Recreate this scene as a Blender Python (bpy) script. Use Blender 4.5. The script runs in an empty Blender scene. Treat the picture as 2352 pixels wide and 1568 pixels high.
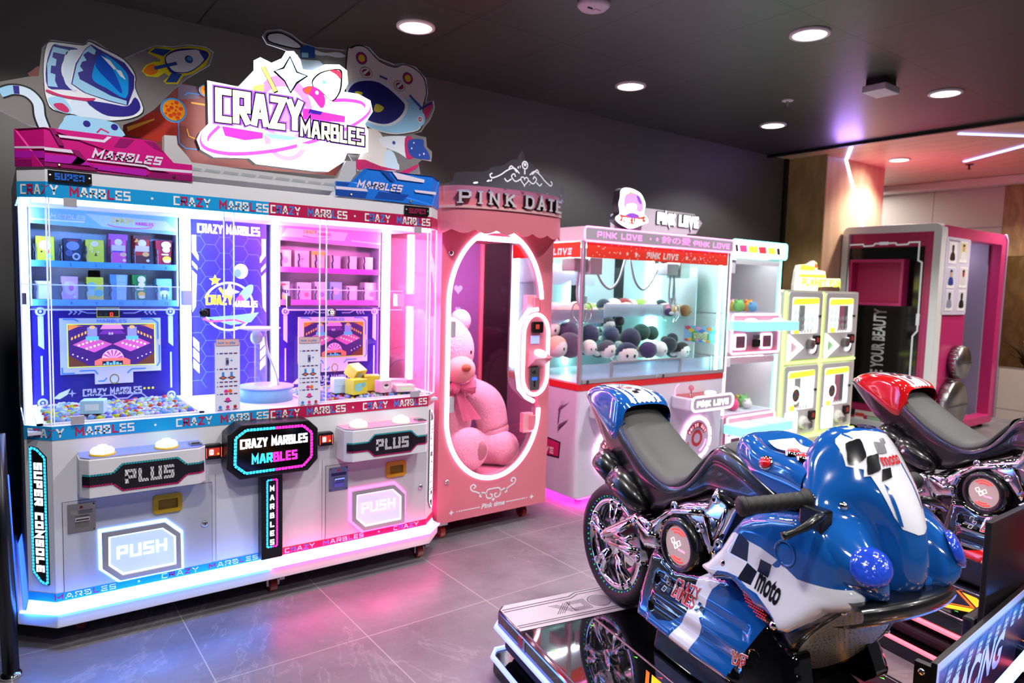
import bpy, math, random
from math import sin, cos, pi, radians, hypot, atan2
from mathutils import Vector, Matrix
from mathutils.geometry import delaunay_2d_cdt
from mathutils.bvhtree import BVHTree
random.seed(7)
S = bpy.context.scene
C = S.collection

# ------------------------------------------------------------------ camera
CAM_H = 1.48
YAW, TILT, ROLL, FPX = 0.640997, 0.0814947, -0.0280745, 1593.17
fwd = Vector((sin(YAW)*cos(TILT), cos(YAW)*cos(TILT), -sin(TILT)))
rgt = Vector((cos(YAW), -sin(YAW), 0))
dwn = fwd.cross(rgt)
r2 = rgt*cos(ROLL) + dwn*sin(ROLL)
d2 = dwn*cos(ROLL) - rgt*sin(ROLL)
cd = bpy.data.cameras.new('camera')
cam = bpy.data.objects.new('camera', cd)
C.objects.link(cam)
Mx = Matrix((( r2.x, -d2.x, -fwd.x, 0), (r2.y, -d2.y, -fwd.y, 0), (r2.z, -d2.z, -fwd.z, CAM_H), (0, 0, 0, 1)))
cam.matrix_world = Mx
cd.sensor_width = 36
cd.lens = FPX/2352*36
cd.clip_start = 0.02
cd.dof.use_dof = True
cd.dof.focus_distance = 2.35
cd.dof.aperture_fstop = 3.2
S.camera = cam

# ------------------------------------------------------------------ world, exposure
W = bpy.data.worlds.new('world')
S.world = W
W.use_nodes = True
W.node_tree.nodes['Background'].inputs[0].default_value = (0.80, 0.78, 0.92, 1)
W.node_tree.nodes['Background'].inputs[1].default_value = 0.10
S.view_settings.view_transform = 'Standard'
S.view_settings.look = 'None'
S.view_settings.exposure = 0.0
S.view_settings.gamma = 1.0
S.view_settings.use_curve_mapping = False
cy = S.cycles
cy.max_bounces = 8
cy.diffuse_bounces = 3
cy.glossy_bounces = 4
cy.transmission_bounces = 4
cy.transparent_max_bounces = 16
cy.caustics_reflective = False
cy.caustics_refractive = False
cy.sample_clamp_indirect = 4.0
cy.use_denoising = True

def lamp(name, kind, loc, energy, col=(1, 1, 1), aim=None, **kw):
    d = bpy.data.lights.new(name, kind)
    d.energy = energy
    d.color = col
    for k, v in kw.items():
        setattr(d, k, v)
    o = bpy.data.objects.new(name, d)
    C.objects.link(o)
    o.location = loc
    if aim is not None:
        o.rotation_euler = (Vector(aim)-Vector(loc)).to_track_quat('-Z', 'Y').to_euler()
    return o

# ceiling downlights of the hall: a regular grid, six of them in view
DOWN = [(x, y) for y in (3.70, 2.30, 0.9, -0.5, -2.0) for x in (0.2, 2.0, 3.78, 5.585)]
DOWN_E = 115
for i, (x, y) in enumerate(DOWN):
    lamp('downlight_lamp', 'SPOT', (x, y, 2.93), DOWN_E, (1, .97, .93), (x, y, 0), spot_size=radians(128), spot_blend=.38, shadow_soft_size=.09)
for x, y in ((7.95, 3.69), (7.95, 1.9), (7.95, 0.2), (9.2, 2.6), (9.2, 0.8)):
    lamp('downlight_lamp', 'SPOT', (x, y, 2.93), 170, (1, .88, .76), (x, y, 0), spot_size=radians(130), spot_blend=.6, shadow_soft_size=.09)

# ------------------------------------------------------------------ materials
def lin(c):
    return c/12.92 if c <= .04045 else ((c+.055)/1.055)**2.4
def rgb(h):
    if isinstance(h, tuple):
        return h
    return tuple(lin(int(h[i:i+2], 16)/255) for i in (0, 2, 4))
MATS = {}
def mat(name, col='cccccc', rough=.5, metal=0., emit=None, es=0., coat=0., spec=.5, ior=1.5, sheen=0.):
    if name in MATS:
        return MATS[name]
    m = bpy.data.materials.new(name)
    m.use_nodes = True
    b = m.node_tree.nodes['Principled BSDF']
    b.inputs['Base Color'].default_value = (*rgb(col), 1)
    b.inputs['Roughness'].default_value = rough
    b.inputs['Metallic'].default_value = metal
    b.inputs['IOR'].default_value = ior
    b.inputs['Coat Weight'].default_value = coat
    b.inputs['Coat Roughness'].default_value = .04
    b.inputs['Sheen Weight'].default_value = sheen
    if emit is not None:
        b.inputs['Emission Color'].default_value = (*rgb(emit), 1)
        b.inputs['Emission Strength'].default_value = es
    m.diffuse_color = (*rgb(col), 1)
    MATS[name] = m
    return m
def glow(name, col=None, es=1., base=None):
    return MATS[name] if col is None else mat(name, base or col, .4, emit=col, es=es)
def glass(name, tint='ffffff', refl=1.45, rough=.0, dens=0.):
    """clear sheet: fresnel mix of a see-through and a glossy lobe (plus a little milk)"""
    if name in MATS:
        return MATS[name]
    m = bpy.data.materials.new(name)
    m.use_nodes = True
    nt = m.node_tree
    nt.nodes.clear()
    out = nt.nodes.new('ShaderNodeOutputMaterial')
    mix = nt.nodes.new('ShaderNodeMixShader')
    tr = nt.nodes.new('ShaderNodeBsdfTransparent')
    gl = nt.nodes.new('ShaderNodeBsdfGlossy')
    lw = nt.nodes.new('ShaderNodeLayerWeight')
    lw.inputs[0].default_value = .5
    pw = nt.nodes.new('ShaderNodeMath')
    pw.operation = 'POWER'
    pw.inputs[1].default_value = 4
    nt.links.new(lw.outputs['Facing'], pw.inputs[0])
    fr = nt.nodes.new('ShaderNodeMath')
    fr.operation = 'MULTIPLY_ADD'
    fr.inputs[1].default_value = .40
    fr.inputs[2].default_value = ((refl-1)/(refl+1))**2*.8
    nt.links.new(pw.outputs[0], fr.inputs[0])
    tr.inputs[0].default_value = (*rgb(tint), 1)
    gl.inputs['Roughness'].default_value = rough
    nt.links.new(fr.outputs[0], mix.inputs[0])
    nt.links.new(tr.outputs[0], mix.inputs[1])
    nt.links.new(gl.outputs[0], mix.inputs[2])
    last = mix
    if dens:
        m2 = nt.nodes.new('ShaderNodeMixShader')
        df = nt.nodes.new('ShaderNodeBsdfDiffuse')
        df.inputs[0].default_value = (*rgb(tint), 1)
        m2.inputs[0].default_value = dens
        nt.links.new(mix.outputs[0], m2.inputs[1])
        nt.links.new(df.outputs[0], m2.inputs[2])
        last = m2
    nt.links.new(last.outputs[0], out.inputs[0])
    MATS[name] = m
    return m
def nodes(m):
    return m.node_tree.nodes, m.node_tree.links, m.node_tree.nodes['Principled BSDF']
def bump(m, scale, strength=.2, dist=.002, detail=3):
    n, l, b = nodes(m)
    tc = n.new('ShaderNodeTexCoord')
    t = n.new('ShaderNodeTexNoise')
    t.inputs['Scale'].default_value = scale
    t.inputs['Detail'].default_value = detail
    bp = n.new('ShaderNodeBump')
    bp.inputs['Strength'].default_value = strength
    bp.inputs['Distance'].default_value = dist
    l.new(tc.outputs['Object'], t.inputs['Vector'])
    l.new(t.outputs['Fac'], bp.inputs['Height'])
    l.new(bp.outputs['Normal'], b.inputs['Normal'])
    return m

# ------------------------------------------------------------------ mesh building
class Fr:
    """a plane in space: origin, x axis, y axis; its normal is x cross y"""
    def __init__(s, o, ux, uy):
        s.o, s.u, s.w = Vector(o), Vector(ux).normalized(), Vector(uy).normalized()
        s.n = s.u.cross(s.w)
    def p(s, a, b, d=0.):
        return s.o + s.u*a + s.w*b + s.n*d
def FY(y): return Fr((0, y, 0), (1, 0, 0), (0, 0, 1))          # faces -Y, coords (X, Z)
def FX(x): return Fr((x, 0, 0), (0, -1, 0), (0, 0, 1))         # faces -X, coords (-Y, Z)
def FXP(x): return Fr((x, 0, 0), (0, 1, 0), (0, 0, 1))         # faces +X, coords (Y, Z)
def FZ(z): return Fr((0, 0, z), (1, 0, 0), (0, 1, 0))          # faces up, coords (X, Y)

def rrect(x0, x1, y0, y1, r, n=5):
    o = []
    for cx, cy_, a0 in ((x1-r, y0+r, -90), (x1-r, y1-r, 0), (x0+r, y1-r, 90), (x0+r, y0+r, 180)):
        for i in range(n+1):
            a = radians(a0+90*i/n)
            o.append((cx+r*cos(a), cy_+r*sin(a)))
    return o
def ell(cx, cz, rx, rz, n=28, a0=0, a1=360):
    full = abs(a1-a0) >= 359.9
    m = n if full else n+1
    return [(cx+rx*cos(radians(a0+(a1-a0)*i/n)), cz+rz*sin(radians(a0+(a1-a0)*i/n))) for i in range(m)]
def star(cx, cz, r, k=5, q=.42, rot=90):
    return [(cx+(r if i % 2 == 0 else r*q)*cos(radians(rot+180*i/k)), cz+(r if i % 2 == 0 else r*q)*sin(radians(rot+180*i/k))) for i in range(2*k)]
def rect(x0, x1, y0, y1): return [(x0, y0), (x1, y0), (x1, y1), (x0, y1)]
def chamf(x0, x1, y0, y1, c, which='1111'):
    """rectangle with cut corners (bl, br, tr, tl)"""
    o = []
    o += [(x0, y0+c), (x0+c, y0)] if which[0] == '1' else [(x0, y0)]
    o += [(x1-c, y0), (x1, y0+c)] if which[1] == '1' else [(x1, y0)]
    o += [(x1, y1-c), (x1-c, y1)] if which[2] == '1' else [(x1, y1)]
    o += [(x0+c, y1), (x0, y1-c)] if which[3] == '1' else [(x0, y1)]
    return o
def area(p):
    return sum(p[i][0]*p[(i+1) % len(p)][1]-p[(i+1) % len(p)][0]*p[i][1] for i in range(len(p)))/2
def spline(pts, k=6, closed=False):
    """Catmull-Rom through the points"""
    P = [Vector(p) for p in pts]
    n = len(P)
    o = []
    for i in range(n if closed else n-1):
        if closed:
            a, b, c, d = P[i-1], P[i], P[(i+1) % n], P[(i+2) % n]
        else:
            b, c = P[i], P[i+1]
            a = P[i-1] if i else b*2-c
            d = P[i+2] if i+2 < n else c*2-b
        for j in range(k):
            t = j/k
            o.append(.5*((2*b)+(c-a)*t+(2*a-5*b+4*c-d)*t*t+(3*b-a-3*c+d)*t**3))
    if not closed:
        o.append(P[-1])
    return o
def sp2(pts, k=5, closed=True):
    return [(v.x, v.y) for v in spline([(p[0], p[1], 0) for p in pts], k, closed)]
def offset_path(pts, w, closed):
    n = len(pts)
    L, R = [], []
    for i in range(n):
        a = pts[i-1] if (i or closed) else None
        c = pts[(i+1) % n] if (i < n-1 or closed) else None
        b = pts[i]
        ds = []
        for p, q in ((a, b), (b, c)):
            if p is not None and q is not None:
                d = Vector((q[0]-p[0], q[1]-p[1]))
                if d.length > 1e-9:
                    ds.append(d.normalized())
        if not ds:
            ds = [Vector((1, 0))]
        t = (ds[0]+ds[-1])
        t = t.normalized() if t.length > 1e-4 else ds[0]
        nrm = Vector((-t.y, t.x))
        k = max(.35, nrm.dot(Vector((-ds[0].y, ds[0].x))))
        h = w/2/k
        L.append((b[0]+nrm.x*h, b[1]+nrm.y*h))
        R.append((b[0]-nrm.x*h, b[1]-nrm.y*h))
    return L, R

GL = {
 'A': (.9, [[(0, 0), (.38, 1), (.62, 1), (1, 0)], [(.16, .3), (.84, .3)]]),
 'B': (.85, [[(0, 0), (0, 1), (.85, 1), (.85, .52), (0, .52)], [(.8, .52), (1, .52), (1, 0), (0, 0)]]),
 'C': (.8, [[(1, 1), (0, 1), (0, 0), (1, 0)]]),
 'D': (.85, [[(0, 0), (0, 1), (.8, 1), (1, .8), (1, .2), (.8, 0), (0, 0)]]),
 'E': (.78, [[(1, 1), (0, 1), (0, 0), (1, 0)], [(0, .5), (.9, .5)]]),
 'F': (.75, [[(1, 1), (0, 1), (0, 0)], [(0, .5), (.85, .5)]]),
 'G': (.85, [[(1, 1), (0, 1), (0, 0), (1, 0), (1, .5), (.55, .5)]]),
 'H': (.85, [[(0, 0), (0, 1)], [(1, 0), (1, 1)], [(0, .5), (1, .5)]]),
 'I': (.25, [[(.5, 0), (.5, 1)]]),
 'J': (.75, [[(1, 1), (1, 0), (0, 0), (0, .3)]]),
 'K': (.85, [[(0, 0), (0, 1)], [(1, 1), (.15, .5), (1, 0)]]),
 'L': (.75, [[(0, 1), (0, 0), (1, 0)]]),
 'M': (1.0, [[(0, 0), (0, 1), (.5, .35), (1, 1), (1, 0)]]),
 'N': (.88, [[(0, 0), (0, 1), (1, 0), (1, 1)]]),
 'O': (.85, [[(.5, 0), (0, 0), (0, 1), (1, 1), (1, 0), (.5, 0)]]),
 'P': (.82, [[(0, 0), (0, 1), (1, 1), (1, .42), (0, .42)]]),
 'R': (.85, [[(0, 0), (0, 1), (1, 1), (1, .45), (0, .45)], [(.45, .45), (1, 0)]]),
 'S': (.8, [[(1, 1), (0, 1), (0, .5), (1, .5), (1, 0), (0, 0)]]),
 'T': (.8, [[(0, 1), (1, 1)], [(.5, 1), (.5, 0)]]),
 'U': (.85, [[(0, 1), (0, 0), (1, 0), (1, 1)]]),
 'V': (.9, [[(0, 1), (.5, 0), (1, 1)]]),
 'W': (1.1, [[(0, 1), (.2, 0), (.5, .6), (.8, 0), (1, 1)]]),
 'X': (.9, [[(0, 0), (1, 1)], [(0, 1), (1, 0)]]),
 'Y': (.88, [[(0, 1), (.5, .45), (1, 1)], [(.5, .45), (.5, 0)]]),
 'Z': (.85, [[(0, 1), (1, 1), (0, 0), (1, 0)]]),
 '0': (.75, [[(.5, 0), (0, 0), (0, 1), (1, 1), (1, 0), (.5, 0)]]),
 '1': (.4, [[(0, .8), (.6, 1), (.6, 0)]]),
 '2': (.75, [[(0, 1), (1, 1), (1, .5), (0, .5), (0, 0), (1, 0)]]),
 '3': (.75, [[(0, 1), (1, 1), (1, 0), (0, 0)], [(.2, .5), (1, .5)]]),
 '4': (.75, [[(0, 1), (0, .4), (1, .4)], [(.75, 1), (.75, 0)]]),
 '5': (.75, [[(1, 1), (0, 1), (0, .5), (1, .5), (1, 0), (0, 0)]]),
 '6': (.75, [[(1, 1), (0, 1), (0, 0), (1, 0), (1, .5), (0, .5)]]),
 '7': (.75, [[(0, 1), (1, 1), (.4, 0)]]),
 '8': (.75, [[(0, .5), (0, 1), (1, 1), (1, 0), (0, 0), (0, .5), (1, .5)]]),
 '9': (.75, [[(1, .5), (0, .5), (0, 1), (1, 1), (1, 0), (0, 0)]]),
 '.': (.3, [[(.5, .38), (.5, .5)]]),
}
FT = {}
def font_mesh(s, bold=0.):
    """outline of a text in the built-in font: unit size, origin at left baseline -> verts, faces, width"""
    key = (s, bold)
    if key not in FT:
        c = bpy.data.curves.new('t', 'FONT')
        c.body = s
        c.size = 1
        c.offset = bold
        c.resolution_u = 3
        o = bpy.data.objects.new('t', c)
        me = bpy.data.meshes.new_from_object(o)
        v = [(p.co.x, p.co.y) for p in me.vertices]
        f = [tuple(p.vertices) for p in me.polygons]
        bpy.data.objects.remove(o)
        bpy.data.curves.remove(c)
        bpy.data.meshes.remove(me)
        w = max([p[0] for p in v] or [0])
        FT[key] = (v, f, w)
    return FT[key]

class MB:
    def __init__(s):
        s.v, s.f, s.mi, s.sm, s.mats = [], [], [], [], []
    def add(s, verts, faces, m, smooth=False):
        if m not in s.mats:
            s.mats.append(m)
        k, b = s.mats.index(m), len(s.v)
        s.v += [Vector(q) for q in verts]
        for f in faces:
            s.f.append(tuple(i+b for i in f))
            s.mi.append(k)
            s.sm.append(smooth)
        return s
    def box(s, x0, x1, y0, y1, z0, z1, m):
        v = [(x, y, z) for z in (z0, z1) for y in (y0, y1) for x in (x0, x1)]
        return s.add(v, [(0, 2, 3, 1), (4, 5, 7, 6), (0, 1, 5, 4), (2, 6, 7, 3), (0, 4, 6, 2), (1, 3, 7, 5)], m)
    def prism(s, fr, poly, d0, d1, m, side=None, smooth=False):
        if area(poly) < 0:
            poly = poly[::-1]
        n = len(poly)
        v = [fr.p(a, b, d0) for a, b in poly]+[fr.p(a, b, d1) for a, b in poly]
        if d1 < d0:
            v = v[n:]+v[:n]
        s.add(v, [tuple(range(n-1, -1, -1)), tuple(range(n, 2*n))], m)
        b = len(s.v)-2*n
        sd = side or m
        if sd not in s.mats:
            s.mats.append(sd)
        for i in range(n):
            j = (i+1) % n
            s.f.append((b+i, b+j, b+n+j, b+n+i))
            s.mi.append(s.mats.index(sd))
            s.sm.append(smooth)
        return s
    def flat(s, fr, poly, d, m):
        if area(poly) < 0:
            poly = poly[::-1]
        return s.add([fr.p(a, b, d) for a, b in poly], [tuple(range(len(poly)))], m)
    def ring(s, fr, outer, inner, d0, d1, m, side=None):
        """frame between two loops of equal length, extruded"""
        n = len(outer)
        v = [fr.p(*p, d) for d in (d0, d1) for L in (outer, inner) for p in L]
        f, g = [], []
        for i in range(n):
            j = (i+1) % n
            f += [(2*n+i, 2*n+j, 3*n+j, 3*n+i), (i, n+i, n+j, j)]
            g += [(i, j, 2*n+j, 2*n+i), (n+j, n+i, 3*n+i, 3*n+j)]
        s.add(v, f+g, m)
        return s
    def stroke(s, fr, pts, w, d0, d1, m, closed=False):
        L, R = offset_path(pts, w, closed)
        n = len(pts)
        if d1-d0 < 1e-6:
            v = [fr.p(*p, d1) for p in R]+[fr.p(*p, d1) for p in L]
            return s.add(v, [(i, (i+1) % n, n+(i+1) % n, n+i) for i in range(n if closed else n-1)], m)
        v = [fr.p(*p, d) for d in (d0, d1) for P in (R, L) for p in P]
        f = []
        for i in range(n if closed else n-1):
            j = (i+1) % n
            f += [(2*n+i, 2*n+j, 3*n+j, 3*n+i), (i, n+i, n+j, j), (i, j, 2*n+j, 2*n+i), (n+j, n+i, 3*n+i, 3*n+j)]
        if not closed:
            f += [(0, 2*n, 3*n, n), (n-1, 2*n-1, 4*n-1, 3*n-1)]
        return s.add(v, f, m)
    def tube(s, path, r, m, n=8, closed=False, caps=True):
        P = [Vector(p) for p in path]
        k = len(P)
        rr = r if isinstance(r, (list, tuple)) else [r]*k
        v, up = [], None
        for i in range(k):
            a = P[i-1] if (i or closed) else P[i]
            b = P[(i+1) % k] if (i < k-1 or closed) else P[i]
            t = (b-a).normalized()
            if up is None:
                up = Vector((0, 0, 1)) if abs(t.z) < .9 else Vector((1, 0, 0))
            up = (up-t*up.dot(t)).normalized()
            q = t.cross(up)
            v += [P[i]+(up*cos(2*pi*j/n)+q*sin(2*pi*j/n))*rr[i] for j in range(n)]
        f = []
        for i in range(k if closed else k-1):
            for j in range(n):
                a, b = i*n+j, i*n+(j+1) % n
                c, d = ((i+1) % k)*n+(j+1) % n, ((i+1) % k)*n+j
                f.append((a, d, c, b))
        if caps and not closed:
            f += [tuple(range(n)), tuple(range(k*n-1, k*n-n-1, -1))]
        return s.add(v, f, m, True)
    def lathe(s, prof, o, ax, m, n=24, smooth=True, a0=0, a1=360):
        """prof: (radius, height along axis)"""
        o, ax = Vector(o), Vector(ax).normalized()
        u = ax.cross(Vector((0, 0, 1)) if abs(ax.z) < .9 else Vector((1, 0, 0))).normalized()
        w = ax.cross(u)
        full = a1-a0 >= 359.9
        cnt = n if full else n+1
        v = [o+ax*h+(u*cos(radians(a0+(a1-a0)*j/n))+w*sin(radians(a0+(a1-a0)*j/n)))*r for r, h in prof for j in range(cnt)]
        f = []
        for i in range(len(prof)-1):
            for j in range(n):
                q = (j+1) % cnt
                f.append((i*cnt+j, i*cnt+q, (i+1)*cnt+q, (i+1)*cnt+j))
        return s.add(v, f, m, smooth)
    def cyl(s, o, ax, r, h, m, n=20, smooth=True):
        return s.lathe([(0, 0), (r, 0), (r, 0), (r, h), (r, h), (0, h)], o, ax, m, n, smooth)
    def ball(s, c, r, m, n=14, k=9):
        rx, ry, rz = (r, r, r) if not isinstance(r, (tuple, list)) else r
        c = Vector(c)
        rows = [[c+Vector((rx*sin(pi*i/k)*cos(2*pi*j/n), ry*sin(pi*i/k)*sin(2*pi*j/n), rz*cos(pi*i/k))) for j in range(n)] for i in range(k+1)]
        return s.grid(rows, m, True)
    def grid(s, rows, m, close=False, smooth=True):
        n = len(rows[0])
        v = [p for r in rows for p in r]
        f = [(i*n+j, (i+1)*n+j, (i+1)*n+(j+1) % n, i*n+(j+1) % n) for i in range(len(rows)-1) for j in range(n if close else n-1)]
        return s.add(v, f, m, smooth)
    def text(s, fr, t, x, y, h, m, w=None, th=.2, d=.001, shear=0, gap=.16, cols=None, dep=0., align='l', lead=None, ink=None):
        """block lettering drawn from strokes; w = total width to fit"""
        tot = 0
        for ch in t:
            tot += (.45 if ch == ' ' else GL[ch][0])+gap
        tot -= gap
        kx = (w/(tot*h)) if w else 1.
        if align == 'c':
            x -= tot*h*kx/2
        i = 0
        for ch in t:
            if ch == ' ':
                x += (.45+gap)*h*kx
                continue
            gw, st = GL[ch]
            hh = h*(lead if (lead and i == 0) else 1)
            mm = cols(i, ch) if cols else m
            for pl in st:
                pp = []
                for a, b in pl:
                    py = th/2+b*(1-th)
                    pxx = (th/2/max(gw, .3)+a*(1-th/max(gw, .3)))*gw if gw > .3 else gw/2
                    pp.append((x+(pxx*kx)*h+shear*py*hh, y+py*hh))
                # square ends
                for e in (0, -1):
                    q = pp[1] if e == 0 else pp[-2]
                    dd = Vector((pp[e][0]-q[0], pp[e][1]-q[1]))
                    if dd.length > 1e-9:
                        dd = dd.normalized()*(ink or th)*h*.48*min(1, kx*1.1)
                        pp[e] = (pp[e][0]+dd.x, pp[e][1]+dd.y)
                s.stroke(fr, pp, (ink or th)*h*min(1, (1+kx)/2), d-dep, d, mm)
            x += (gw+gap)*h*kx
            i += 1
        return s
    def ftext(s, fr, t, x, y, h, m, w=None, d=.001, shear=0, bold=0., align='l', dep=0., fn=None):
        """lettering in the built-in font; h = cap height"""
        v, f, tw = font_mesh(t, bold)
        k = h/.70
        kx = (w/tw) if w else k
        if align == 'c':
            x -= tw*kx/2
        pts = [(x+a*kx+shear*b*k, y+b*k) for a, b in v]
        if fn:
            return s.add([fn(a, b) for a, b in pts], f, m)
        if dep:
            s.add([fr.p(a, b, d-dep) for a, b in pts], f, m)
            ed = {}
            for q in f:
                for i in range(len(q)):
                    e = (q[i], q[(i+1) % len(q)])
                    if (e[1], e[0]) in ed:
                        del ed[(e[1], e[0])]
                    else:
                        ed[e] = 1
            vv = [fr.p(a, b, d-dep) for a, b in pts]+[fr.p(a, b, d) for a, b in pts]
            s.add(vv, [(a, b, b+len(pts), a+len(pts)) for a, b in ed], m)
        return s.add([fr.p(a, b, d) for a, b in pts], f, m)
    def mesh(s, name, off=None, inv=None):
        me = bpy.data.meshes.new(name)
        vs = s.v
        if inv is not None:
            vs = [inv@p for p in vs]
        elif off is not None:
            vs = [p-off for p in vs]
        me.from_pydata([tuple(p) for p in vs], [], s.f)
        for m in s.mats:
            me.materials.append(m)
        me.polygons.foreach_set('material_index', s.mi)
        me.polygons.foreach_set('use_smooth', s.sm)
        me.update()
        return me

def props(o, label=None, cat=None, group=None, kind=None):
    for k, v in (('label', label), ('category', cat), ('group', group), ('kind', kind)):
        if v:
            o[k] = v
    return o
def bev(o, w, seg=2):
    if w:
        md = o.modifiers.new('bevel', 'BEVEL')
        md.width = w
        md.segments = seg
        md.limit_method = 'ANGLE'
        md.angle_limit = radians(40)
    return o
class Thing:
    """an Empty at the base of a thing; its parts are meshes parented to it"""
    def __init__(s, name, label, cat, loc=(0, 0, 0), rot=0., group=None):
        s.o = bpy.data.objects.new(name, None)
        C.objects.link(s.o)
        s.o.empty_display_size = .1
        s.o.location = loc
        s.o.rotation_euler = (0, 0, rot)
        s.inv = (Matrix.Translation(Vector(loc))@Matrix.Rotation(rot, 4, 'Z')).inverted()
        props(s.o, label, cat, group)
    def part(s, name, mb, parent=None, local=False, label=None, bevel=0., kind=None):
        o = bpy.data.objects.new(name, mb.mesh(name, inv=None if local else s.inv))
        C.objects.link(o)
        o.parent = parent or s.o
        props(o, label, kind=kind)
        return bev(o, bevel)
def solo(name, mb, label, cat, loc=(0, 0, 0), group=None, kind=None, bevel=0.):
    o = bpy.data.objects.new(name, mb.mesh(name, off=Vector(loc)))
    C.objects.link(o)
    o.location = loc
    props(o, label, cat, group, kind)
    return bev(o, bevel)
def structure(name, mb, bevel=0.):
    o = bpy.data.objects.new(name, mb.mesh(name))
    C.objects.link(o)
    o['kind'] = 'structure'
    return bev(o, bevel)
def dup(o, loc, rotz=None, label=None, parent=None):
    c = o.copy()
    C.objects.link(c)
    if parent is not None:
        c.parent = parent
    else:
        c.location = loc
        if rotz is not None:
            c.rotation_euler = (0, 0, rotz)
        if label:
            c['label'] = label
    for ch in list(o.children):
        dup(ch, None, parent=c)
    return c

# common materials
M_white = mat('white powder coat', 'dcdce2', .35)
M_whited = mat('white panel', 'c9c9d0', .4)
M_grey = mat('grey plastic', 'a9a6ae', .45)
M_black = mat('black plastic', '0a0a0c', .35)
M_blackg = mat('black gloss', '060608', .08)
M_chrome = mat('chrome', 'e6e6ea', .06, 1.)
M_steel = mat('brushed steel', 'a9a9ad', .28, 1.)
M_glass = glass('clear glass')
M_acry = glass('clear acrylic', 'f6faff', 1.4, .02, .05)
M_edge = mat('acrylic edge', 'e8f0ff', .25, emit='cfdcff', es=.25)  # brightness of the edges is put in as a faint glow, not a lamp
M_red = mat('red plastic', 'c8102a', .3)
M_rub = mat('black rubber', '101012', .6)
M_wheelred = mat('caster red', '8c1d22', .4)
# ================================================================== room shell
def grid_mask(n, l, vec, ax, off, per, half):
    """1 on thin lines repeating along one axis"""
    sp = n.new('ShaderNodeSeparateXYZ')
    l.new(vec, sp.inputs[0])
    a = n.new('ShaderNodeMath'); a.operation = 'SUBTRACT'; a.inputs[1].default_value = off-half-50*per
    l.new(sp.outputs[ax], a.inputs[0])
    b = n.new('ShaderNodeMath'); b.operation = 'MODULO'; b.inputs[1].default_value = per
    l.new(a.outputs[0], b.inputs[0])
    c = n.new('ShaderNodeMath'); c.operation = 'LESS_THAN'; c.inputs[1].default_value = 2*half
    l.new(b.outputs[0], c.inputs[0])
    return c.outputs[0]
def mixc(n, l, fac, a, b):
    m = n.new('ShaderNodeMix'); m.data_type = 'RGBA'
    if fac is not None:
        l.new(fac, m.inputs[0])
    for k, q in ((6, a), (7, b)):
        if isinstance(q, tuple):
            m.inputs[k].default_value = (*q, 1)
        else:
            l.new(q, m.inputs[k])
    return m.outputs[2]
def maxm(n, l, a, b):
    m = n.new('ShaderNodeMath'); m.operation = 'MAXIMUM'
    l.new(a, m.inputs[0]); l.new(b, m.inputs[1])
    return m.outputs[0]
def noise(n, l, vec, scale, detail=4, rough=.55, dist=0.):
    t = n.new('ShaderNodeTexNoise')
    t.inputs['Scale'].default_value = scale
    t.inputs['Detail'].default_value = detail
    t.inputs['Roughness'].default_value = rough
    t.inputs['Distortion'].default_value = dist
    l.new(vec, t.inputs['Vector'])
    return t.outputs['Fac']
def ramp(n, l, fac, stops):
    r = n.new('ShaderNodeValToRGB')
    e = r.color_ramp.elements
    while len(e) < len(stops):
        e.new(.5)
    for q, (p, c) in zip(e, stops):
        q.position = p
        q.color = (*c, 1) if len(c) == 3 else c
    l.new(fac, r.inputs[0])
    return r.outputs[0]
g = lambda v: (v, v, v)

mf = mat('slate floor tile', '6a666c', .42)
n, l, b = nodes(mf)
tc = n.new('ShaderNodeTexCoord').outputs['Object']
base = ramp(n, l, noise(n, l, tc, 2.2, 8, .62, .4), [(.3, (.092, .085, .098)), (.7, (.185, .170, .192))])
speck = ramp(n, l, noise(n, l, tc, 38, 4, .7), [(.55, g(0)), (.75, g(.35))])
base = mixc(n, l, speck, base, (.24, .225, .245))
vein = n.new('ShaderNodeMath'); vein.operation = 'SUBTRACT'; vein.inputs[1].default_value = .5
l.new(noise(n, l, tc, .55, 9, .62, .9), vein.inputs[0])
va = n.new('ShaderNodeMath'); va.operation = 'ABSOLUTE'; l.new(vein.outputs[0], va.inputs[0])
vm = ramp(n, l, va.outputs[0], [(0, g(.25)), (.0025, g(.08)), (.005, g(0))])
base = mixc(n, l, vm, base, (.38, .36, .38))
ln = maxm(n, l, grid_mask(n, l, tc, 0, .612, .6, .0022), grid_mask(n, l, tc, 1, 3.176, .602, .0022))
l.new(mixc(n, l, ln, base, (.33, .31, .30)), b.inputs['Base Color'])
rr = ramp(n, l, noise(n, l, tc, 6, 5, .6), [(.3, g(.30)), (.7, g(.46))])
l.new(rr, b.inputs['Roughness'])
structure('floor', MB().box(-6, 14, -9, 4.7, -.06, 0, mf))

mc = mat('dark ceiling panel', '2c2a2d', .42)
n, l, b = nodes(mc)
tc = n.new('ShaderNodeTexCoord').outputs['Object']
ln = maxm(n, l, grid_mask(n, l, tc, 1, 2.158, 1.19, .006), grid_mask(n, l, tc, 0, 2.204, .6035, .006))
cb = ramp(n, l, noise(n, l, tc, 1.3, 3), [(.3, (.021, .020, .021)), (.7, (.030, .028, .029))])
l.new(mixc(n, l, ln, cb, (.003, .003, .003)), b.inputs['Base Color'])
structure('ceiling', MB().box(-6, 6.78, -9, 4.7, 2.96, 3.06, mc))
structure('trim_1', MB().box(6.765, 6.80, -9, 4.55, 2.93, 2.97, mat('black metal trim', '070707', .4)))

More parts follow.
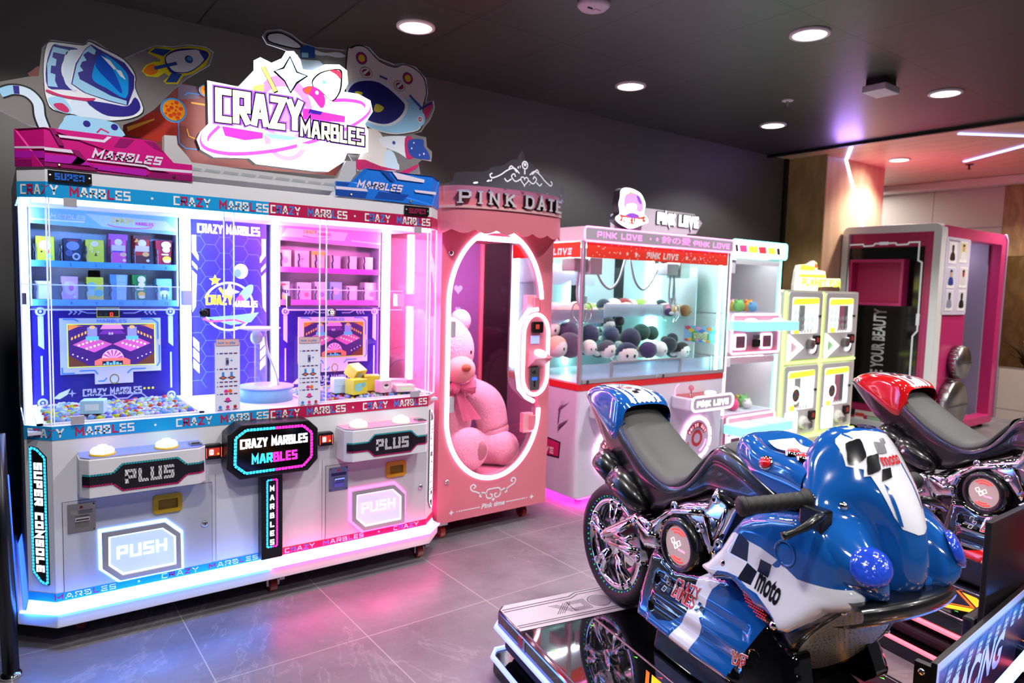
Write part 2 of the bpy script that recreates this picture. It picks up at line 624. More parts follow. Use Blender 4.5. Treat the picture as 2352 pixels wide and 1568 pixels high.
mb_wall = bump(mat('charcoal wall paint', '454445', .55), 60, .08, .002)
structure('wall_back', MB().box(-6, 7.15, 4.53, 4.70, 0, 2.96, mb_wall))
structure('baseboard_back', MB().box(-6, 7.15, 4.51, 4.53, 0, .09, mat('dark skirting', '141414', .5)))
structure('trim_2', MB().box(7.09, 7.149, 4.50, 4.53, 0, 2.96, mat('black metal trim')))
structure('wall_left', MB().box(-6.1, -6, -9, 4.7, 0, 2.96, mb_wall))

def wood(name, c0, c1, rough=.45, sc=1.):
    m = mat(name, 'b08a58', rough)
    n, l, b = nodes(m)
    tc = n.new('ShaderNodeTexCoord').outputs['Object']
    mp = n.new('ShaderNodeMapping')
    mp.inputs['Scale'].default_value = (2.2*sc, 2.2*sc, .8*sc)
    l.new(tc, mp.inputs['Vector'])
    t = n.new('ShaderNodeTexWave')
    t.inputs['Scale'].default_value = 1.6
    t.inputs['Distortion'].default_value = 9
    t.inputs['Detail'].default_value = 4
    t.inputs['Detail Scale'].default_value = 1.2
    l.new(mp.outputs[0], t.inputs['Vector'])
    col = ramp(n, l, t.outputs['Fac'], [(0, c0), (1, c1)])
    l.new(col, b.inputs['Base Color'])
    return m
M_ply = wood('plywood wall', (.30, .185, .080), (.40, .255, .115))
M_plyc_lit = wood('plywood ceiling', (.60, .38, .28), (.68, .45, .34), .35, .5)  # pink light on the ceiling is put into the wood colour
M_plyf_lit = wood('plywood column face', (.55, .36, .24), (.62, .42, .29), .38, .6)  # lighter copy of the plywood, the front's light is put into the colour
# plywood column standing out of the back wall (its side and its lit front)
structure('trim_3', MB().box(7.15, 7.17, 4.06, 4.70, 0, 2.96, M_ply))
structure('wall_column', MB().box(7.17, 8.42, 4.06, 4.70, 0, 2.96, M_plyf_lit))
structure('ceiling_wood', MB().box(6.80, 10.1, -9, 4.7, 2.96, 3.06, M_plyc_lit))

# far side of the mall corridor: pale panels, bulkhead, wood band and a shop window
M_pale = mat('pale wall panel', 'b5aba3', .5)
n, l, b = nodes(M_pale)
tc = n.new('ShaderNodeTexCoord').outputs['Object']
ln = maxm(n, l, grid_mask(n, l, tc, 2, 2.36, 1.12, .006), grid_mask(n, l, tc, 1, 4.15, .9, .006))
l.new(mixc(n, l, ln, (.45, .41, .38), (.22, .20, .19)), b.inputs['Base Color'])
structure('wall_right', MB().box(9.98, 10.1, 3.34, 8.0, 0, 2.96, M_pale))
structure('wall_far', MB().box(8.42, 10.1, 8.0, 8.1, 0, 3.0, M_pale))
structure('trim_4', MB().box(9.80, 9.98, -3, 8.0, 2.86, 2.955, mat('bulkhead white', 'd8d2cf', .5)))
structure('baseboard_right', MB().box(9.95, 9.98, 3.34, 8.0, 0, .05, mat('grey skirting', '5c5856', .5)))
structure('wall_right_lower', MB().box(9.98, 10.1, -3, 3.34, 0, .62, M_pale))
structure('trim_5', MB().box(9.96, 10.1, -3, 3.34, 2.0, 2.9, wood('oak band', (.22, .13, .06), (.34, .21, .10), .5, 2)))
sh = MB()
sh.box(9.99, 10.03, 3.30, 3.34, .62, 2.0, mat('shop frame', '6e6963', .4))
sh.box(9.99, 10.03, -3, 3.30, .60, .64, mat('shop frame'))
structure('window_frame_1', sh)
structure('window_1', MB().box(10.0, 10.012, -3, 3.30, .64, 2.0, M_glass))
structure('wall_shop_back', MB().box(11.6, 11.7, -3, 6, 0, 3, wood('shop back wood', (.20, .12, .05), (.30, .19, .09), .5, 1.4)))
structure('ceiling_shop', MB().box(10.1, 11.7, -3, 6, 2.96, 3.0, M_pale))
structure('floor_shop', MB().box(10.1, 11.7, -3, 6, .0, .02, mat('shop floor', '5a4a3a', .5)))
lamp('shop_lamp', 'POINT', (10.8, 2.6, 2.5), 60, (1, .82, .6), shadow_soft_size=.2)
lamp('corridor_lamp', 'AREA', (9.2, 5.6, 2.9), 110, (1, .93, .86), (9.2, 5.6, 0), size=1.5)

# plant behind the shop window
t = Thing('potted_plant', 'dark leafy potted plant behind the shop window , dark pot', 'plant', (10.55, 3.05, .02))
pb = MB().lathe([(0, 0), (.12, 0), (.16, .3), (.15, .3), (.13, .28), (0, .28)], (10.55, 3.05, .02), (0, 0, 1), mat('dark pot', '1c1a18', .5), 16)
t.part('pot', pb)
fol = MB()
for i in range(46):
    a, e, L = random.uniform(0, 2*pi), random.uniform(.2, 1.4), random.uniform(.35, .62)
    d = Vector((cos(a)*cos(e), sin(a)*cos(e), sin(e)))
    p0 = Vector((10.55, 3.05, .30+random.uniform(0, .35)))
    q = d.cross(Vector((0, 0, 1))).normalized()*.035
    mid = p0+d*L*.55+Vector((0, 0, .03))
    fol.add([p0, mid-q, p0+d*L-Vector((0, 0, .06)), mid+q], [(0, 1, 2, 3)], mat('plant leaf', '22361c', .5))
t.part('foliage', fol)
sg = MB().ball((10.20, 2.62, .86), (.05, .05, .06), mat('flower red', 'b01c28', .5)).tube([(10.20, 2.62, .62), (10.20, 2.62, .86)], .01, mat('plant leaf'))
sg.cyl((10.20, 2.62, .02), (0, 0, 1), .07, .61, mat('green pot', '2f5a36', .5))
solo('flower_vase', sg, 'red flower in a green vase behind the shop window', 'vase', (10.20, 2.62, .02))

# ---------------------------------------------------------------- ceiling fittings
M_lens = glow('downlight lens', 'fff6ea', 9)
M_rim = mat('downlight rim', 'd9d0d6', .4)
NM = {(2.0, 3.70): 'round ceiling downlight above the pink bear cabinet', (3.78, 3.70): 'round ceiling downlight above the red and white claw machine sign',
      (5.585, 3.70): 'round ceiling downlight in front of the dark wall corner beside the plywood column', (3.78, 2.30): 'large round ceiling downlight between the smoke detector and the white ribbed box',
      (5.585, 2.30): 'round ceiling downlight on the black ceiling above the magenta photo booth side', (7.95, 3.69): 'round downlight recessed in the plywood ceiling by the lit column'}
for (x, y), lb in NM.items():
    t = Thing('ceiling_downlight', lb, 'ceiling light', (x, y, 2.96), group='recessed ceiling downlights')
    t.part('lens', MB().lathe([(0, 0), (.093, 0)], (x, y, 2.951), (0, 0, -1), M_lens, 28), label='glowing white lens')
    t.part('rim', MB().lathe([(.112, .0), (.112, .012), (.094, .016), (.090, .006)], (x, y, 2.962), (0, 0, -1), M_rim, 28))
for (x, y), lb in (((4.952, 3.165), 'small white ceiling sprinkler between the downlights'), ((8.75, 3.3), 'dark sprinkler on the plywood ceiling between the light strips')):
    t = Thing('fire_sprinkler', lb, 'sprinkler', (x, y, 2.96))
    mm = mat('sprinkler white', 'd4cdd6', .4) if x < 6 else mat('sprinkler dark', '3a2230', .4)
    t.part('plate', MB().lathe([(0, .0), (.045, 0), (.04, .008), (.012, .012)], (x, y, 2.96), (0, 0, -1), mm, 18))
    t.part('nozzle', MB().cyl((x, y, 2.955), (0, 0, -1), .009, .05, mm, 8).cyl((x, y, 2.91), (0, 0, -1), .02, .004, mm, 10))
t = Thing('smoke_detector', 'round pale smoke detector on the dark ceiling at the top edge', 'smoke detector', (2.545, 2.781, 2.96))
t.part('base', MB().lathe([(0, 0), (.085, 0), (.085, .02), (.07, .035), (0, .038)], (2.545, 2.781, 2.96), (0, 0, -1), mat('detector plastic', 'c9bcd0', .4), 24))
t.part('vent', MB().box(2.50, 2.53, 2.77, 2.78, 2.918, 2.924, M_black).box(2.545, 2.58, 2.765, 2.79, 2.918, 2.924, mat('detector plastic')))
t = Thing('ceiling_sensor', 'white ribbed box hanging under the dark ceiling', 'sensor box', (4.95, 2.46, 2.96))
t.part('mount', MB().box(4.87, 5.05, 2.40, 2.52, 2.915, 2.96, M_black))
sb = MB()
for i in range(4):
    sb.box(4.85+i*.052, 4.899+i*.052, 2.375, 2.535, 2.868, 2.915, mat('sensor white', 'cfc8d4', .4))
t.part('body', sb, bevel=.006)

# light strips set in the plywood ceiling and down the column
M_strip = glow('violet light strip', '8fa4ff', 5)
def strip(path, lb, w=.03, n=FZ(2.955)):
    m = MB()
    m.stroke(n, path, w, -.012, .012, M_strip)
    return m
fz = Fr((0, 0, 2.958), (1, 0, 0), (0, -1, 0))
def cs(pts): return [(x, -y) for x, y in pts]
for pts, lb in (([(7.037,2.760),(7.764,2.257)], 'almost level pale blue light strip in the plywood ceiling'),
                ([(8.514,3.262),(7.806,2.269)], 'slanting pale blue light strip in the plywood ceiling')):
    solo('light_strip', MB().stroke(fz, cs(pts), .036, 0, .008, M_strip), lb, 'light strip', (pts[0][0], pts[0][1], 2.95), group='ceiling light strips')
a = [(7.519,2.960),(7.986,2.262)]
p0 = [(6.857,3.649)][0]
m = MB().stroke(FY(4.06), a, .034, 0, .01, glow('column light strip', 'c9c8ff', 7))
m.stroke(fz, cs([(a[0][0], 4.045), p0]), .034, 0, .008, M_strip)
solo('light_strip', m, 'bright bent light strip running down the plywood column face', 'light strip', (a[0][0], 4.04, 2.9), group='ceiling light strips')
lamp('violet_fill', 'AREA', (p0[0]-.1, p0[1], 2.80), 3.5, (.42, .25, 1), (p0[0]-.35, p0[1], 3.0), size=.25)  # added unseen lamp in mid-air for the violet glow on the black ceiling
lamp('column_fill', 'SPOT', (7.95, 3.60, 2.93), 34, (1, .86, .72), (7.85, 4.05, 2.45), spot_size=radians(95), spot_blend=.8, shadow_soft_size=.05)  # added spot without a fitting, for the bright patch on the column
# ================================================================== the big marble prize machine
class Wrap:
    """front face with 45 degree chamfered ends, addressed by unrolled X and Z"""
    def __init__(s, x0, x1, y, c):
        s.x0, s.x1, s.y, s.c = x0, x1, y, c
        s.q = 1/math.sqrt(2)
    def p(s, a, b, d=0.):
        if a < s.x0:
            k = (s.x0-a)*s.q
            return Vector((s.x0-k-d*s.q, s.y+k-d*s.q, b))
        if a > s.x1:
            k = (a-s.x1)*s.q
            return Vector((s.x1+k+d*s.q, s.y+k-d*s.q, b))
        return Vector((a, s.y-d, b))
def cut(poly, xs):
    """split polygon edges at the given x so that it can bend there"""
    o = []
    for i, a in enumerate(poly):
        b = poly[(i+1) % len(poly)]
        o.append(a)
        cr = []
        for x in xs:
            if (a[0]-x)*(b[0]-x) < -1e-9:
                t = (x-a[0])/(b[0]-a[0])
                cr.append((t, (x, a[1]+(b[1]-a[1])*t)))
        o += [q for _, q in sorted(cr)]
    return o
def halfs(poly, x):
    """the polygon clipped left and right of x"""
    def clip(side):
        o = []
        for i, a in enumerate(poly):
            b = poly[(i+1) % len(poly)]
            ia, ib = (a[0]-x)*side >= -1e-9, (b[0]-x)*side >= -1e-9
            if ia:
                o.append(a)
            if ia != ib:
                t = (x-a[0])/(b[0]-a[0])
                o.append((x, a[1]+(b[1]-a[1])*t))
        return o
    return clip(-1), clip(1)
def wflat(mb, fr, poly, d, m):
    """a flat print laid round the chamfers"""
    L, r = halfs(poly, fr.x0)
    mid, R = halfs(r, fr.x1)
    for q in (L, mid, R):
        if len(q) > 2 and abs(area(q)) > 1e-7:
            mb.flat(fr, q, d, m)

CX0, CX1, CY, CC = .160, 1.812, 3.15, .085
CMID = .984
def plan(g=0., yb=4.2, y=CY):
    return [(CX0, y-g), (CX1, y-g), (CX1+CC+g, y+CC), (CX1+CC+g, yb), (CX0-CC-g, yb), (CX0-CC-g, y+CC)]
FC = FY(CY)
WR = Wrap(CX0, CX1, CY, CC)
CH = CC*math.sqrt(2)
UL, UR = CX0-CH, CX1+CH
T = Thing('prize_machine', 'huge white double prize machine with blue and magenta glow and a lit rocket signboard', 'prize machine', (CMID, 3.7, 0))
B_blue, B_pink = mat('band blue', '139ade', .35), mat('band crimson', 'b8164e', .35)
B_wht, B_mag, B_sky = mat('lettering white', 'ecebee', .4), mat('lettering crimson', 'b8164e', .4), mat('lettering blue', '2f7fd6', .4)

# plinth, light strips, casters
pl = MB()
o_, i_ = plan(.038), plan(.020)
pl.ring(FZ(0), o_, i_, .10, .157, M_white)
pl.prism(FZ(0), i_, .10, .135, M_white)
T.part('plinth', pl, bevel=.004)
for nm, xa, xb, col, lb in (('a', UL, CMID, '9fdcff', 'pale blue light strip'), ('b', CMID, UR, 'ffb4e8', 'pink light strip')):
    m = MB()
    mm = glow('plinth strip '+nm, col, 4.0)
    xs = [x for x in (UL, CX0, CMID, CX1, UR) if xa-1e-6 <= x <= xb+1e-6]
    m.grid([[WR.p(x, .140, .018) for x in xs], [WR.p(x, .19, .002) for x in xs]], mm, smooth=False)
    side = CX0-CC-.018 if nm == 'a' else CX1+CC+.018
    sg = 1 if nm == 'a' else -1
    m.grid([[Vector((side, 4.1, .14)), Vector((side, CY+CC, .14))], [Vector((side+.016*sg, 4.1, .19)), Vector((side+.016*sg, CY+CC, .19))]], glow('side strip '+nm, '2f5cff' if nm == 'a' else 'ff4fc0', 3.0), smooth=False)
    T.part('light_strip', m, label=lb)
    T.part('light_tube', MB().tube([WR.p(x, .160, .0405) for x in xs], .0055, glow('plinth tube '+nm, '2a78ff' if nm == 'a' else 'ff2a98', 55), 8), label=lb.replace('strip', 'tube')+' along the plinth lip')
for x, y in ((1.02, 3.225), (1.80, 3.215), (.25, 3.3), (.3, 4.05), (1.7, 4.05)):
    m = MB()
    m.cyl((x-.016, y, .038), (1, 0, 0), .038, .032, M_wheelred, 20)
    m.cyl((x-.018, y, .038), (1, 0, 0), .024, .036, M_steel, 16)
    m.box(x-.03, x-.02, y-.02, y+.045, .03, .10, M_steel).box(x+.02, x+.03, y-.02, y+.045, .03, .10, M_steel).box(x-.035, x+.035, y-.01, y+.07, .094, .10, M_steel)
    m.box(x+.02, x+.045, y-.05, y-.012, .062, .074, M_steel)
    T.part('caster', m)

T.part('lower_body', MB().prism(FZ(0), plan(), .135, .885, M_white))
# printed bands with the machine's name
SEQ = (('CRAZY', [(0.614,2.584),(0.750,2.619)], 0), ('MARBLES', [(0.269,2.495),(0.465,2.545)], 0))
def xs_at(pts): return [p[0] for p in pts]
mA = xs_at([(0.236,0.860),(0.440,0.854),(0.518,0.856),(0.597,0.853)])
mB = xs_at([(0.739,0.863),(0.775,0.864),(0.981,0.865),(0.991,0.867),(1.124,0.863),(1.159,0.863),(1.351,0.860),(1.390,0.859),(1.442,0.860),(1.575,0.861),(1.612,0.863),(1.802,0.863)])
words = [('CRAZY', mA[3]-(mA[3]-([(0.199,0.857)][0][0]-(mB[0]-mA[3]))), [(0.199,0.857)][0][0], 0), ('MARBLES', mA[0], mA[1], 0), ('.', mA[2]-.004, mA[2]+.004, 0),
         ('CRAZY', mA[3], mB[0], 0), ('MARBLES', mB[1], mB[2], 0), ('CRAZY', mB[3], mB[4], 1), ('MARBLES', mB[5], mB[6], 1), ('.', mB[7]-.004, mB[7]+.004, 1),
         ('CRAZY', mB[8], mB[9], 1), ('MARBLES', mB[10], mB[11], 1)]
words[0] = ('CRAZY', words[0][2]-(mB[0]-mA[3]), words[0][2], 0)
def band(name, z0, z1, sh=0., extra=()):
    m = MB()
    wflat(m, WR, rect(UL, CMID, z0, z1), .0015, B_blue)
    wflat(m, WR, rect(CMID, UR, z0, z1), .0015, B_pink)
    h = (z1-z0)*.66
    for t, a, b_, r in list(words)+list(extra):
        a, b_ = a+sh, b_+sh
        if a < UL-.2 or b_ > UR+.06:
            continue
        if t == '.':
            m.flat(WR, ell((a+b_)/2, (z0+z1)/2, .005, .005, 10), .0025, B_wht)
            continue
        hot = B_mag if r == 0 else B_sky
        red = {'CRAZY': (1, 3), 'MARBLES': (0, 4)}[t]
        k = [-1]
        tot = sum(GL[c][0] for c in t)+.16*(len(t)-1)
        m.text(WR, t, a, z0+(z1-z0)*.17, h, B_wht, w=b_-a, th=.2, d=.0025, cols=lambda i, ch: hot if i in red else B_wht)
    return T.part(name, m, label='printed band, blue half and crimson half, white lettering')
band('upper_band', 1.757, 1.815)
band('middle_band', .834, .888)
lowx = xs_at([(0.154,0.213),(0.365,0.204),(0.448,0.207),(0.533,0.213),(0.680,0.202),(0.720,0.214)])+xs_at([(0.720,0.207),(0.933,0.213),(1.056,0.216),(1.200,0.207),(1.241,0.217),(1.453,0.208),(1.536,0.216),(1.619,0.218),(1.765,0.213)])
_w = words
words = [('MARBLES', lowx[0], lowx[1], 0), ('.', lowx[2]-.004, lowx[2]+.004, 0), ('CRAZY', lowx[3], lowx[4], 0), ('MARBLES', lowx[6], lowx[7], 0),
         ('CRAZY', lowx[8], lowx[9], 1), ('MARBLES', lowx[10], lowx[11], 1), ('.', lowx[12]-.004, lowx[12]+.004, 1), ('CRAZY', lowx[13], lowx[14], 1)]
band('lower_band', .193, .226)
m = None

# ---- access doors with flap, coin plate, pull cup and lock
M_flap = glow('lit flap panel', 'b9d3f5', .62, 'c7d6ee')
M_flapp = glow('lit flap panel pink side', 'd8c9f2', .62, 'd8cfee')
def door(dx, halo, panel, letter, lb):
    """dx = shift of the left hand door"""
    d = MB().flat(FC, rect(.186+dx, .738+dx, .224, .587), .0006, mat('seam shadow', '3b3a40', .6))
    d.prism(FC, rect(.188+dx, .736+dx, .226, .585), .0, .003, M_whited)
    D = T.part('access_door', d, label=lb)
    L = lambda p: [(x+dx, z) for x, z in p]
    out = L([(.316, .446), (.546, .447), (.606, .388), (.608, .236), (.379, .235), (.317, .297)])
    inn = L([(.339, .425), (.538, .426), (.588, .379), (.589, .257), (.387, .256), (.338, .306)])
    cx, cz = .462+dx, .341
    big = [(cx+(x-cx)*1.075, cz+(z-cz)*1.10) for x, z in out]
    hm = glow('halo '+halo, halo, 9)
    T.part('halo_light', MB().ring(FC, big, [(cx+(x-cx)*.97, cz+(z-cz)*.97) for x, z in out], .003, .007, hm), D, label='glowing ring behind the prize flap')
    T.part('flap_frame', MB().ring(FC, out, inn, .012, .024, M_grey), D, bevel=.002)
    fl = MB().prism(FC, inn, .008, .014, panel)
    fl.text(FC, 'PUSH', .368+dx, .322, .055, letter, w=.185, th=.21, d=.0155)
    edge = glow('flap edge light '+halo, 'd9f0ff' if dx == 0 else 'ffdcf4', 2.0)
    fl.stroke(FC, [(cx+(x-cx)*.97, cz+(z-cz)*.96) for x, z in inn], .006, .0145, .0155, edge, closed=True)
    T.part('prize_flap', fl, D, label='backlit flap lettered PUSH')
    c = MB().prism(FC, rect(.203+dx, .298+dx, .460, .574), .003, .007, M_steel)
    c.prism(FC, rect(.214+dx, .288+dx, .533, .547), .007, .009, mat('slot plate', '8f8d86', .4) if dx == 0 else mat('slot plate dark', '2a2458', .4))
    c.prism(FC, rect(.228+dx, .277+dx, .506, .522), .007, .018, M_chrome).prism(FC, rect(.231+dx, .274+dx, .510, .515), .0181, .0185, M_black)
    c.prism(FC, rect(.228+dx, .275+dx, .478, .500), .007, .009, mat('return cup', '8d8a80', .3, .6) if dx == 0 else mat('return cup violet', '6d62d8', .3))
    c.cyl((.250+dx, CY-.007, .559), (0, -1, 0), .0055, .003, M_red, 10)
    for x in (.209, .292):
        for z in (.466, .568):
            c.cyl((x+dx, CY-.007, z), (0, -1, 0), .003, .002, M_black, 8)
    T.part('coin_plate', c, D)
    yl = mat('amber pull cup', 'd89a12', .35) if dx else mat('yellow pull cup', 'c99f14', .35)
    yo, yi = rrect(.504+dx, .615+dx, .484, .564, .014), rrect(.523+dx, .598+dx, .501, .543, .004)
    y = MB().ring(FC, yo, yi, .003, .014, yl)
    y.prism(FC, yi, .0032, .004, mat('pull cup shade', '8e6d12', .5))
    T.part('pull_cup', y, D, label='yellow recessed pull cup', bevel=.002)
    k = MB().lathe([(0, .0), (.013, 0), (.013, .006), (.009, .009), (0, .009)], (.706+dx, CY-.003, .407), (0, -1, 0), M_chrome, 18).cyl((.706+dx, CY-.012, .407), (0, -1, 0), .004, .001, M_black, 8)
    T.part('lock', k, D)
door(0, '63a4ff', M_flap, glow('push letters', 'dcecff', .95), 'left white access door with blue glowing flap')
door(1.066, 'ff3fae', M_flapp, glow('push letters pink', 'f6d8f2', .9), 'right white access door with pink glowing flap')
# fine seam lines of the cabinet front
for x in (.752, 1.236):
    T.part('seam_line', MB().flat(FC, rect(x-.0008, x+.0008, .23, .62), .0006, mat('seam shadow')))

# ---- button consoles
M_teal, M_mage = mat('chequer teal', '2fa7b0', .35), mat('chequer magenta', 'b01a5c', .35)
def console(dx, topcol, b1, b2, lb):
    m = MB()
    x0, x1, yf = .238+dx, .690+dx, 3.02
    pp = [(x0, CY), (x0, yf+.035), (x0+.03, yf), (x1-.03, yf), (x1, yf+.035), (x1, CY)]
    m.prism(FZ(0), pp, .622, .772, M_white)
    K = T.part('button_console', m, label=lb, bevel=.003)
    q = [(x0+.004, CY), (x0+.004, yf+.036), (x0+.032, yf+.004), (x1-.032, yf+.004), (x1-.004, yf+.036), (x1-.004, CY)]
    T.part('top_plate', MB().prism(FZ(0), q, .772, .779, topcol, mat('plate edge', 'd6d6ea', .1, .6)), K, bevel=.002)
    W2 = Wrap(x0+.03, x1-.03, yf, .035)
    g = MB()
    a, b_ = x0-.0, x1+.0
    top = [(a, .715), (.345+dx, .715), (.378+dx, .747), (.578+dx, .747), (.612+dx, .715), (b_, .715)]
    bot = [(b_, .667), (.612+dx, .667), (.578+dx, .636), (.378+dx, .636), (.345+dx, .667), (a, .667)]
    pol = top+bot
    wflat(g, W2, pol, .0012, mat('console print black', '120f18', .35))
    for pts, mm in ((top, M_teal), (bot, M_mage)):
        up = -.0045 if pts is top else .0045
        for i in range(len(pts)-1):
            p, r = Vector(pts[i]), Vector(pts[i+1])
            k = max(1, int((r-p).length/.0095))
            for j in range(k):
                u0, u1 = p.lerp(r, j/k), p.lerp(r, (j+.8)/k)
                nn = Vector((-(r-p).y, (r-p).x)).normalized()*(.007)
                if pts is top and nn.y > 0 or pts is bot and nn.y < 0:
                    nn = -nn
                tri = [(u0.x, u0.y), (u1.x, u1.y), (u1.x+nn.x, u1.y+nn.y), (u0.x+nn.x, u0.y+nn.y)]
                wflat(g, W2, tri, .002, mm)
    g.text(FY(yf), 'PLUS', .388+dx, .664, .056, mat('chequer white', 'e9e9ee', .4), w=.175, th=.24, d=.0022)
    for i in range(20):      # the lattice that runs through the white letters
        x = .384+dx+i*.0098
        g.stroke(FY(yf), [(x, .662), (x+.022, .722)], .0016, .0026, .0026, mat('console print black'))
        g.stroke(FY(yf), [(x+.022, .662), (x, .722)], .0016, .0026, .0026, mat('console print black'))
    T.part('console_print', g, K, label='black print with chequered teal and magenta edges, lettered PLUS')
    for (bx, col) in ((.318, b1), (.545, b2)):
        m = MB()
        m.lathe([(.046, 0), (.046, .006), (.04, .008)], (bx+dx, 3.07, .779), (0, 0, 1), mat('button collar', 'd8b23a', .25) if dx == 0 else mat('button collar pale', 'd8d8c8', .25), 24)
        m.lathe([(.04, .006), (.042, .016), (.034, .026), (.018, .030), (.016, .036), (0, .038)], (bx+dx, 3.07, .779), (0, 0, 1), glow('button '+col, col, 1.6), 24)
        T.part('push_button', m, K, label='glowing dome button')
    m = MB().box(.632+dx, .676+dx, 3.045, 3.10, .779, .785, M_steel).box(.638+dx, .670+dx, 3.060, 3.068, .785, .787, M_black)
    T.part('note_slot', m, K)
console(0, mat('console top blue', '6f86e8', .15), 'ffd2e4', 'b4ffe6', 'left console with two glowing buttons')
console(1.066, mat('console top pink', 'd884ac', .15), 'b8ffe9', 'c4fff0', 'right console with two glowing buttons')

# ---- black octagonal badge with stem and card readers
def lights(mb, fr, path, step, w, d, ca, cb, split, closed=True):
    """a border of separate light segments"""
    n_ = len(path)
    for i in range(n_ if closed else n_-1):
        p, r = Vector(path[i]), Vector(path[(i+1) % n_])
        k = max(1, int((r-p).length/step))
        nn = Vector((-(r-p).y, (r-p).x)).normalized()*w/2
        for j in range(k):
            a, b_ = p.lerp(r, (j+.08)/k), p.lerp(r, (j+.92)/k)
            mm = ca if (a.x+b_.x)/2 < split else cb
            if j % 2:
                mb.flat(fr, [tuple(a-nn), tuple(b_-nn), tuple(b_+nn)], d, mm)
                mb.flat(fr, [tuple(a-nn*.6), tuple(b_+nn), tuple(a+nn)], d, mm)
            else:
                mb.flat(fr, [tuple(a-nn), tuple(b_-nn), tuple(a+nn)], d, mm)
                mb.flat(fr, [tuple(b_-nn*.6), tuple(b_+nn), tuple(a+nn)], d, mm)
L_cy, L_mg, L_wh = glow('segment cyan', '38c8ff', 1.5), glow('segment magenta', 'ff2fb4', 1.5), glow('segment white', 'f2f4ff', 1.6)
octo = [(.775, .655), (.828, .605), (1.130, .605), (1.177, .655), (1.177, .797), (1.130, .843), (.832, .848), (.779, .808)]
F5 = FY(3.05)
m = MB().prism(F5, octo, -.10, 0, M_black)
BD = T.part('badge', m, label='black octagonal badge', bevel=.006)
cx, cz = .978, .727
inn = [(cx+(x-cx)*.90, cz+(z-cz)*.86) for x, z in octo]
m = MB().flat(F5, inn, .0012, M_blackg)
T.part('badge_screen', m, BD)
m = MB()
lights(m, F5, [(cx+(x-cx)*.84, cz+(z-cz)*.78) for x, z in octo], .0135, .012, .0024, L_cy, L_mg, cx)
T.part('badge_lights', m, BD, label='cyan and magenta border lights')
m = MB()
m.text(F5, 'CRAZY MARBLES', .830, .738, .046, L_wh, w=.295, th=.26, d=.0024)
m.text(F5, 'MARBLES', .878, .666, .046, L_cy, w=.20, th=.24, d=.0024, cols=lambda i, c: L_cy if i < 3 else L_mg)
T.part('badge_lettering', m, BD, label='lit lettering CRAZY MARBLES MARBLES')
F6 = FY(3.10)
ST = T.part('badge_stem', MB().prism(F6, rect(.934, 1.031, .205, .606), -.05, 0, M_black), label='black upright under the badge', bevel=.004)
m = MB()
lights(m, F6, rect(.960, 1.004, .262, .572), .009, .008, .002, L_cy, L_mg, .982)
for i, ch in enumerate('MARBLES'):
    m.text(F6, ch, .9725, .545-.026-i*.0415, .026, L_wh, w=.019 if ch != 'I' else None, th=.24, d=.002)
T.part('stem_lights', m, ST, label='lit border and the letters MARBLES one above another')
for x in (.703, 1.207):
    m = MB().prism(FY(3.12), rrect(x, x+.074, .692, .758, .012), -.03, 0, M_black)
    RD = T.part('card_reader', m, label='black card reader', bevel=.003)
    m = MB().flat(FY(3.12), rect(x+.014, x+.060, .709, .743), .001, glow('reader screen', 'c03024', .7))
    m.flat(FY(3.12), rrect(x+.018, x+.035, .713, .737, .004), .002, glow('reader card', 'f4e6e2', .9)).flat(FY(3.12), rect(x+.050, x+.058, .712, .720), .002, glow('reader yellow', 'e6c832', .8))
    m.stroke(FY(3.12), ell(x+.0265, .7265, .0045, .0045, 10), .0018, .0025, .0025, glow('reader screen'), closed=True)
    m.flat(FY(3.12), rect(x+.005, x+.008, .70, .745), .001, glow('reader bar', 'ff5a4a', .9)).flat(FY(3.12), rect(x+.066, x+.069, .70, .745), .001, glow('reader bar'))
    T.part('reader_screen', m, RD, label='red reader screen')

# ---- lit chamfer panels, lettered downwards
for sgn in (0, 1):
    e = Vector((1, -1, 0)).normalized() if sgn == 0 else Vector((1, 1, 0)).normalized()
    base = WR.p(UL if sgn == 0 else CX1, 0, 0)
    fr = Fr(base, e, (0, 0, 1))
    o1 = [(.026, .808), (.058, .803), (.096, .768), (.096, .260), (.064, .266), (.026, .312)]
    m = MB().prism(fr, o1, 0, .006, M_black)
    PN = T.part('console_panel', m, label='black corner panel lettered SUPER CONSOLE')
    m = MB()
    lights(m, fr, [(.030, .803), (.056, .798), (.091, .766), (.091, .266), (.066, .271), (.031, .313)], .0125, .010, .007, L_cy if sgn == 0 else L_wh, L_cy if sgn == 0 else L_wh, 9)
    fd = Fr(base+Vector((0, 0, .758)), (0, 0, -1), e)
    m.text(fd, 'SUPER CONSOLE', .012, .0425, .038, L_wh, w=.435, th=.3, d=.007)
    for i in range(60):
        m.stroke(fd, [(.012+i*.0073, .041), (.020+i*.0073, .082)], .0011, .0074, .0074, M_black)
    T.part('panel_lights', m, PN, label='lit lettering and border')

